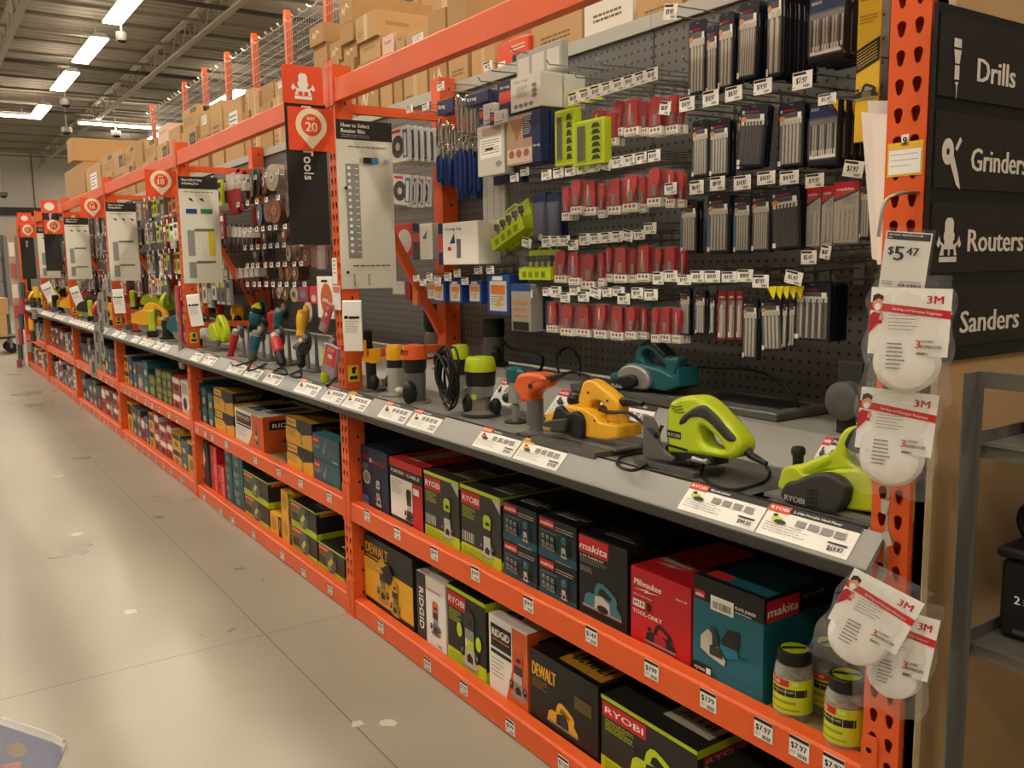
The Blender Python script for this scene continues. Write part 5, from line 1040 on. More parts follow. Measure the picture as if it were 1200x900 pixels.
# --- lime biscuit joiner
T = Tr(840, 545, .075, ZL); O = (720, 440, .25)
t = thing('biscuit_joiner', 'lime biscuit joiner with black overmoulded handle and grey fence', 'biscuit joiner', T.o, RACK)
put(MB().plate(T([(285, 300, 1), (283, 190), (300, 130), (345, 105), (410, 102), (465, 130), (530, 195), (590, 260), (628, 320), (622, 370), (585, 393), (520, 390), (440, 378), (350, 372), (285, 370, 1)], *O), [T([(432, 262), (452, 243), (490, 270), (530, 310), (552, 350), (500, 345), (450, 322)], *O)], -.03, .03, .012, LIM), 'body', t)
put(MB().plate(T([(345, 235), (350, 200), (400, 158), (455, 138), (500, 170), (560, 235), (612, 300), (590, 318), (555, 300), (500, 240), (450, 205), (400, 205), (375, 230)], *O), [], -.034, .034, .01, BK3), 'rubber_grip', HD[0])
c = MB(); c.F = (T.P(793, 510.5) + Vector((0, -.0305, 0)), Vector((1, 0, 0)), Vector((0, 0, 1)), Vector((0, -1, 0))); c.fq(-.002, -.004, .046, .014, BK1); c.ft('RYOBI', .002, 0, .009, SLV, .04)
for i in range(3): a = T.P(796 + i * 2, 476 + i * 3.5); c.F = (a + Vector((0, -.0305, 0)), Vector((1, 0, 0)), Vector((0, 0, 1)), Vector((0, -1, 0))); c.fpoly([(0, 0), (.02, -.002), (.04, .003), (.04, .005), (.02, 0), (0, .002)], BK1)
a = T.P(794, 523); c.F = (a + Vector((0, -.0305, 0)), Vector((1, 0, 0)), Vector((0, 0, 1)), Vector((0, -1, 0))); c.fpoly([(0, 0), (.068, -.003), (.066, .003), (0, .006)], BK1); put(c, 'markings', t)
put(MB().plate(T([(195, 200), (215, 188), (240, 205), (262, 260), (275, 330), (340, 385, 1), (335, 400, 1), (195, 380, 1)], *O), [], -.045, -.035, .002, GM), 'angle_fence', t)
put(MB().plate(T([(195, 200), (215, 188), (240, 205), (262, 260), (275, 330), (340, 385, 1), (335, 400, 1), (195, 380, 1)], *O), [], .04, .05, .002, GM), 'rear_fence', t)
put(MB().plate(T([(275, 330, 1), (500, 385, 1), (500, 425, 1), (330, 420, 1), (270, 390, 1)], *O), [], -.028, .028, .004, BK1), 'blade_housing', t)
c = MB(); a = T.P(760, 537); b_ = T.P(830, 553); c.box(a.x, b_.x, -.05, .055, .0, .012, GM); put(c, 'base', t)
put(MB().tube([T.P(806, 543, -.035), T.P(812, 543, -.035)], .006, BK1, 10).tube([T.P(812, 540, -.035), T.P(828, 544, -.035)], [.007, .005], ALU, 10).lathe([(.001, 0), (.007, 0), (.007, .01), (.001, .01)], T.P(826, 543, -.035), ALU, 12, 'x'), 'fence_knob', t)
put(MB().tube([T.P(873, 528), T.P(880, 536), T.P(898, 546)], [.011, .009, .006], BK1, 10), 'cord_sleeve', t)
MB().box(-.17, .17, -.012, .16, 0, .004, GM).build('display_tray', None, (.03, T.o.y - .03, ZL - .0002), RACK, 'dark display plate under the lime biscuit joiner', 'display plate', 'dark display plates under the tools'); t.location.z += .0045
W3 = lambda u, v, x=.02: at(u, v, 'x', x)
zz = ZL + .009
def gz(u, v, z=None): return at(u, v, 'z', z or zz)
cord([W3(898, 547, .07), W3(902, 556, .05), gz(893, 566), gz(860, 574), gz(835, 568), gz(822, 556), W3(824, 546, .045)], .0042, 'short black cord looping in front of the lime biscuit joiner')
cord([W3(702, 480, .06), W3(716, 483, .06), W3(736, 484, .05), W3(752, 495, .05), W3(770, 512, .03), gz(772, 528), gz(757, 545), gz(740, 551), gz(724, 545), gz(728, 536), gz(748, 531), gz(764, 527), W3(775, 500, .12)], .0045, 'black cord of the yellow planer looping on the tray')
cord([gz(720, 528), gz(735, 524), gz(752, 521), gz(770, 508, 1.03), W3(776, 500, .1)], [.004] * 25, 'short cord lying between the yellow planer and the lime joiner')
# --- yellow planer
T = Tr(680, 520, .04, ZL); O = (620, 430, .15)
t = thing('electric_planer', 'yellow electric planer with black front knob and black belt cover', 'planer', T.o, RACK)
put(MB().plate(T([(315, 340, 1), (330, 270), (355, 185), (385, 155), (430, 158), (480, 190), (560, 255), (620, 310), (640, 360), (642, 440), (650, 500, 1), (540, 500, 1), (540, 440), (545, 390), (520, 345), (480, 320), (430, 330), (415, 380, 1), (330, 390, 1)], *O), [], -.02, .022, .009, YLW), 'handle', t)
put(MB().plate(T([(125, 420), (150, 398), (210, 405), (280, 345, 1), (420, 375, 1), (500, 420, 1), (540, 480, 1), (645, 500), (690, 520), (690, 605, 1), (600, 622, 1), (450, 600, 1), (250, 540, 1), (125, 490, 1)], *O), [], -.045, .045, .006, YLW), 'body', t)
put(MB().plate(T([(220, 380), (240, 350), (280, 360), (320, 400), (380, 390), (425, 420), (445, 480), (440, 595), (400, 600), (330, 575), (250, 545), (190, 500), (205, 430)], *O), [], -.058, -.03, .007, BK1), 'belt_cover', t)
put(MB().plate(T([(165, 490), (180, 462), (300, 440), (350, 450), (345, 520), (320, 550), (180, 530)], *O), [], -.075, -.056, .006, BK3), 'badge_cover', t)
c = MB(); c.F = (T.P(646.5, 508.5) + Vector((0, -.0752, 0)), Vector((1, 0, 0)), Vector((0, 0, 1)), Vector((0, -1, 0))); c.ft('DEWALT', 0, 0, .011, YLW, .038); put(c, 'brand_lettering', HD[1] or t)
q = T.P(658, 478, .0); put(MB().lathe([(.006, -.03), (.008, -.012), (.018, -.008), (.021, .0), (.02, .01), (.014, .016), (.001, .017)], q, BK1, 18), 'front_knob', t)
c = MB(); [c.lathe([(.001, 0), (.0035, 0), (.0035, .002), (.001, .002)], T.P(u, v) + Vector((0, -.022 + dy, 0)), BK1, 8, 'y') for u, v, dy in ((681, 468, 0), (670, 479, 0), (703.5, 478, 0), (704.5, 502.5, 0), (639, 497, -.026), (697, 500, -.024))]; put(c, 'screws', t)
put(MB().plate(T([(405, 285, 1), (450, 312, 1), (440, 325, 1), (412, 305, 1)], *O), [], -.008, .008, .002, BK1), 'trigger', HD[0])
put(MB().box(T.P(636, 500).x, T.P(722, 520).x, -.045, .045, .0, .006, ALU), 'sole_plate', t); put(MB().tube([T.P(714, 480), T.P(724, 480), T.P(738, 483)], [.013, .012, .007], BK1, 10), 'cord_sleeve', t)
MB().box(-.16, .13, -.09, .09, 0, .016, GM).build('display_tray', None, (.075, T.o.y, ZL - .0002), RACK, 'thick dark display block under the yellow planer', 'display plate', 'dark display plates under the tools'); t.location.x = .085; t.location.z += .0165
# --- teal planer on the upper step
T = Tr(770, 462, .36, ZU); O = (600, 300, .2)
t = thing('electric_planer', 'teal electric planer with silver cover, on the upper step before the pegboard', 'planer', T.o, RACK)
put(MB().plate(T([(725, 665, 1), (735, 600), (760, 560), (800, 535), (840, 545), (890, 590), (925, 635), (975, 632), (985, 670), (965, 745, 1), (900, 745, 1), (908, 690), (880, 650), (830, 600), (795, 590), (770, 620), (790, 670, 1)], *O), [], -.02, .022, .009, TL), 'handle', t)
put(MB().plate(T([(760, 560), (800, 533), (840, 543), (890, 590), (915, 625), (900, 640), (860, 600), (820, 565), (785, 570)], *O), [], -.022, .024, .006, BK1), 'handle_grip', HD[0])
put(MB().plate(T([(618, 720), (650, 715), (690, 680), (740, 660), (900, 700), (985, 740), (1010, 690), (1025, 800, 1), (940, 830, 1), (640, 765, 1), (615, 750)], *O), [], -.04, .045, .006, TL), 'body', t)
put(MB().plate(T([(680, 760), (685, 705), (730, 672), (790, 676), (845, 712), (868, 770), (850, 812), (790, 815), (720, 790)], *O), [], -.055, -.035, .007, ALU), 'silver_cover', t)
put(MB().plate(T([(655, 790), (660, 755), (720, 735), (775, 725), (803, 750), (800, 790), (740, 805), (680, 800)], *O), [], -.072, -.05, .007, BK1), 'badge_cover', t)
c = MB(); c.F = (T.P(734, 458.5) + Vector((0, -.0722, 0)), Vector((1, 0, 0)), Vector((0, 0, 1)), Vector((0, -1, 0))); c.ft('Makita', 0, 0, .012, SLV, .05, slant=.2); put(c, 'brand_lettering', HD[1] or t)
MB().box(-.3, .2, -.12, .12, 0, .02, GM).build('display_tray', None, (.4, T.o.y + .02, ZU - .0002), RACK, 'long dark display block under the teal planer', 'display plate', 'dark display plates under the tools'); t.location = (.37, T.o.y, ZU + .0205)
cord([W3(793, 428, .4), W3(830, 430, .45), W3(880, 433, .5), W3(912, 446, .5), W3(930, 465, .48), W3(937, 485, .42)], .005, 'black cord arching right from the teal planer along the pegboard')
MB().cbox(-.19, .2, -.1, .12, 0, .022, GM, .004).box(-.12, .16, -.04, .08, .022, .024, BK1).build('display_tray', None, (.42, yx(870, 480, .42), ZU - .0002), RACK, 'empty dark display block behind the lime biscuit joiner', 'display plate', 'dark display plates under the tools')
# plate joiner half hidden by the mask bags
p = at(985, 500, 'x', .3); t = thing('biscuit_joiner', 'dark round joiner head on the upper step beside the mask bags', 'biscuit joiner', (.33, p.y, ZU), RACK)
put(MB().plate([(-.035, .0), (.03, .0), (.03, .17), (-.035, .17)], [], .0, .02, .003, BK3), 'bracket', t); put(MB().lathe([(.045, 0), (.045, -.03), (.03, -.035), (.012, -.036), (.001, -.034)], (0, 0, .08), GM, 24, 'y'), 'disc_guard', t)
# --- routers: profiles in picture pixels above the base
def router(u, v, z, prof, knobs, name, label, cat='router', top=None):
    p = at(u, v, 'z', z); m = mpp(p); t = thing(name, label, cat, p, RACK, None)
    for part, mat, pts in prof: put(MB().lathe([(.0008, pts[0][1] * m)] + [(r * m, h * m) for r, h in pts] + [(.0008, pts[-1][1] * m)], (0, 0, 0), mat, 24), part, t)
    for part, mat, x, y, h, rx, ry, rz in knobs: put(MB().ball((x * m, y * m, h * m), rx * m, ry * m, rz * m, mat), part, t)
    t['m'] = m; del t['m']
    return t, m
t, m = router(564, 487, ZL, [('base', BK3, [(23, 0), (23, 2), (20, 4)]), ('base_casting', ALU, [(20, 4), (12, 7), (12, 12), (11.5, 20), (15, 24), (16, 37)]), ('collar', BK1, [(17, 36), (17.5, 44), (18, 53)]), ('top_cap', LIM, [(18.5, 53), (18.5, 56), (17, 66), (15.5, 69), (8, 70)])],
              [('knob', BK1, -9, -11, 14, 9, 8, 13), ('knob', BK1, 16, 10, 12, 7, 7, 10)], 'plunge_router', 'lime topped silver router beside the coiled black cord')
put(MB().cbox(-16 * m, -9 * m, -20 * m, -8 * m, 20 * m, 32 * m, ALU, .002), 'clamp_bracket', t)
put(MB().cbox(6 * m, 15 * m, -17 * m, -8 * m, 22 * m, 36 * m, ALU, .002).box(8 * m, 17 * m, -18 * m, -16 * m, 22 * m, 28 * m, LIM), 'clamp_bracket', t)
t, m = router(540, 468, ZL, [('base', BK3, [(16, 0), (16, 3)]), ('base_casting', ALU, [(12, 3), (11, 30)]), ('collar', BK1, [(12, 30), (12, 48)]), ('top_cap', LIM, [(11, 48), (11, 58), (9, 64), (3, 65)])], [], 'plunge_router', 'second lime topped router behind the coiled cord')
t, m = router(487, 472, ZL, [('base', ALU, [(18, 0), (18, 3)]), ('base_casting', GM, [(12, 3), (13, 36)]), ('collar', BK1, [(12, 36), (14, 42), (14, 52)]), ('top_cap', ORR, [(15.5, 52), (15.5, 57), (13, 68), (5, 69)])], [('knob', BK1, 9, -12, 14, 8, 9, 14)], 'plunge_router', 'orange capped grey router with slotted cap, left of the cord coil')
c = MB(); [c.tube([(15.2 * m * math.sin(a), -15.2 * m * math.cos(a), 57 * m), (14.2 * m * math.sin(a + .06), -14.2 * m * math.cos(a + .06), 63 * m)], .7 * m, BK1, 5) for a in [-.5 + .2 * q for q in range(6)]]; put(c, 'vent_slots', t)
t, m = router(465, 463, ZL, [('base', ALU, [(19, 0), (19, 2), (11, 4)]), ('base_casting', M('b5b2aa', .35, .4), [(10, 4), (10, 24), (10.5, 26), (10.5, 33)]), ('collar', BK1, [(11, 33), (11, 34)]), ('motor_housing', BK1, [(10.5, 34), (10.5, 42)]), ('top_cap', YLW, [(11, 42), (11.5, 54), (10, 59), (2, 60)])], [('knob', M('c9c0a4', .5), 19, -6, 8, 7, 5, 4)], 'plunge_router', 'silver router with yellow cap and black ring')
t, m = router(436, 458, ZL, [('base', GM, [(16, 0), (16, 3)]), ('motor_housing', BK1, [(6, 3), (6, 36)])], [('knob', BK1, 15, -4, 12, 6, 6, 9)], 'plunge_router', 'yellow and grey twin column plunge router nearest the second post')
put(MB().cbox(-11 * m, 17 * m, -6 * m, 6 * m, 34 * m, 40 * m, YLW, .002).box(-4 * m, 0, -7 * m, -5 * m, 40 * m, 60 * m, YLW).box(8 * m, 14 * m, -6 * m, 6 * m, 40 * m, 50 * m, YLW), 'yellow_bridge', t); put(MB().tube([(-6 * m, -3 * m, 3 * m), (-6 * m, -3 * m, 36 * m)], 2.2 * m, CHROME, 10), 'guide_column', t); put(MB().tube([(0, -3 * m, 3 * m), (0, -3 * m, 36 * m)], 2.2 * m, CHROME, 10), 'guide_column', t)
t, m = router(511, 412, ZU, [('base', GM, [(14, 0), (14, 3)]), ('motor_housing', M('77756e', .4), [(13, 3), (13, 20), (11, 24)]), ('top_cap', BK1, [(12, 24), (14, 30), (14, 48), (10, 50), (9, 56)])], [], 'plunge_router', 'tall grey and black router at the back left, under the blue cases')
t, m = router(579, 428, ZU, [('base', BK3, [(17, 0), (17, 4)]), ('motor_housing', GM, [(12, 4), (13, 22), (12, 34)]), ('top_cap', BK1, [(13, 34), (13.5, 50), (12, 55)])], [('knob', BK1, 14, -6, 14, 7, 7, 10)], 'plunge_router', 'tall black and grey router at the back behind the lime router')
t, m = router(430, 418, ZU, [('motor_housing', BK1, [(7, 0), (7, 30), (5, 31)])], [], 'plunge_router', 'short black cylinder tool beside the second post')
t, m = router(605, 495, ZL, [('base', BK3, [(14, 0), (14, 2)]), ('base_casting', ALU, [(5, 2), (4.5, 22)]), ('motor_housing', M('a5a39c', .35, .4), [(9, 24), (8.8, 50)]), ('top_cap', TL, [(10, 48), (11, 54), (10.5, 63), (6, 66)])], [('knob', BK1, -12, -4, 28, 8, 6, 6)], 'trim_router', 'teal headed silver trim router just left of the orange one', 'trim router')
put(MB().ball((9 * m, 0, 60 * m), 10 * m, 6 * m, 5 * m, TL), 'motor_tail', t)
T = Tr(630, 500, .06, ZL); O = (520, 400, .15)
t = thing('trim_router', 'small orange trim router with grey lettered base, left of the yellow planer', 'trim router', T.o, RACK)
put(MB().plate(T([(612, 300), (640, 252), (700, 240), (785, 242), (845, 280), (850, 315), (820, 360), (765, 382), (730, 420), (728, 468, 1), (650, 468, 1), (645, 410), (612, 385), (605, 340)], *O), [], -.03, .03, .012, ORR), 'head', t)
c = MB(); [c.tube([T.P(625 + i * 4, 446 - i * .6, -.0305), T.P(622.5 + i * 4, 449 - i * .6, -.0305)], .0013, BK1, 5) for i in range(5)]; c.lathe([(.001, 0), (.0085, 0), (.0085, -.003), (.001, -.003)], T.P(631.5, 451.5) + Vector((0, -.0305, 0)), BK1, 14, 'y'); c.cbox(T.P(622, 0).x, T.P(646, 0).x, -.02, .02, T.P(630, 441).z, T.P(630, 437).z, BK3, .002); put(c, 'vent_slots', HD[1])
p = T.P(627, 472); zt = T.P(627, 469).z; put(MB().lathe([(.045, .0), (.045, .007), (.03, .012), (.026, .02), (.026, zt + .003), (.001, zt + .003)], (p.x, 0, 0), GM, 24).box(p.x - .045, p.x + .045, -.04, .04, 0, .004, BK3), 'base', t)
c = MB(); c.F = (Vector((p.x + .004, -.0265, .06)), Vector((1, 0, 0)), Vector((0, 0, 1)), Vector((0, -1, 0))); c.ft('RIDGID', -.006, -.03, .009, SLV, .05, rot=1); put(c, 'brand_lettering', HD[1] or t)
put(MB().tube([T.P(645, 444), T.P(652, 442), T.P(662, 438)], [.012, .01, .006], BK1, 10), 'cord_sleeve', t)
cord([W3(660, 439, .06), W3(672, 436, .1), W3(690, 441, .1), W3(703, 452, .1), W3(713, 465, .1), W3(714, 478, .14)], .0045, 'black cord rising from the orange trim router over the yellow handle')
cord([W3(655, 437, .3), W3(652, 420, .4), W3(660, 409, .5), W3(672, 410, .5), W3(680, 425, .5), W3(679, 440, .42)], .0045, 'thin black cord loop standing against the pegboard, middle of the bay')
cord([W3(580, 392, .5), W3(590, 400, .5), W3(600, 409, .5), W3(620, 412, .5), W3(635, 418, .5), W3(634, 432, .5), W3(625, 440, .4)], .006, 'black cord running from the tall back router to the right')
for nm, uv in (('trim_router', (616, 505)),): MB().box(-.13, .11, -.03, .1, 0, .004, BK3).build('display_tray', None, (.06, yx(616, 505, .06), ZL - .0045), RACK, 'dark low plate under the trim routers', 'display plate', 'dark display plates under the tools')
# coil of black cord hanging in front of the routers
t = thing('cord_coil', 'big tangled coil of black power cords among the routers', 'cord', at(524, 480, 'x', .02), RACK)
rr = random.Random(3); o = t.location.copy(); m = mpp(o)
for i in range(11):
    cx, cz, rx, rz_ = rr.uniform(-2, 6), rr.uniform(30, 46), rr.uniform(14, 21), rr.uniform(20, 30); ph = rr.uniform(0, 6); yo = rr.uniform(-5, 6); sk = rr.uniform(-.35, .35); am = rr.uniform(1, 4)
    pts = [((cx + rx * math.cos(a) + sk * rz_ * math.sin(a)) * m, (yo + am * math.sin(a + ph)) * m, (cz + rz_ * math.sin(a)) * m) for a in [2 * PI * q / 16 for q in range(16)]]
    MB().tube(smooth_path(pts + [pts[0]], 4), .0042, RUBBER, 7).build('cord_loop', t)
MB().tube(smooth_path([(-4 * m, 0, 60 * m), (-14 * m, -4 * m, 52 * m), (-26 * m, -4 * m, 46 * m)], 4), .004, M('8f8c84', .3, .6), 7).build('plug_lead', t); MB().tube(smooth_path([(-8 * m, 0, 5 * m), (6 * m, 0, 0.5 * m), (14 * m, 0, 14 * m)], 5), .0042, RUBBER, 7).build('cord_tail', t)
# --- angle grinders on their display stands, second bay
def grinder(u0, v0, u1, v1, x, c1, c2, label, head=ALU, wpx=8, stand=True, guard=None):
    a = at(u0, v0, 'x', x); c = at(u1, v1, 'x', x - .03); m = mpp(a); t = thing('angle_grinder', label, 'angle grinder', (a.x, a.y, min(a.z, c.z)), RACK, None)
    L = Matrix.Rotation(PI / 2, 4, 'Z'); A = L @ (a - t.location).to_4d(); A = A.xyz; B = (L @ (c - t.location).to_4d()).xyz; D = B - A; r = wpx * m / 2
    q = lambda f, dy=0: A + D * f + Vector((0, dy, 0))
    put(MB().tube([q(-.02), q(.03), q(.18)], [r * .6, r * .95, r * .95], head, 14).lathe([(r * .9, 0), (r * .9, .012), (r * .4, .03)], q(-.02) + Vector((0, .01, 0)), head, 14, 'y'), 'gear_head', t)
    put(MB().tube([q(.16), q(.22), q(.55), q(.6)], [r * .98, r * 1.08, r * .98, r * .9], c1, 16), 'motor_housing', t)
    put(MB().tube([q(.58), q(.7), q(.92), q(1)], [r * .88, r * .78, r * .85, r * .5], c2, 16), 'grip', t)
    put(MB().tube([q(.06, .03), q(.06, .034)], [r * 1.9, r * 1.9], guard or BK3, 24), 'disc_guard', t)
    put(MB().tube([q(1), q(1.05) + Vector((.0, -.005, -.02)), q(1.08) + Vector((.01, 0, -.03))], [r * .25, r * .2, r * .15], BK1, 8), 'cord_stub', t)
    if stand:
        zb = ZL - t.location.z; S_ = MB()
        for s_ in (-1, 1): S_.plate([(A.x + s_ * r * 2.2 - .003 - .02, zb + .0), (A.x + s_ * r * 2.2 + .02, zb + .0), (A.x + s_ * r * 2.2 + .006, A.z + .02), (A.x + s_ * r * 2.2 - .01, A.z + .02)], [], .05, .056, .0, GM)
        S_.box(A.x - r * 2.6, A.x + r * 2.6, .02, .09, zb, zb + .006, GM); S_.build('display_stand', t)
    return t
G = [(277, 386, 269, 421, .08, REDP, REDP, 'long thin red angle grinder at the left of the grinder shelf', 9), (301, 388, 295, 423, .1, BLP, GM, 'blue grey angle grinder with silver head, second from the left in front', 12),
     (322, 392, 331, 428, .1, REDP, BK1, 'red and black angle grinder in the middle of the front row', 13), (353, 398, 353, 430, .1, BLP, BK1, 'teal and grey angle grinder with a side handle', 13), (385, 402, 380, 450, .06, LIM, LIM, 'lime angle grinder next to the second post', 12)]
for g in G: grinder(*g[:7], g[7], wpx=g[8])
grinder(303, 362, 297, 392, .38, TL, BK1, 'large teal angle grinder in the back row of the grinder shelf', BK1, 17, False); grinder(329, 362, 324, 385, .38, TL, TL, 'smaller teal angle grinder in the back row of the grinder shelf', ALU, 13, False); grinder(355, 364, 352, 396, .36, YLW, YLW, 'bright yellow angle grinder in the back row', YLW, 13, False, M('d8d4c8', .4))
p = at(352, 407, 'x', .06); MB().tube([(-.04, 0, 0), (.06, 0, 0)], .014, BK3, 14).lathe([(.03, .06), (.03, .068), (.02, .07)], (0, 0, 0), BK3, 16, 'x').build('side_handle', None, (.05, p.y, p.z), RACK, 'black side handle screwed into the teal and grey grinder', 'handle')
for i, (a, c, d) in enumerate([((296, 424), (290, 434), (300, 432)), ((331, 429), (336, 438), (320, 436)), ((353, 431), (352, 442), (340, 440)), ((268, 422), (275, 428), (290, 425)), ((380, 450), (384, 452), (392, 444))]): cord([W3(*a, .07), gz(*c), gz(*d), gz(d[0] + 12, d[1] - 6)], .005, 'black cord trailing from a front grinder, %s from left' % nth([1, 2, 3, 0, 4][i]))
# --- third to last bay tool shelves
def blob_tool(name, x, y, z, s, c1, c2, label, cat, kind, rz=0.):
    t = thing(name, label, cat, (x, y, z), RACK + rz, None)
    if kind == 'saw':
        put(MB().lathe([(.001, 0), (.062 * s, 0), (.062 * s, .004), (.001, .006)], (0, .02, .075 * s), ALU, 24, 'y'), 'saw_blade', t); put(MB().plate(smooth_loop([(-.1 * s, .09 * s), (-.07 * s, .17 * s), (.03 * s, .19 * s), (.1 * s, .12 * s), (.08 * s, .07 * s)], 4), [], 0, .05, .006, c1), 'blade_guard', t)
        put(MB().plate(smooth_loop([(0, .1 * s), (-.02 * s, .2 * s), (.06 * s, .25 * s), (.18 * s, .18 * s), (.2 * s, .1 * s), (.12 * s, .06 * s)], 4), [smooth_loop([(.06 * s, .14 * s), (.08 * s, .2 * s), (.14 * s, .17 * s), (.13 * s, .12 * s)], 3)], .03, .07, .01, c1), 'handle', t)
        put(MB().lathe([(.001, 0), (.045 * s, 0), (.045 * s, .09 * s), (.001, .1 * s)], (0, .05, .12 * s), c2, 20, 'y'), 'motor', t); put(MB().box(-.14 * s, .14 * s, -.03, .1, 0, .004, GM), 'base_plate', t)
    elif kind == 'sander':
        put(MB().lathe([(.06 * s, 0), (.06 * s, .015), (.045 * s, .02), (.04 * s, .07 * s), (.05 * s, .1 * s), (.045 * s, .14 * s), (.02 * s, .16 * s), (.001, .16 * s)], (0, .04, 0), c1, 20), 'body', t); put(MB().lathe([(.001, 0), (.063 * s, 0), (.063 * s, .012), (.001, .012)], (0, .04, -.0), BK1, 20), 'sanding_pad', t); put(MB().ball((.07 * s, .04, .06 * s), .04 * s, .03 * s, .03 * s, c2), 'dust_box', t)
    else:
        put(MB().plate(smooth_loop([(-.1 * s, .16 * s), (-.09 * s, .2 * s), (.06 * s, .21 * s), (.08 * s, .17 * s), (.07 * s, .1 * s), (.08 * s, .05 * s), (.04 * s, .04 * s), (.02 * s, .13 * s), (-.05 * s, .14 * s)], 4), [], -.02, .03, .012, c1), 'body', t); put(MB().cbox(.0, .11 * s, -.03, .04, 0, .05 * s, c2, .005), 'battery', t); put(MB().tube([(-.1 * s, 0, .18 * s), (-.15 * s, 0, .18 * s)], [.018 * s, .01 * s], BK1, 12), 'chuck', t)
    return t
TC = [('lime', LIM), ('yellow', YLW), ('dark', BK3), ('teal', TL), ('orange', ORR), ('red', REDP), ('black', BK1)]
rr = random.Random(17)
for k in range(2, 6):
    bay = ['', '', 'third', 'fourth', 'fifth', 'farthest'][k]
    for j, (x, z) in enumerate(((.06, ZL), (.36, ZU))):
        n = 7 if k < 4 else 5
        for i in range(n):
            y = (k + 1) * W - .25 - i * (W - .45) / (n - 1); ci = [0, 1, 2, 1, 0, 6, 4, 3, 5][(i * 2 + j + k * 3 + (i == 3)) % 9] % 7; kd = ['sander', 'saw', 'drill'][(i + j + k) % 3]
            blob_tool({'sander': 'orbital_sander', 'saw': 'circular_saw', 'drill': 'cordless_drill'}[kd], x, y, z, 1., TC[ci][1], BK1 if ci < 4 else GM, '%s %s on the %s step of the %s bay, %s from far end' % (TC[ci][0], {'sander': 'sander', 'saw': 'saw', 'drill': 'drill'}[kd], ['lower', 'upper'][j], bay, nth(i)), {'sander': 'sander', 'saw': 'saw', 'drill': 'drill'}[kd], kd, rr.uniform(-.9, .9))
blob_tool('circular_saw', .08, 2 * W - .3, ZL, .9, LIM, BK1, 'lime circular saw at the far end of the grinder shelf', 'saw', 'saw'); blob_tool('orbital_sander', .36, 2 * W - .28, ZU + .0, 1.15, LIM, BK1, 'lime sander above the lime saw beside the bay 18 post', 'sander', 'sander'); blob_tool('orbital_sander', .36, 2 * W - .55, ZU, .9, REDP, BK3, 'small red and dark sander in the back row near the bay 18 post', 'sander', 'sander')
# ================================================================ signs on the posts
SGN = M('e2502a', .45); PINC = M('ecdcb8', .5); BAN = M('262321', .5)
def pin_sign(k, num, label, x0=-.2, x1=-.012, z0=1.948, z1=2.112, yo=-.052):
    y = k * W + yo; w = x1 - x0; h = z1 - z0; b = MB(); b.box(0, w, 0, .003, 0, h, SGN); b.face((0, 0, 0), (1, 0, 0), (0, 0, 1))
    cx, cz, r = w * .5, h * .6, w * .34
    pts = [(cx + r * math.cos(a), cz + r * math.sin(a)) for a in [-.6 + (PI + 1.2) * i / 20 for i in range(21)]] + [(cx, h * .04)]
    b.fpoly(pts, PINC); b.fc(cx, cz, r * .66, r * .66, SGN, 22); b.ft('BAY', cx, cz + r * .3, r * .2, PINC, None, True, 'c'); b.ft(num, cx, cz - r * .38, r * .58, PINC, None, True, 'c')
    return b.build('bay_sign', None, (x0, y, z0), 0, label, 'sign', 'orange bay number signs')
def banner(k, s, label, z0=1.585, z1=2.13, x0=-.21, x1=-.045, yo=-.047, hh=.03, zt=None):
    w = x1 - x0; b = MB(); b.box(0, w, 0, .003, 0, z1 - z0, BAN); b.face((0, 0, 0), (1, 0, 0), (0, 0, 1)); b.ft(s, w * .42, (zt if zt else z1 - .1) - z0, hh, WHITE, rot=1)
    b.build('hanging_banner', None, (x0, k * W + yo, z0), 0, label, 'sign', 'black vertical banners')
def icon_sign(k, kind, label, x0=-.215, x1=-.05, z0=2.125, z1=2.268, yo=-.05):
    w = x1 - x0; h = z1 - z0; b = MB(); b.box(0, w, 0, .003, 0, h, SGN); b.face((0, 0, 0), (1, 0, 0), (0, 0, 1))
    if kind == 'router': router_icon(b, w * .5, h * .12, h * .68, WHITE, SGN)
    elif kind == 'disc': b.fc(w * .5, h * .5, w * .3, h * .3, WHITE, 20)
    else: b.fpoly([(w * (.5 + .3 * (1 if i % 2 else .65) * math.cos(i * PI / 9)), h * (.5 + .3 * (1 if i % 2 else .65) * math.sin(i * PI / 9))) for i in range(18)], WHITE)
    b.build('icon_sign', None, (x0, k * W + yo, z0), 0, label, 'sign', 'orange icon signs')
def router_icon(b, cx, z, s, c, bg):
    q = lambda pts: b.fpoly([(cx + p[0] * s, z + p[1] * s) for p in pts], c)
    b.fq(cx - .36 * s, z, cx + .36 * s, z + .12 * s, c); b.fpoly([(cx + p[0] * s, z + p[1] * s) for p in ((-.36, .15), (-.26, .4), (.26, .4), (.36, .15))], c)
    b.fpoly([(cx + p[0] * s, z + p[1] * s) for p in ((-.18, .38), (-.18, .9), (-.1, 1), (.1, 1), (.18, .9), (.18, .38))], c)
    b.fq(cx - .22 * s, z + .5 * s, cx + .22 * s, z + .66 * s, c)
    for s_ in (-1, 1): b.fpoly([(cx + s_ * p[0] * s, z + p[1] * s) for p in ([(.26, .3), (.34, .42), (.42, .32), (.5, .4), (.4, .6), (.34, .46), (.24, .42)] if s_ > 0 else [(.26, .3), (.24, .42), (.34, .46), (.4, .6), (.5, .4), (.42, .32), (.34, .42)])], c)
    b.fq(cx - .2 * s, z + .15 * s, cx - .04 * s, z + .29 * s, bg); b.fq(cx + .04 * s, z + .15 * s, cx + .2 * s, z + .29 * s, bg)
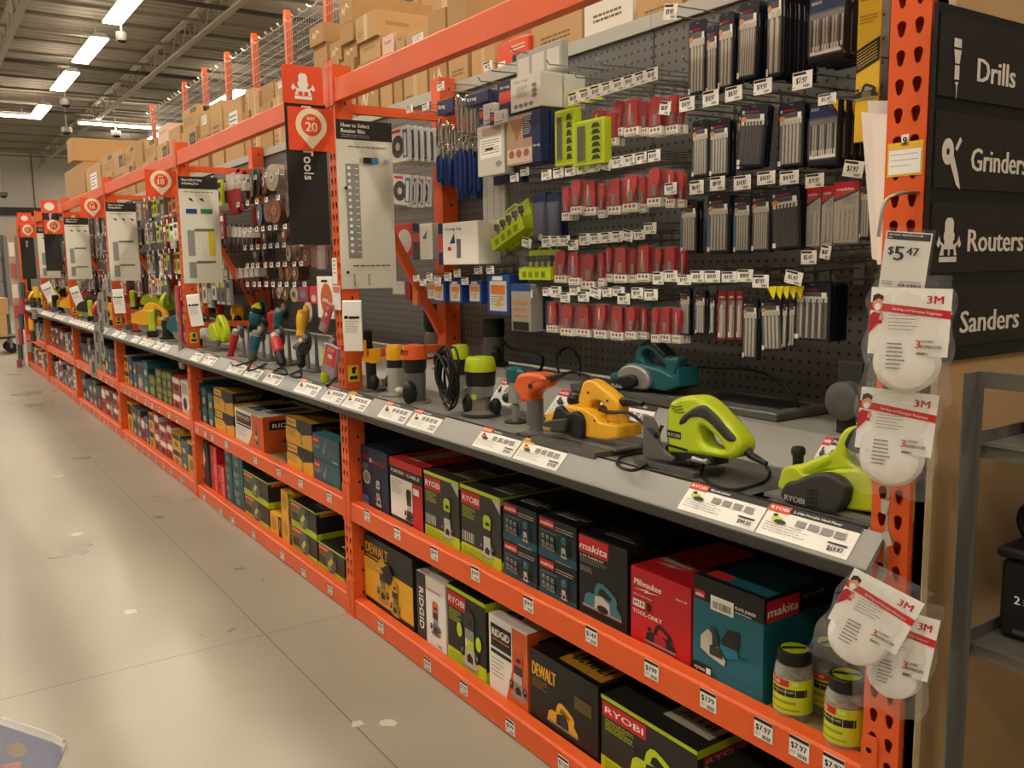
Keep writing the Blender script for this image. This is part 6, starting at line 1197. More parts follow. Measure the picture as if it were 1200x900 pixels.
def guide(k, t1, t2, label, kind=0, x0=-.002, x1=.245, z0=1.405, z1=2.08, yo=-.045):
    w = x1 - x0; h = z1 - z0; b = MB(); b.box(0, w, 0, .003, 0, h, CREAM); b.face((0, 0, 0), (1, 0, 0), (0, 0, 1)); b.fq(0, h * .885, w, h, BAN)
    b.ft(t1, w * .09, h * .958, h * .024, WHITE, w * .5); b.ft(t2, w * .09, h * .925, h * .024, WHITE, w * .42)
    if kind == 0:
        b.lines(w * .09, h * .893, w * .6, h * .915, 2, G1, .5); b.lines(w * .2, h * .838, w * .9, h * .848, 1, INK, .5); b.fq(w * .14, h * .185, w * .38, h * .745, G1)
        for i in range(14): b.fc(w * .2, h * (.72 - i * .038), w * .03, h * .01, PAPER, 8); b.fq(w * .3, h * (.715 - i * .038), w * .36, h * (.72 - i * .038), PAPER)
        b.fq(w * .45, h * .75, w * .62, h * .785, INKB); b.fq(w * .6, h * .75, w * .72, h * .785, M('3a86b0', .5)); b.fq(w * .38, h * .755, w * .43, h * .78, M('b8b04a', .5)); b.fq(w * .82, h * .755, w * .92, h * .78, M('a8a0b8', .5))
        b.lines(w * .2, h * .13, w * .9, h * .142, 1, INK, .6); b.fq(w * .2, h * .02, w * .23, h * .09, INK3); b.fq(w * .46, h * .02, w * .49, h * .09, INK3); b.fc(w * .1, h * .1, w * .03, h * .01, INKB, 8); b.fc(w * .12, h * .6, w * .03, h * .01, INKB, 8)
    else:
        b.lines(w * .12, h * .845, w * .9, h * .86, 1, INK2, .5); [b.fpoly([(w * (.22 + .28 * i), h * .8), (w * (.28 + .28 * i), h * .775), (w * (.36 + .28 * i), h * .77), (w * (.3 + .28 * i), h * .8)], INKB) for i in range(2 if kind == 1 else 3)]
        if kind == 1: b.fq(w * .15, h * .655, w * .43, h * .7, M('24408a', .5)); b.fq(w * .52, h * .655, w * .82, h * .7, M('2a7a4a', .5))
        b.fq(w * .15, h * .26, w * .33, h * .5, G1); b.fq(w * .34, h * .49, w * .84, h * .515, M('6d6a60', .5)); b.fq(w * .15, h * .05, w * .33, h * .2, G1); b.fq(w * .34, h * .19, w * .84, h * .21, M('6d6a60', .5))
        if kind == 1: b.fq(w * .68, h * .26, w * .84, h * .49, M('d8c62a', .5))
        for i in range(6):
            for j in range(4): b.fc(w * (.42 + .1 * j), h * (.29 + .035 * i), w * .008, h * .004, INK2, 6)
    b.build('selection_guide', None, (x0, k * W + yo, z0), 0, label, 'sign', 'tall cream selection guides')
icon_sign(1, 'router', 'orange square sign with a white router icon above bay 20'); banner(1, 'Power Tools', 'black vertical banner reading Tools beneath the bay 20 sign', hh=.04, zt=2.118)
pin_sign(1, '20', 'orange bay 20 sign on the second post'); guide(1, 'How to Select', 'Router Bits', 'cream guide headed How to Select Router Bits on the second post', 0)
pin_sign(2, '18', 'orange bay 18 sign on the third post'); guide(2, 'How to Select Cutting', '& Grinding Discs', 'cream guide with a yellow column beneath the bay 18 sign', 1)
pin_sign(3, '16', 'orange bay 16 sign on the fourth post'); guide(3, 'How To Select', 'Sawing Blades', 'cream guide with three dark icons beside the bay 16 sign', 2)
icon_sign(4, 'disc', 'orange square sign with a white disc above bay 14'); banner(4, 'Saws', 'black banner below the bay 14 sign', 1.5, 2.13, zt=2.12); pin_sign(4, '14', 'orange bay 14 sign on the fifth post', z0=1.9, z1=2.05); guide(4, 'How to Select', 'Blades', 'cream guide beside the black bay 14 banner', 2)
icon_sign(5, 'gear', 'orange square sign with a toothed icon above bay 12'); banner(5, 'Saws', 'black banner below the bay 12 sign', 1.4, 2.1, zt=1.9); pin_sign(5, '12', 'orange bay 12 sign on the sixth post'); guide(5, 'How to Select', 'Saws', 'farthest cream guide, beside the bay 12 banner', 2)
# ================================================================ things clipped to the posts
CLB = clear('bag_film', (.99, .99, .99), .04, .06, 1.8, 22, edge=.36)
def clip_pack(u0, v0, u1, v1, x, label, base, fn, tilt=0., yaw=.3, th=.015, blister=True, name='clip_strip_pack'):
    return panel_pack((u0, v0, u1, v1), label, base, fn, name, 'package', None, th, x, 1, tilt=tilt, yaw=yaw, blister=blister, minw=(u1 - u0) * mpp(at(u0, v0, 'x', x)) * 1.02)
d_redb = lambda b, w, h: (b.fq(w * .05, h * .3, w * .95, h * .95, REDP), b.fc(w * .5, h * .62, w * .18, h * .07, GW), b.lines(w * .2, h * .75, w * .8, h * .9, 3, GW), b.fq(0, 0, w, h * .28, M('8a7a80', .4)))
clip_pack(381, 356, 392, 392, -.03, 'red carded blister pack tilted against the second post', M('b0707a', .4), d_redb, .45)
clip_pack(379, 405, 401, 441, -.05, 'larger red carded blister pack hanging in front of the lime grinder', M('9a8a90', .4), d_redb, .3)
clip_pack(388, 302, 396, 333, -.03, 'narrow white price slip hanging on the second post', PAPER, lambda b, w, h: b.lines(w * .3, h * .3, w * .8, h * .9, 4, INK2), .0, th=.002, blister=False)
def pad(u0, v0, u1, v1, x, label, tilt=0.):
    y, w, zt, h = packrect((u0, v0, u1, v1), x); w = (u1 - u0) * mpp(at(u0, v0, 'x', x)) * 1.0; b = MB(); pts = [(.0, 0), (.012, -h * .03), (.016, -h * .5), (.006, -h), (0, -h)]
    b.extr([(-p[0], p[1]) for p in pts], 'x', -w / 2, w / 2, PAPER); b.face((-w / 2, -.0165, -h), (1, 0, 0), (0, 0, 1)); b.lines(w * .12, h * .35, w * .85, h * .6, 7, INK3, .3); b.fq(w * .1, h * .64, w * .3, h * .7, INKB); b.fq(w * .35, h * .64, w * .9, h * .69, INK)
    t = b.build('paper_pad', None, (x, y, zt), RACK, label, 'paper', 'white paper pads hooked on the posts'); t.rotation_euler = (0, tilt, RACK + .9); return t
pad(403, 352, 425, 411, -.004, 'white printed paper pad hooked low on the second post'); pad(220, 345, 235, 382, -.004, 'white paper pad hooked on the bay 18 post', -.1); pad(133, 339, 146, 367, -.004, 'white paper pad hooked on the bay 16 post', -.05); pad(82, 336, 93, 358, -.004, 'tilted white paper pad on the bay 14 post', -.3); pad(48, 332, 60, 354, -.004, 'tilted white paper pad on the bay 12 post', -.4)
b = MB().box(-.037, .037, -.002, 0, -.1, 0, M('e8e0d8', .5)); b.face((-.037, -.002, -.1), (1, 0, 0), (0, 0, 1)); b.fq(.004, .07, .07, .095, M('d87a6a', .5)); b.build('price_card', None, (-.006, W - .0, 1.42), RACK, 'small pinkish card above the paper pad on the second post', 'card')
for i, (u, v0, v1) in enumerate([(207, 335, 372), (210, 365, 400), (211, 400, 432)]): clip_pack(u - 4, v0, u + 5, v1, -.03, 'red blister pack on the strip beside the bay 18 post, %s from top' % nth(i), [REDP, M('8c2a3a', .4), M('8a7a70', .4)][i], None, yaw=.2)
SB = MB(); SB.plate(smooth_loop([(-.025, -.2), (-.03, -.1), (-.012, 0), (.012, 0), (.018, -.1), (.024, -.2)], 3), [], 0, .004, 0, M('a5a298', .3, .4)); SB.box(-.012, .008, -.001, 0, -.17, -.06, GM)
for i in range(9):
    p = at(128 - (i % 3) * 4 - i * .5, 330 + i * 12, 'x', -.04); SB.build('saw_blade_sleeve', None, (-.04 - .006 * i, p.y, p.z + .08), RACK + .9 + .2 * (i % 3 - 1), 'silver blade sleeve on the strip at the bay 16 post, %s from top' % nth(i), 'blade', 'silver sleeves clipped to the bay 16 post')
for i in range(6):
    p = at(45 - (i % 2) * 3, 340 + i * 13, 'x', -.05); MB().cbox(-.05, .05, 0, .03, -.14, 0, [YLW, BK3, ALU][i % 3], .006).build('clip_strip_pack', None, (-.09 - .01 * i, p.y, p.z + .05), RACK + .4, 'small %s pack on the strip by the bay 12 post, %s from top' % (['yellow', 'dark', 'silver'][i % 3], nth(i)), 'package', 'packs clipped at the bay 12 post')
for i in range(6):
    p = at(29, 335 + i * 18, 'x', -.06); MB().cbox(-.05, .05, 0, .03, -.24, 0, [M('35504a', .4), M('a03a4a', .4)][i % 2], .006).build('clip_strip_pack', None, (-.1 - .01 * i, p.y, p.z + .05), RACK + .4, 'small %s pack on the strip by the farthest post, %s from top' % (['green', 'pinkish red'][i % 2], nth(i)), 'package', 'packs clipped by the farthest post')
# stickers, hooks and papers of the near post
p = at(1041, 170, 'x', 0); q = at(1081, 204, 'x', 0); w = p.y - q.y; h = .058
b = MB().box(0, w, -.0008, 0, 0, h, M('e8b83a', .5)); b.face((0, -.0008, 0), (1, 0, 0), (0, 0, 1)); b.fq(w * .05, h * .06, w * .95, h * .78, PAPER); b.lines(w * .1, h * .15, w * .9, h * .65, 3, G1, .12); b.build('notice_sticker', None, (-.0003, p.y, q.z), RACK, 'white sticker with yellow border on the near post', 'sticker')
p = at(1057, 158, 'x', 0); b = MB().box(0, .014, -.0008, 0, 0, .02, WHITE); b.face((0, -.0008, 0), (1, 0, 0), (0, 0, 1)); b.ft('9', .003, .003, .013, INKB); b.build('number_sticker', None, (-.0003, p.y, p.z - .02), RACK, 'tiny white number 9 sticker on the near post', 'sticker')
def sheet(pts, mat, name, label, cat='paper', group='loose papers beside the near post'):
    n = len(pts); b = MB(); y0 = Vector(pts[0]); m_ = MB()
    d = Vector((.0015, .0, 0)); P = [Vector(p) for p in pts]; m_.add([p - y0 for p in P] + [p - y0 + d for p in P], [tuple(range(n)), tuple(reversed(range(n, 2 * n)))] + [(i, n + i, n + (i + 1) % n, (i + 1) % n) for i in range(n)], mat)
    m_.build(name, None, y0, 0, label, cat, group)
sheet([at(1008, 133, 'x', .02), at(1036, 316, 'x', .0), at(1020, 320, 'x', .04), at(1026, 138, 'x', .04)][::-1] and [at(1009, 131, 'x', .03), at(1022, 303, 'x', .02), at(1034, 308, 'x', .008), at(1040, 134, 'x', .012)], M('e0d2c6', .5), 'paper_sheet', 'tall bent white paper sheet tucked beside the near post')
sheet([at(1022, 140, 'x', .02), at(1028, 310, 'x', .012), at(1036, 310, 'x', .004), at(1042, 140, 'x', .004)], M('ead9cc', .5), 'paper_sheet', 'second white paper sheet nearer the near post')
sheet([at(1017, 118, 'x', .05), at(1021, 300, 'x', .045), at(1030, 300, 'x', .03), at(1044, 118, 'x', .03)], clear('sleeve_film', (.95, .92, .9), .35, .2), 'clear_sleeve', 'clear plastic sleeve behind the white papers by the near post', 'sleeve')
# yellow strip sign and slotted standard beside the near post
y, w, zt, h = packrect((1004, -30, 1031, 165), .3); b = MB(); b.box(-w / 2, w / 2, 0, .004, -h, 0, M('dcb42c', .45)); b.face((-w / 2, 0, -h), (1, 0, 0), (0, 0, 1))
b.lines(w * .1, h * .83, w * .95, h * .98, 5, M('8a7420', .5), .4); b.lines(w * .1, h * .7, w * .9, h * .76, 3, M('8a7420', .5), .3)
b.fpoly([(0, h * .42), (w, h * .48), (w, h * .62), (0, h * .56)], INKB)
for i in range(6): b.fpoly([(w * .05, h * (.445 + i * .018)), (w * .9, h * (.497 + i * .018)), (w * .9, h * (.502 + i * .018)), (w * .05, h * (.45 + i * .018))], M('cfa82c', .5))
sil_planer(b, w * .5, h * .25, w * .8, INKB, M('6a6a40', .5), G1); b.build('strip_sign', None, (.3, y, zt), RACK, 'tall yellow and black strip sign between the blade sets and the near post', 'sign')
y = yx(1036, 60, .56); b = MB().box(-.013, .013, 0, .014, 0, 1.2, M('77726a', .45)); b.face((-.013, 0, 0), (1, 0, 0), (0, 0, 1)); [b.fc(.013, .03 + i * .056, .003, .004, BLACK, 8) for i in range(21)]; b.build('slotted_standard', None, (.5595, y, 1.1), RACK, 'grey slotted metal standard in front of the pegboard near the near post', 'shelf standard')
# ---------------------------------------------------------------- dust mask bags
SKIN = M('d8a080', .6); HAIR = M('4a2c20', .6); MRED = M('cc2a2a', .45); MSK = M('efeae2', .75, bump=.2, scale=60); FILMW = M('efebe4', .4)
def mask_bag(u, v, wpx, hpx, x, tilt, rz, label):
    o = at(u + 9, v, 'x', x); m = mpp(o); w, h = wpx * m * .84, hpx * m
    t = thing('dust_mask_bag', label, 'dust mask pack', o, rz, 'clear bags of white dust masks'); t.rotation_euler = (0, tilt, rz)
    rr = random.Random(int(v)); nx, nz = 16, 22
    ph = [rr.uniform(0, 6) for _ in range(6)]
    def surf(s_, a, c):
        e = min(1, 4.5 * min(a, 1 - a)) * min(1, 5 * min(c, 1 - c) + .0); bulge = .017 * e + .02 * math.exp(-((c - .3) ** 2) / .05 - ((a - .5) ** 2) / .1) * e
        wr = .0016 * math.sin(a * 23 + ph[0] + c * 9) + .0018 * math.sin(c * 31 + a * 12 + ph[1]) + .0012 * math.sin((a - c) * 40 + ph[2])
        ed = .004 * math.sin(c * 17 + ph[3]) * (1 if a > .5 else -1) * abs(a - .5) * 2; pin = 1 - .1 * math.exp(-((c - .93) ** 2) / .004) + .05 * (1 - c)
        return ((a - .5) * w * pin + ed, s_ * (bulge) + wr * (1.2 if s_ < 0 else .6) * (.3 + e), (c - 1) * h + .004 * math.sin(a * 11 + ph[4]) * (c < .05))
    b = MB()
    for s_ in (-1, 1):
        vs = [surf(s_, i / nx, j / nz) for j in range(nz + 1) for i in range(nx + 1)]; fs = [(j * (nx + 1) + i, j * (nx + 1) + i + 1, (j + 1) * (nx + 1) + i + 1, (j + 1) * (nx + 1) + i) for j in range(nz) for i in range(nx)]
        b.add(vs, fs if s_ < 0 else [f[::-1] for f in fs], CLB)
    put(b, 'plastic_bag', t)
    b = MB(); cw = w * .92; z0, z1 = -h * .62, -h * .1; vs = []; n = 10      # printed card, lightly curved
    b.box(-cw / 2, cw / 2, -.0125, -.0118, z0, z1, FILMW); b.face((-cw / 2, -.0125, z0), (1, 0, 0), (0, 0, 1)); H = z1 - z0
    b.fpoly([(0, H * .66), (cw, H * .56), (cw, H * .68), (0, H * .78)], MRED); b.ft('3M', cw * .7, H * .78, H * .12, MRED, cw * .2)
    q = cw / .16
    b.fq(cw * .02, H * .46, cw * .16, H * .62, MRED); b.fc(cw * .09, H * .76, cw * .065, H * .11, SKIN, 14); b.fpoly([(cw * .02, H * .78), (cw * .03, H * .88), (cw * .09, H * .91), (cw * .16, H * .87), (cw * .155, H * .8), (cw * .1, H * .84)], HAIR); b.fc(cw * .09, H * .71, cw * .04, H * .055, WHITE, 10); b.fc(cw * .14, H * .56, cw * .04, H * .05, SKIN, 10); b.fpoly([(0, H * .3), (0, H * .58), (cw * .05, H * .64), (cw * .13, H * .6), (cw * .1, H * .45)], M('b83040', .5))
    tv, tf, tl = text_mesh('Sanding and Fiberglass Respirator', True); k_ = cw * .62 / tl; b.k += 1
    b.add([b._p(cw * .28 + a * k_, H * .675 - (a * k_) * .1 + c_ * k_ * 1.1) for a, c_ in tv], tf, WHITE)
    b.lines(cw * .24, H * .34, cw * .62, H * .6, 5, INK3, .25, 4)
    b.ft('3', cw * .6, H * .12, H * .12, MRED); b.ft('COUNT', cw * .66, H * .2, H * .045, INK2, cw * .16); b.ft('RESPIRATORS', cw * .66, H * .12, H * .05, INK2, cw * .26); b.ft('8200HB1-C', cw * .62, H * .02, H * .04, INK, cw * .14)
    put(b, 'printed_card', t)
    b = MB().ball((0, .0, -h * .66), w * .4, .0, h * .24, MSK, 24, 10) if False else MB(); R = w * .38; vs = []; N = 28
    prof = [(1.06, .012), (1.05, .010), (1., .008), (.97, -.0), (.86, -.008), (.66, -.0115), (.4, -.013), (.12, -.0135)]
    b.lathe([(r * R, h_) for r, h_ in prof][::-1], (0, 0, -h * .68), MSK, 28, 'y', sy=1.0)
    rs = put(b, 'respirator', t)
    b = MB(); b.F = (Vector((-R * .62, -.0145, -h * .62)), Vector((1, 0, 0)), Vector((0, 0, 1)), Vector((0, -1, 0))); b.lines(0, -.028, R * .6, .02, 7, INK2, .35, 6); put(b, 'mask_print', rs)
    return t
mask_bag(1061, 322, 112, 152, -.075, .03, math.radians(-60), 'upper clear bag of a white dust mask below the 5.47 price card')
mask_bag(1048, 443, 108, 142, -.06, .08, math.radians(-60), 'middle clear bag of a white dust mask, hanging under the upper one')
mask_bag(1040, 672, 108, 140, -.085, .4, math.radians(-60), 'tilted lower clear mask bag in front of the glass jars')
mask_bag(1058, 700, 92, 150, -.045, .14, math.radians(-62), 'rear mask bag half hidden behind the tilted lower bag')
o = at(1066, 272, 'x', -.085); m = mpp(o); w, h = 50 * m, 67 * m
t = thing('price_card', 'white price card reading 5.47 hanging from a wire on the near post', 'price card', o, math.radians(-60)); t.rotation_euler = (0, .1, math.radians(-60))
b = MB().box(-w / 2, w / 2, 0, .0008, -h, 0, PAPER); b.face((-w / 2, 0, -h), (1, 0, 0), (0, 0, 1)); b.fq(w * .03, h * .86, w * .97, h * .98, INK); b.ft('3M N95 RESPIRATOR', w * .06, h * .925, h * .035, WHITE, w * .75); b.ft('3PK', w * .06, h * .875, h * .03, WHITE)
b.ft('$', w * .1, h * .6, h * .14, INK); b.ft('5', w * .24, h * .5, h * .26, INK, w * .2); b.ft('47', w * .5, h * .6, h * .14, INK, w * .26); b.lines(w * .05, h * .04, w * .3, h * .13, 2, INK2); b.bars(w * .42, h * .05, w * .92, h * .1, INK, 18); b.lines(w * .45, h * .115, w * .92, h * .14, 1, INK2, .6); put(b, 'card', t)
put(MB().box(-w * .54, w * .56, -.003, -.0022, -h * 1.03, h * .06, clear('card_sleeve', (.99, .99, .99), .03, .1)), 'clear_sleeve', t)
a = at(1076, 226, 'x', .0); MB().tube(smooth_path([(0, .01, 0), (0, -.02, .0), (-.012, -.05, -.004), (-.018, -.07, -.02), (-.02, -.08, -.075)], 5), .003, M('b5afa4', .3, .8), 8).build('wire_hanger', None, (a.x, a.y, a.z), RACK, 'bent silver wire hanger in a keyhole of the near post', 'hanger')
t = thing('clip_strip', 'silver metal strip with clips hanging down the near post', 'clip strip', at(1041, 580, 'x', -.02), RACK)
za = t.location.z; z2 = at(1037, 668, 'x', -.02).z - za
put(MB().box(-.003, .003, -.001, .001, z2, .02, M('a8a297', .3, .8)), 'strip', t)
for f_, ry in ((.06, .1), (.48, -.5), (.97, .2)):
    b = MB(); b.T = Matrix.Translation((0, -.004, z2 * f_)) @ Matrix.Rotation(ry, 4, 'Y'); b.prism([(-.009, 0), (.009, 0), (.006, -.026), (-.006, -.026)], -.004, .002, M('cbc6ba', .3, .8)); b.T = None; put(b, 'clip', t)
# ---------------------------------------------------------------- plywood end panel and section signs
PLY = M('b39064', .6, var=.12, scale=2.2)
MB().box(0, 1.75, 0, .018, 0, 2.75, PLY).box(.0, .02, -.001, .018, 0, 2.75, M('cdb48c', .6)).build('plywood_panel', None, (.012, -.06, 0), 0, 'beige plywood panel closing the near end of the rack', 'panel')  # paler left strip: light falling on the raw edge put into its colour
FB = M('1a1715', .4); SB_ = M('201b18', .5); TXC = M('d2c8bc', .5)
yS = -.073
def zat(u, v): return at(u, v, 'y', yS)
rows = [((1100, 12), (1098, 111), 'Drills', (1144.5, 64), (1147, 95.5), 1188), ((1097, 128), (1091, 219), 'Grinders', (1137, 167), (1139.5, 200), None), ((1090, 236), (1087, 320), 'Routers', (1133.5, 266), (1135, 294.5), 1200), ((1086, 336), (1082, 410), 'Sanders', (1124, 361), (1126.5, 390), 1197)]
XL = zat(1101, 60).x + .004
MB().box(0, 1.17, 0, .008, 0, zat(1100, 12).z + .016 - (zat(1097, 426).z), FB).build('sign_backing', None, (XL - .004, yS + .0045, zat(1097, 426).z), 0, 'black backing board behind the four section signs', 'sign board')
for (a, c, s_, tp, bt, ur) in rows:
    z1, z0 = zat(*a).z, zat(*c).z; b = MB(); h = z1 - z0; b.box(0, 1.15, 0, .0042, 0, h, SB_); b.face((0, 0, 0), (1, 0, 0), (0, 0, 1))
    P0, P1 = zat(*tp), zat(*bt); x0 = (P0.x + P1.x) / 2 - XL; bz = P1.z - z0; H = .0405
    L = text_mesh(s_, True)[2] * H / .73; wd = {'Drills': .124, 'Grinders': .19, 'Routers': .188, 'Sanders': .2}[s_]
    b.ft(s_, x0, bz, H, TXC, wd)
    ix = x0 - .062; s0 = .08; iz = bz - .022
    if s_ == 'Drills': b.fq(ix - .014, iz + .07, ix + .008, iz + .084, TXC); b.fpoly([(ix - .014, iz + .066), (ix - .009, iz + .044), (ix + .004, iz + .044), (ix + .008, iz + .066)], TXC); b.fq(ix - .01, iz + .018, ix + .004, iz + .041, TXC); b.fpoly([(ix - .009, iz + .014), (ix - .003, iz + .006), (ix + .003, iz + .014)], TXC); b.fpoly([(ix - .005, iz + .007), (ix - .003, iz - .018), (ix - .001, iz + .007)], TXC)
    elif s_ == 'Grinders': b.fc(ix - .012, iz + .05, .018, .022, TXC, 20); b.fc(ix - .012, iz + .05, .005, .006, SB_, 10); b.fpoly([(ix - .004, iz + .03), (ix + .006, iz + .044), (ix + .022, iz + .012), (ix + .03, iz - .012), (ix + .016, iz - .004)], TXC); b.fpoly([(ix + .008, iz + .056), (ix + .014, iz + .052), (ix + .028, iz + .07), (ix + .022, iz + .076)], TXC)
    elif s_ == 'Routers': router_icon(b, ix, iz + .004, .075, TXC, SB_)
    else: b.fc(ix + .0, iz + .012, .03, .02, TXC, 20); b.fc(ix + .012, iz + .012, .009, .011, SB_, 12); b.fq(ix - .03, iz + .034, ix + .03, iz + .042, TXC); b.fc(ix, iz + .058, .016, .019, TXC, 16); b.fpoly([(ix + .01, iz + .07), (ix + .03, iz + .066), (ix + .034, iz + .056), (ix + .016, iz + .054)], TXC)
    b.build('section_sign', None, (XL, yS, z0), 0, 'black sign reading %s on the end panel' % s_, 'sign', 'black section signs on the end panel')
# grey angle-iron shelf unit with a black tool bag
GU = M('67645e', .45, .3, var=.08, scale=6); t = thing('shelf_unit', 'grey angle iron shelf unit standing before the plywood end panel', 'shelf unit', (.052, -.12, 0), 0)
for x, y in ((0, 0), (.7, 0), (0, -1.1), (.7, -1.1)):
    s_ = 1 if x == 0 else -1; r_ = -1 if y == 0 else 1
    b = MB(); x0, x1 = sorted((x, x + s_ * .003)); y0, y1 = sorted((y, y + r_ * .012)); b.box(x0, x1, y0, y1, 0, 1.3, GU); x0, x1 = sorted((x - s_ * .043, x)); y0, y1 = sorted((y, y + r_ * .003)); b.box(x0, x1, y0, y1, 0, 1.3, GU); put(b, 'corner_post', t)
for z in (.3, .812, 1.175):
    b = MB(); b.box(.006, .694, -1.096, -.004, z - .004, z - .002, GU)
    b.box(.012, .015, -1.09, -.005, z - .027, z, GU).box(.694, .697, -1.06, -.04, z - .027, z, GU).box(.016, .69, -.007, -.004, z - .005, z + .02, GU).box(.016, .69, -1.096, -1.093, z - .027, z, GU); put(b, 'shelf', t)
for a_ in ((.0, .004, -1.08, -.012), (.694, .697, -1.08, -.012)): put(MB().box(a_[0], a_[1], a_[2], a_[3], 1.272, 1.297, GU).box(a_[0], a_[0] + .02, a_[2], a_[3], 1.297, 1.3, GU), 'top_rail', t)
t = thing('tool_bag', 'black tool bag with a red tag on the grey shelf unit', 'bag', (.125, -.14, .8105), RACK)
put(MB().cbox(.0, .3, 0, .3, 0, .15, M('141312', .6), .012).cbox(-.006, .305, -.006, .306, .15, .17, M('1c1a19', .5), .006), 'body', t)
b = MB(); b.face((0, -.0003, .0), (1, 0, 0), (0, 0, 1)); b.fq(.03, .015, .12, .024, M('4d4a46', .5)); b.ft('2', .03, .07, .016, WHITE); b.lines(.045, .068, .08, .082, 3, SLV, .4); put(b, 'printing', t)
put(MB().tube(smooth_path([(.0, .1, .17), (-.012, .1, .2), (.01, .1, .225), (.12, .1, .23), (.2, .1, .17)], 5), .012, M('151413', .5), 8), 'handle', t); put(MB().cbox(.03, .14, .02, .09, .17, .195, M('b0282a', .45), .004), 'red_tag', t)
put(MB().extr([(.04, .195), (.06, .26), (.063, .26), (.045, .195)], 'x', .05, .16, PAPER), 'paper_tag', t)
MB().cbox(0, .3, 0, .2, 0, .1, BLACK, .006).build('tool_case', None, (.185, -.145, 1.1735), RACK, 'black case on the upper level of the grey shelf unit, at the picture edge', 'case')
# ================================================================ overhead stock
ZD = 2.2205
def kraft(kind):
    def f(b, w, d, h, F, R, T):
        F()
        if kind == 'tape': b.fq(w * .42, 0, w * .58, h, TAPE); b.lines(w * .1, h * .15, w * .38, h * .4, 3, M('7a6038', .6), .3)
        elif kind == 'mark': b.fpoly([(w * .15, h * .25), (w * .3, h * .7), (w * .4, h * .4), (w * .55, h * .75), (w * .8, h * .5), (w * .55, h * .6), (w * .4, h * .3), (w * .3, h * .5)], M('e0cfae', .5))
        elif kind == '25': b.fq(w * .55, h * .72, w * .92, h * .92, INKB); b.ft('25', w * .62, h * .77, h * .09, CARD2, w * .22); b.lines(w * .1, h * .2, w * .9, h * .6, 5, M('8a6c42', .6), .4)
        elif kind == 'label': b.fq(w * .3, h * .5, w * .75, h * .85, PAPER); b.lines(w * .34, h * .55, w * .7, h * .8, 4, INK)
        elif kind == 'text': b.lines(w * .2, h * .55, w * .8, h * .7, 2, M('7a6038', .6), .5)
        R(); b.fq(d * .1, h * .45, d * .35, h * .6, M('a58252', .6)) if kind == 'tape' else None
        if kind == '25': b.fq(d * .1, h * .7, d * .4, h * .92, INKB); b.ft('25', d * .15, h * .76, h * .1, CARD2, d * .18); b.lines(d * .1, h * .2, d * .8, h * .6, 6, M('8a6c42', .6), .4)
        if kind == 'label': b.fq(d * .05, h * .5, d * .4, h * .9, PAPER); b.lines(d * .1, h * .55, d * .35, h * .85, 4, INK)
        T(); b.fq(w * .44, 0, w * .56, d, TAPE)
    return f
for kd in ('plain', 'tape', 'mark', '25', 'label', 'text'): ST['k_' + kd] = (CARD if kd in ('plain', 'mark') else CARD2, kraft(kd))
ST['k_white'] = (M('e4ddd0', .55), kraft('text')); ST['k_pink'] = (M('dcb8a4', .55), kraft('text'))
def col(u0, u1, vs, x, kinds, d, label):
    vm = vs[-1]; y0, y1 = yx(u0, vs[0], x), yx(u1, vs[0], x); z = ZD; i = 0
    for v in vs:
        zt = at((u0 + u1) / 2, v, 'x', x).z
        if zt - z < .05: continue
        dd = d - (.05 * (i % 2)); b_ = kinds[i % len(kinds)]
        o = tool_carton(b_, y0, y1, z, zt - z - .001, dd, label if len(vs) == 1 else label + ', %s box of its pile' % nth(i), 'brown stock cartons stacked overhead', x=x + (.02 if i % 3 == 1 else 0)); o.name = 'cardboard_box'; o['category'] = 'cardboard box'
        z = zt; i += 1
cols_ = [(364, 380, (75, 52, 28), ('k_mark', 'k_plain', 'k_mark')), (383, 397, (72, 48), ('k_mark', 'k_mark')), (399, 415, (70, 50, 26, -6), ('k_mark', 'k_mark', 'k_plain', 'k_mark')), (418, 442, (72, 46, 15), ('k_mark', 'k_text', 'k_tape')), (444, 458, (64, 40), ('k_text', 'k_pink')),
         (460, 470, (60, 36), ('k_plain', 'k_text')), (472, 500, (68, 34), ('k_tape', 'k_label')), (502, 523, (60, 38, 12), ('k_mark', 'k_mark', 'k_plain')), (525, 548, (64, 30, -8), ('k_text', 'k_mark', 'k_plain')), (552, 580, (52, 16), ('k_tape', 'k_plain')),
         (622, 682, (18,), ('k_text',)), (684, 742, (-12,), ('k_white',)), (745, 800, (-10,), ('k_text',)), (804, 860, (-30,), ('k_tape',)),
         (232, 243, (160, 130), ('k_plain', 'k_label')), (245, 259, (120,), ('k_text',)), (261, 283, (118,), ('k_label',)), (285, 292, (130, 103), ('k_plain', 'k_tape')), (293, 303, (108,), ('k_tape',)), (304, 318, (122, 98), ('k_plain', 'k_plain')), (319, 333, (112, 92), ('k_tape', 'k_label')), (334, 350, (100,), ('k_plain',)), (351, 363, (92,), ('k_plain',)),
         (212, 230, (152, 125), ('k_25', 'k_25')), (197, 211, (150,), ('k_text',)), (183, 196, (168, 146), ('k_25', 'k_pink')), (167, 181, (188, 163), ('k_25', 'k_25')), (157, 166, (165,), ('k_plain',)), (145, 156, (192, 172), ('k_25', 'k_25')), (132, 144, (178,), ('k_25',)), (119, 131, (205, 181), ('k_25', 'k_25')), (100, 117, (194,), ('k_label',)), (75, 98, (196,), ('k_plain',))]
for i, (u0, u1, vs_, kd) in enumerate(sorted(cols_, key=lambda c: c[0])): col(u0, u1, vs_, .68, kd, .55, 'brown stock carton, %s front column from left' % nth(i) if u0 not in (684,) else 'tall white stock box above the cap rail')
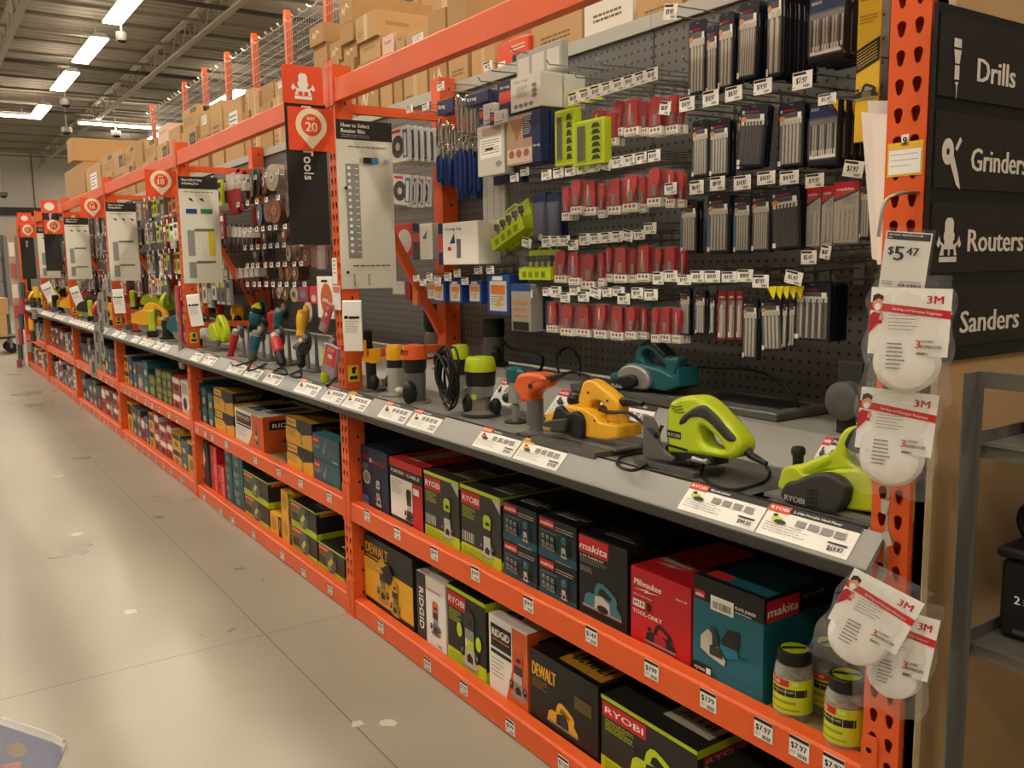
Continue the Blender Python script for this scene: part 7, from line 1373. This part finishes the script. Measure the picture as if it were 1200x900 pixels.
p = at(120, 190, 'x', .75); tool_carton('k_plain', yx(84, 190, .75), yx(84, 190, .75) - .5, at(84, 192, 'x', .75).z, .33, 1.1, 'long brown carton lying crosswise on top of the far cartons', 'brown stock cartons stacked overhead', x=.7).name = 'cardboard_box'
# orange tool case on the cap rail
y0, y1 = yx(582, 60, .66), yx(620, 60, .66); t = thing('tool_case', 'orange plastic tool case with a white sticker above the jig packages', 'case', (.66, (y0 + y1) / 2, ZD), RACK)
w = y0 - y1; zt = at(600, 46, 'x', .66).z - ZD; put(MB().plate(smooth_loop([(-w / 2, 0, 1), (w / 2, 0, 1), (w / 2, zt * .8), (w * .42, zt), (-w * .3, zt), (-w / 2, zt * .8)], 4), [], 0, .12, .01, M('dc4a20', .4)), 'shell', t)
b = MB(); b.face((-w / 2, -.0, 0), (1, 0, 0), (0, 0, 1)); b.fq(w * .04, zt * .05, w * .28, zt * .6, PAPER); b.bars(w * .07, zt * .1, w * .24, zt * .3, INKB, 8); b.fq(w * .5, zt * .3, w * .72, zt * .65, INKB); b.lines(w * .45, zt * .7, w * .9, zt * .85, 2, WHITE); put(b, 'labels', t)
rr = random.Random(31); y = 15.0; i = 0
while y > -.1:
    w = rr.uniform(.35, .6); n = rr.choice([1, 2]) if y > 5.4 else rr.choice([2, 3]); z = ZD
    for j in range(n):
        h = rr.uniform(.28, .38); o = tool_carton(rr.choice(['k_plain', 'k_tape', 'k_text', 'k_mark', 'k_label']), y, y - w, z, h, .6, 'brown stock carton in the back row, %s pile from far end, %s from bottom' % (nth(i), nth(j)), 'brown stock cartons stacked overhead', x=1.3); o.name = 'cardboard_box'; o['category'] = 'cardboard box'; z += h + .0005
    y -= w + rr.uniform(.0, .06); i += 1
# tall rear posts and wire netting
for i, y in enumerate((9.0, 10.3, 11.6, 12.85, 14.1, 15.35, 17.8)):
    MB().box(-.045, .045, 0, .08, 0, 4.6, ORANGE).prism([(-.045, 4.6), (0, 4.7), (.045, 4.6)], .0, .08, ORANGE).build('tall_rear_post', None, (2.72, y, 0), RACK, 'tall orange post rising through the netting, %s from the near end' % nth(i), 'post', 'tall orange rear posts')
MSHM = M('8c857a', .4, .5)
for i in range(5):
    y0 = 3. + i * 3.; t = thing('wire_netting', 'wire safety netting above the overhead stock, %s panel from near end' % nth(i), 'netting', (2.69, y0 + 1.5, 2.9), RACK, 'wire netting panels')
    b = MB(); x = -1.49
    while x < 1.5: b.box(x, x + .007, 0, .004, 0, 1.6, MSHM); x += .075
    z = 0
    while z < 1.61: b.box(-1.495, 1.495, -.004, 0, z, z + .007, MSHM); z += .1
    put(b, 'mesh_panel', t); b = MB().tube([(-1.49 + q * .0248, .03 * math.cos(q * PI / 5), 1.63 + .03 * math.sin(q * PI / 5)) for q in range(120)], .007, M('b8b2a6', .3, .7), 4); put(b, 'coil_edge', t)
# ================================================================ far end of the aisle and foreground
t = thing('end_display', 'narrow pale display strip with pink cards beside the farthest post', 'display', (-.13, 15.3, 0), 0)
put(MB().box(0, .1, 0, .04, 0, 2.2, M('b8a394', .5)), 'frame', t)
for i in range(4): put(MB().box(.01, .09, -.02, .0, .75 + i * .33, .97 + i * .33, [M('b86a66', .5), PAPER][i % 2]), 'card', t)
def cart(x, y, label):
    t = thing('stock_cart', label, 'cart', (x, y, 0), 0)
    put(MB().box(-.7, .7, -.35, .35, .28, .32, DGREY), 'platform', t); put(MB().tube([(-.68, -.3, .32), (-.68, -.3, 1.15), (-.68, .3, 1.15), (-.68, .3, .32)], .018, GREY, 8), 'push_handle', t)
    for a_ in (-.55, .55):
        for c_ in (-.28, .28): put(MB().lathe([(.001, -.02), (.1, -.02), (.1, .02), (.001, .02)], (a_, c_, .1), BK1, 16, 'y').box(a_ - .02, a_ + .02, c_ - .03, c_ - .022, .1, .28, GREY), 'wheel', t)
cart(-.55, 18.2, 'grey flat stock cart loaded with brown boxes at the aisle end')
for i, (x, y, z, w, h, st) in enumerate([(-.85, 18.0, .32, .5, .42, 'k_tape'), (-.3, 18.0, .32, .5, .4, 'k_text'), (-.7, 18.05, .745, .55, .35, 'k_plain'), (-.2, 18.05, .725, .4, .3, 'k_label')]):
    base, fn = ST[st]; MB().cbox(-w / 2, w / 2, -.25, .25, 0, h, base, .003).box(-w * .06, w * .06, -.2505, .2505, .0, h + .0005, TAPE).build('cardboard_box', None, (x, y, z), 0, 'brown carton on the far stock cart, %s' % ['lower left', 'lower right', 'upper left', 'upper right'][i], 'cardboard box', 'cartons on the far stock cart')
rr = random.Random(9)
t = thing('clearance_shelf', 'distant grey shelf unit crowded with red and dark goods', 'shelf unit', (-.9, 21.5, 0), 0)
for z in (.3, .8, 1.3, 1.8): put(MB().box(-1.2, 1.2, 0, .5, z - .02, z, DGREY), 'shelf', t)
for x in (-1.2, 1.17): put(MB().box(x, x + .03, 0, .5, 0, 2.3, DGREY), 'side_panel', t)
for j, z in enumerate((.3, .8, 1.3, 1.8)):
    for i in range(8):
        cn_, m_ = rr.choice([('red', REDP), ('dark', BK3), ('white', PAPER), ('brown', CARD), ('orange', ORR), ('yellow', YLW)]); MB().cbox(0, .24, 0, .3, 0, rr.uniform(.2, .4), m_, .005).build('goods_box', None, (-2.05 + i * .28, 21.55, z), 0, '%s box on the distant shelf unit, level %s, %s from left' % (cn_, ['one', 'two', 'three', 'four'][j], nth(i)), 'box', 'boxes on the distant shelf unit')
MB().box(-.05, .05, 0, .1, 0, 2.55, BK1).build('dark_column', None, (.32, 17.5, 0), 0, 'thin dark upright beyond the farthest overhead cartons', 'post')
# clear blister pack in the lower left foreground, standing in the cart basket
o = at(-22, 925, 'z', .9); t = thing('blister_pack', 'large clear blister pack with blue card at the lower left corner', 'package', o, math.radians(-20)); t.rotation_euler = (math.radians(-42), math.radians(20), math.radians(-34)); m = mpp(o)
R_ = lambda x0, x1, z0, z1, r: smooth_loop([(x0, z0 + r), (x0, z1 - r), (x0 + r * .3, z1 - r * .3), (x0 + r, z1), (x1 - r, z1), (x1 - r * .3, z1 - r * .3), (x1, z1 - r), (x1, z0 + r), (x1 - r, z0), (x0 + r, z0)], 2)
w, h = .12, .16; z1 = .075
put(MB().plate(R_(-w * .75, w * .55, z1 - h, z1 - .006, .02), [], .004, .006, 0, M('2c3a7a', .4)), 'blue_card', t)
b = MB(); b.face((-w * .75, .004, z1 - h), (1, 0, 0), (0, 0, 1)); b.fpoly([(.0, .0), (.0, h * .8), (w * .35, h * .86), (w * .5, h * .8), (w * .45, 0)], WHITE); b.fpoly([(w * .8, .0), (w * .8, h * .72), (w * .95, h * .78), (w * 1.1, h * .6), (w * 1.1, 0)], M('c05a40', .45)); b.fc(w * .95, h * .62, w * .08, w * .08, INKB, 12); b.fc(w * .95, h * .62, w * .04, w * .04, GW, 12); b.fc(w * .86, h * .84, w * .1, w * .07, M('8a7a5a', .5), 10); put(b, 'printing', t)
put(MB().plate(R_(-w * .8, w * .6, z1 - h * 1.03, z1, .022), [], -.03, .003, .004, clear('foreground_clamshell', (.95, .95, .96), .14, .06)), 'clear_shell', t)

for i, (u, v, r) in enumerate([(419, 848, 9), (455, 847, 11), (70, 558, 7), (90, 626, 8), (152, 717, 10)]):
    p = at(u, v, 'z', 0); m = mpp(p); q = random.Random(i + 3); MB().extr([(r * m * (.6 + .5 * q.random()) * math.cos(a), r * m * (.6 + .5 * q.random()) * math.sin(a)) for a in [2 * PI * k_ / 9 for k_ in range(9)]], 'z', 0, .0004, M('c9c2b0', .7)).build('paint_fleck', None, (p.x, p.y, .0002), 0, 'pale scuffed fleck on the concrete floor, %s from the near corner of the aisle' % nth(i), 'floor mark', 'pale flecks on the floor')

t = thing('shopping_cart', 'wire shopping cart holding the clear blister pack, below the lower left corner', 'cart', (-1.72, -.12, 0), 0)
CW = M('8f8d88', .3, .7); b = MB(); xa, xb, ya, yb_, za, zb = -.28, .28, -.42, .42, .5, .8
for z in (za, .65, zb): b.tube([(xa, ya, z), (xb, ya, z), (xb, yb_, z), (xa, yb_, z)], .004 if z < zb else .008, CW, 6, True)
for i in range(12):
    y = ya + (yb_ - ya) * i / 11; b.tube([(xa, y, zb), (xa, y, za), (xb, y, za), (xb, y, zb)], .0025, CW, 4)
for i in range(9):
    x = xa + (xb - xa) * i / 8; b.tube([(x, ya, zb), (x, ya, za), (x, yb_, za), (x, yb_, zb)], .0025, CW, 4)
put(b, 'wire_basket', t)
for s_ in (-1, 1):
    put(MB().tube([(s_ * .27, ya - .06, .98), (s_ * .27, ya, .8), (s_ * .26, ya + .02, .2), (s_ * .24, yb_ - .05, .14)], .012, CW, 8), 'side_frame', t)
    for y in (ya + .04, yb_ - .06): put(MB().lathe([(.001, -.015), (.06, -.015), (.06, .015), (.001, .015)], (s_ * .25, y, .06), BK1, 16, 'x').box(s_ * .25 - .02, s_ * .25 + .02, y - .01, y + .01, .06, .2, CW), 'wheel', t)
put(MB().tube([(-.28, ya - .06, .98), (.28, ya - .06, .98)], .016, ORR, 10), 'push_handle', t)
# ---------------------------------------------------------------- world and view
wd = bpy.data.worlds.new('World'); SC.world = wd; wd.use_nodes = True
bg = wd.node_tree.nodes['Background']; bg.inputs[0].default_value = (1, .9, .78, 1); bg.inputs[1].default_value = .05
vs = SC.view_settings; vs.view_transform = 'Standard'; vs.look = 'None'; vs.gamma = 1; vs.use_curve_mapping = False; vs.exposure = .55
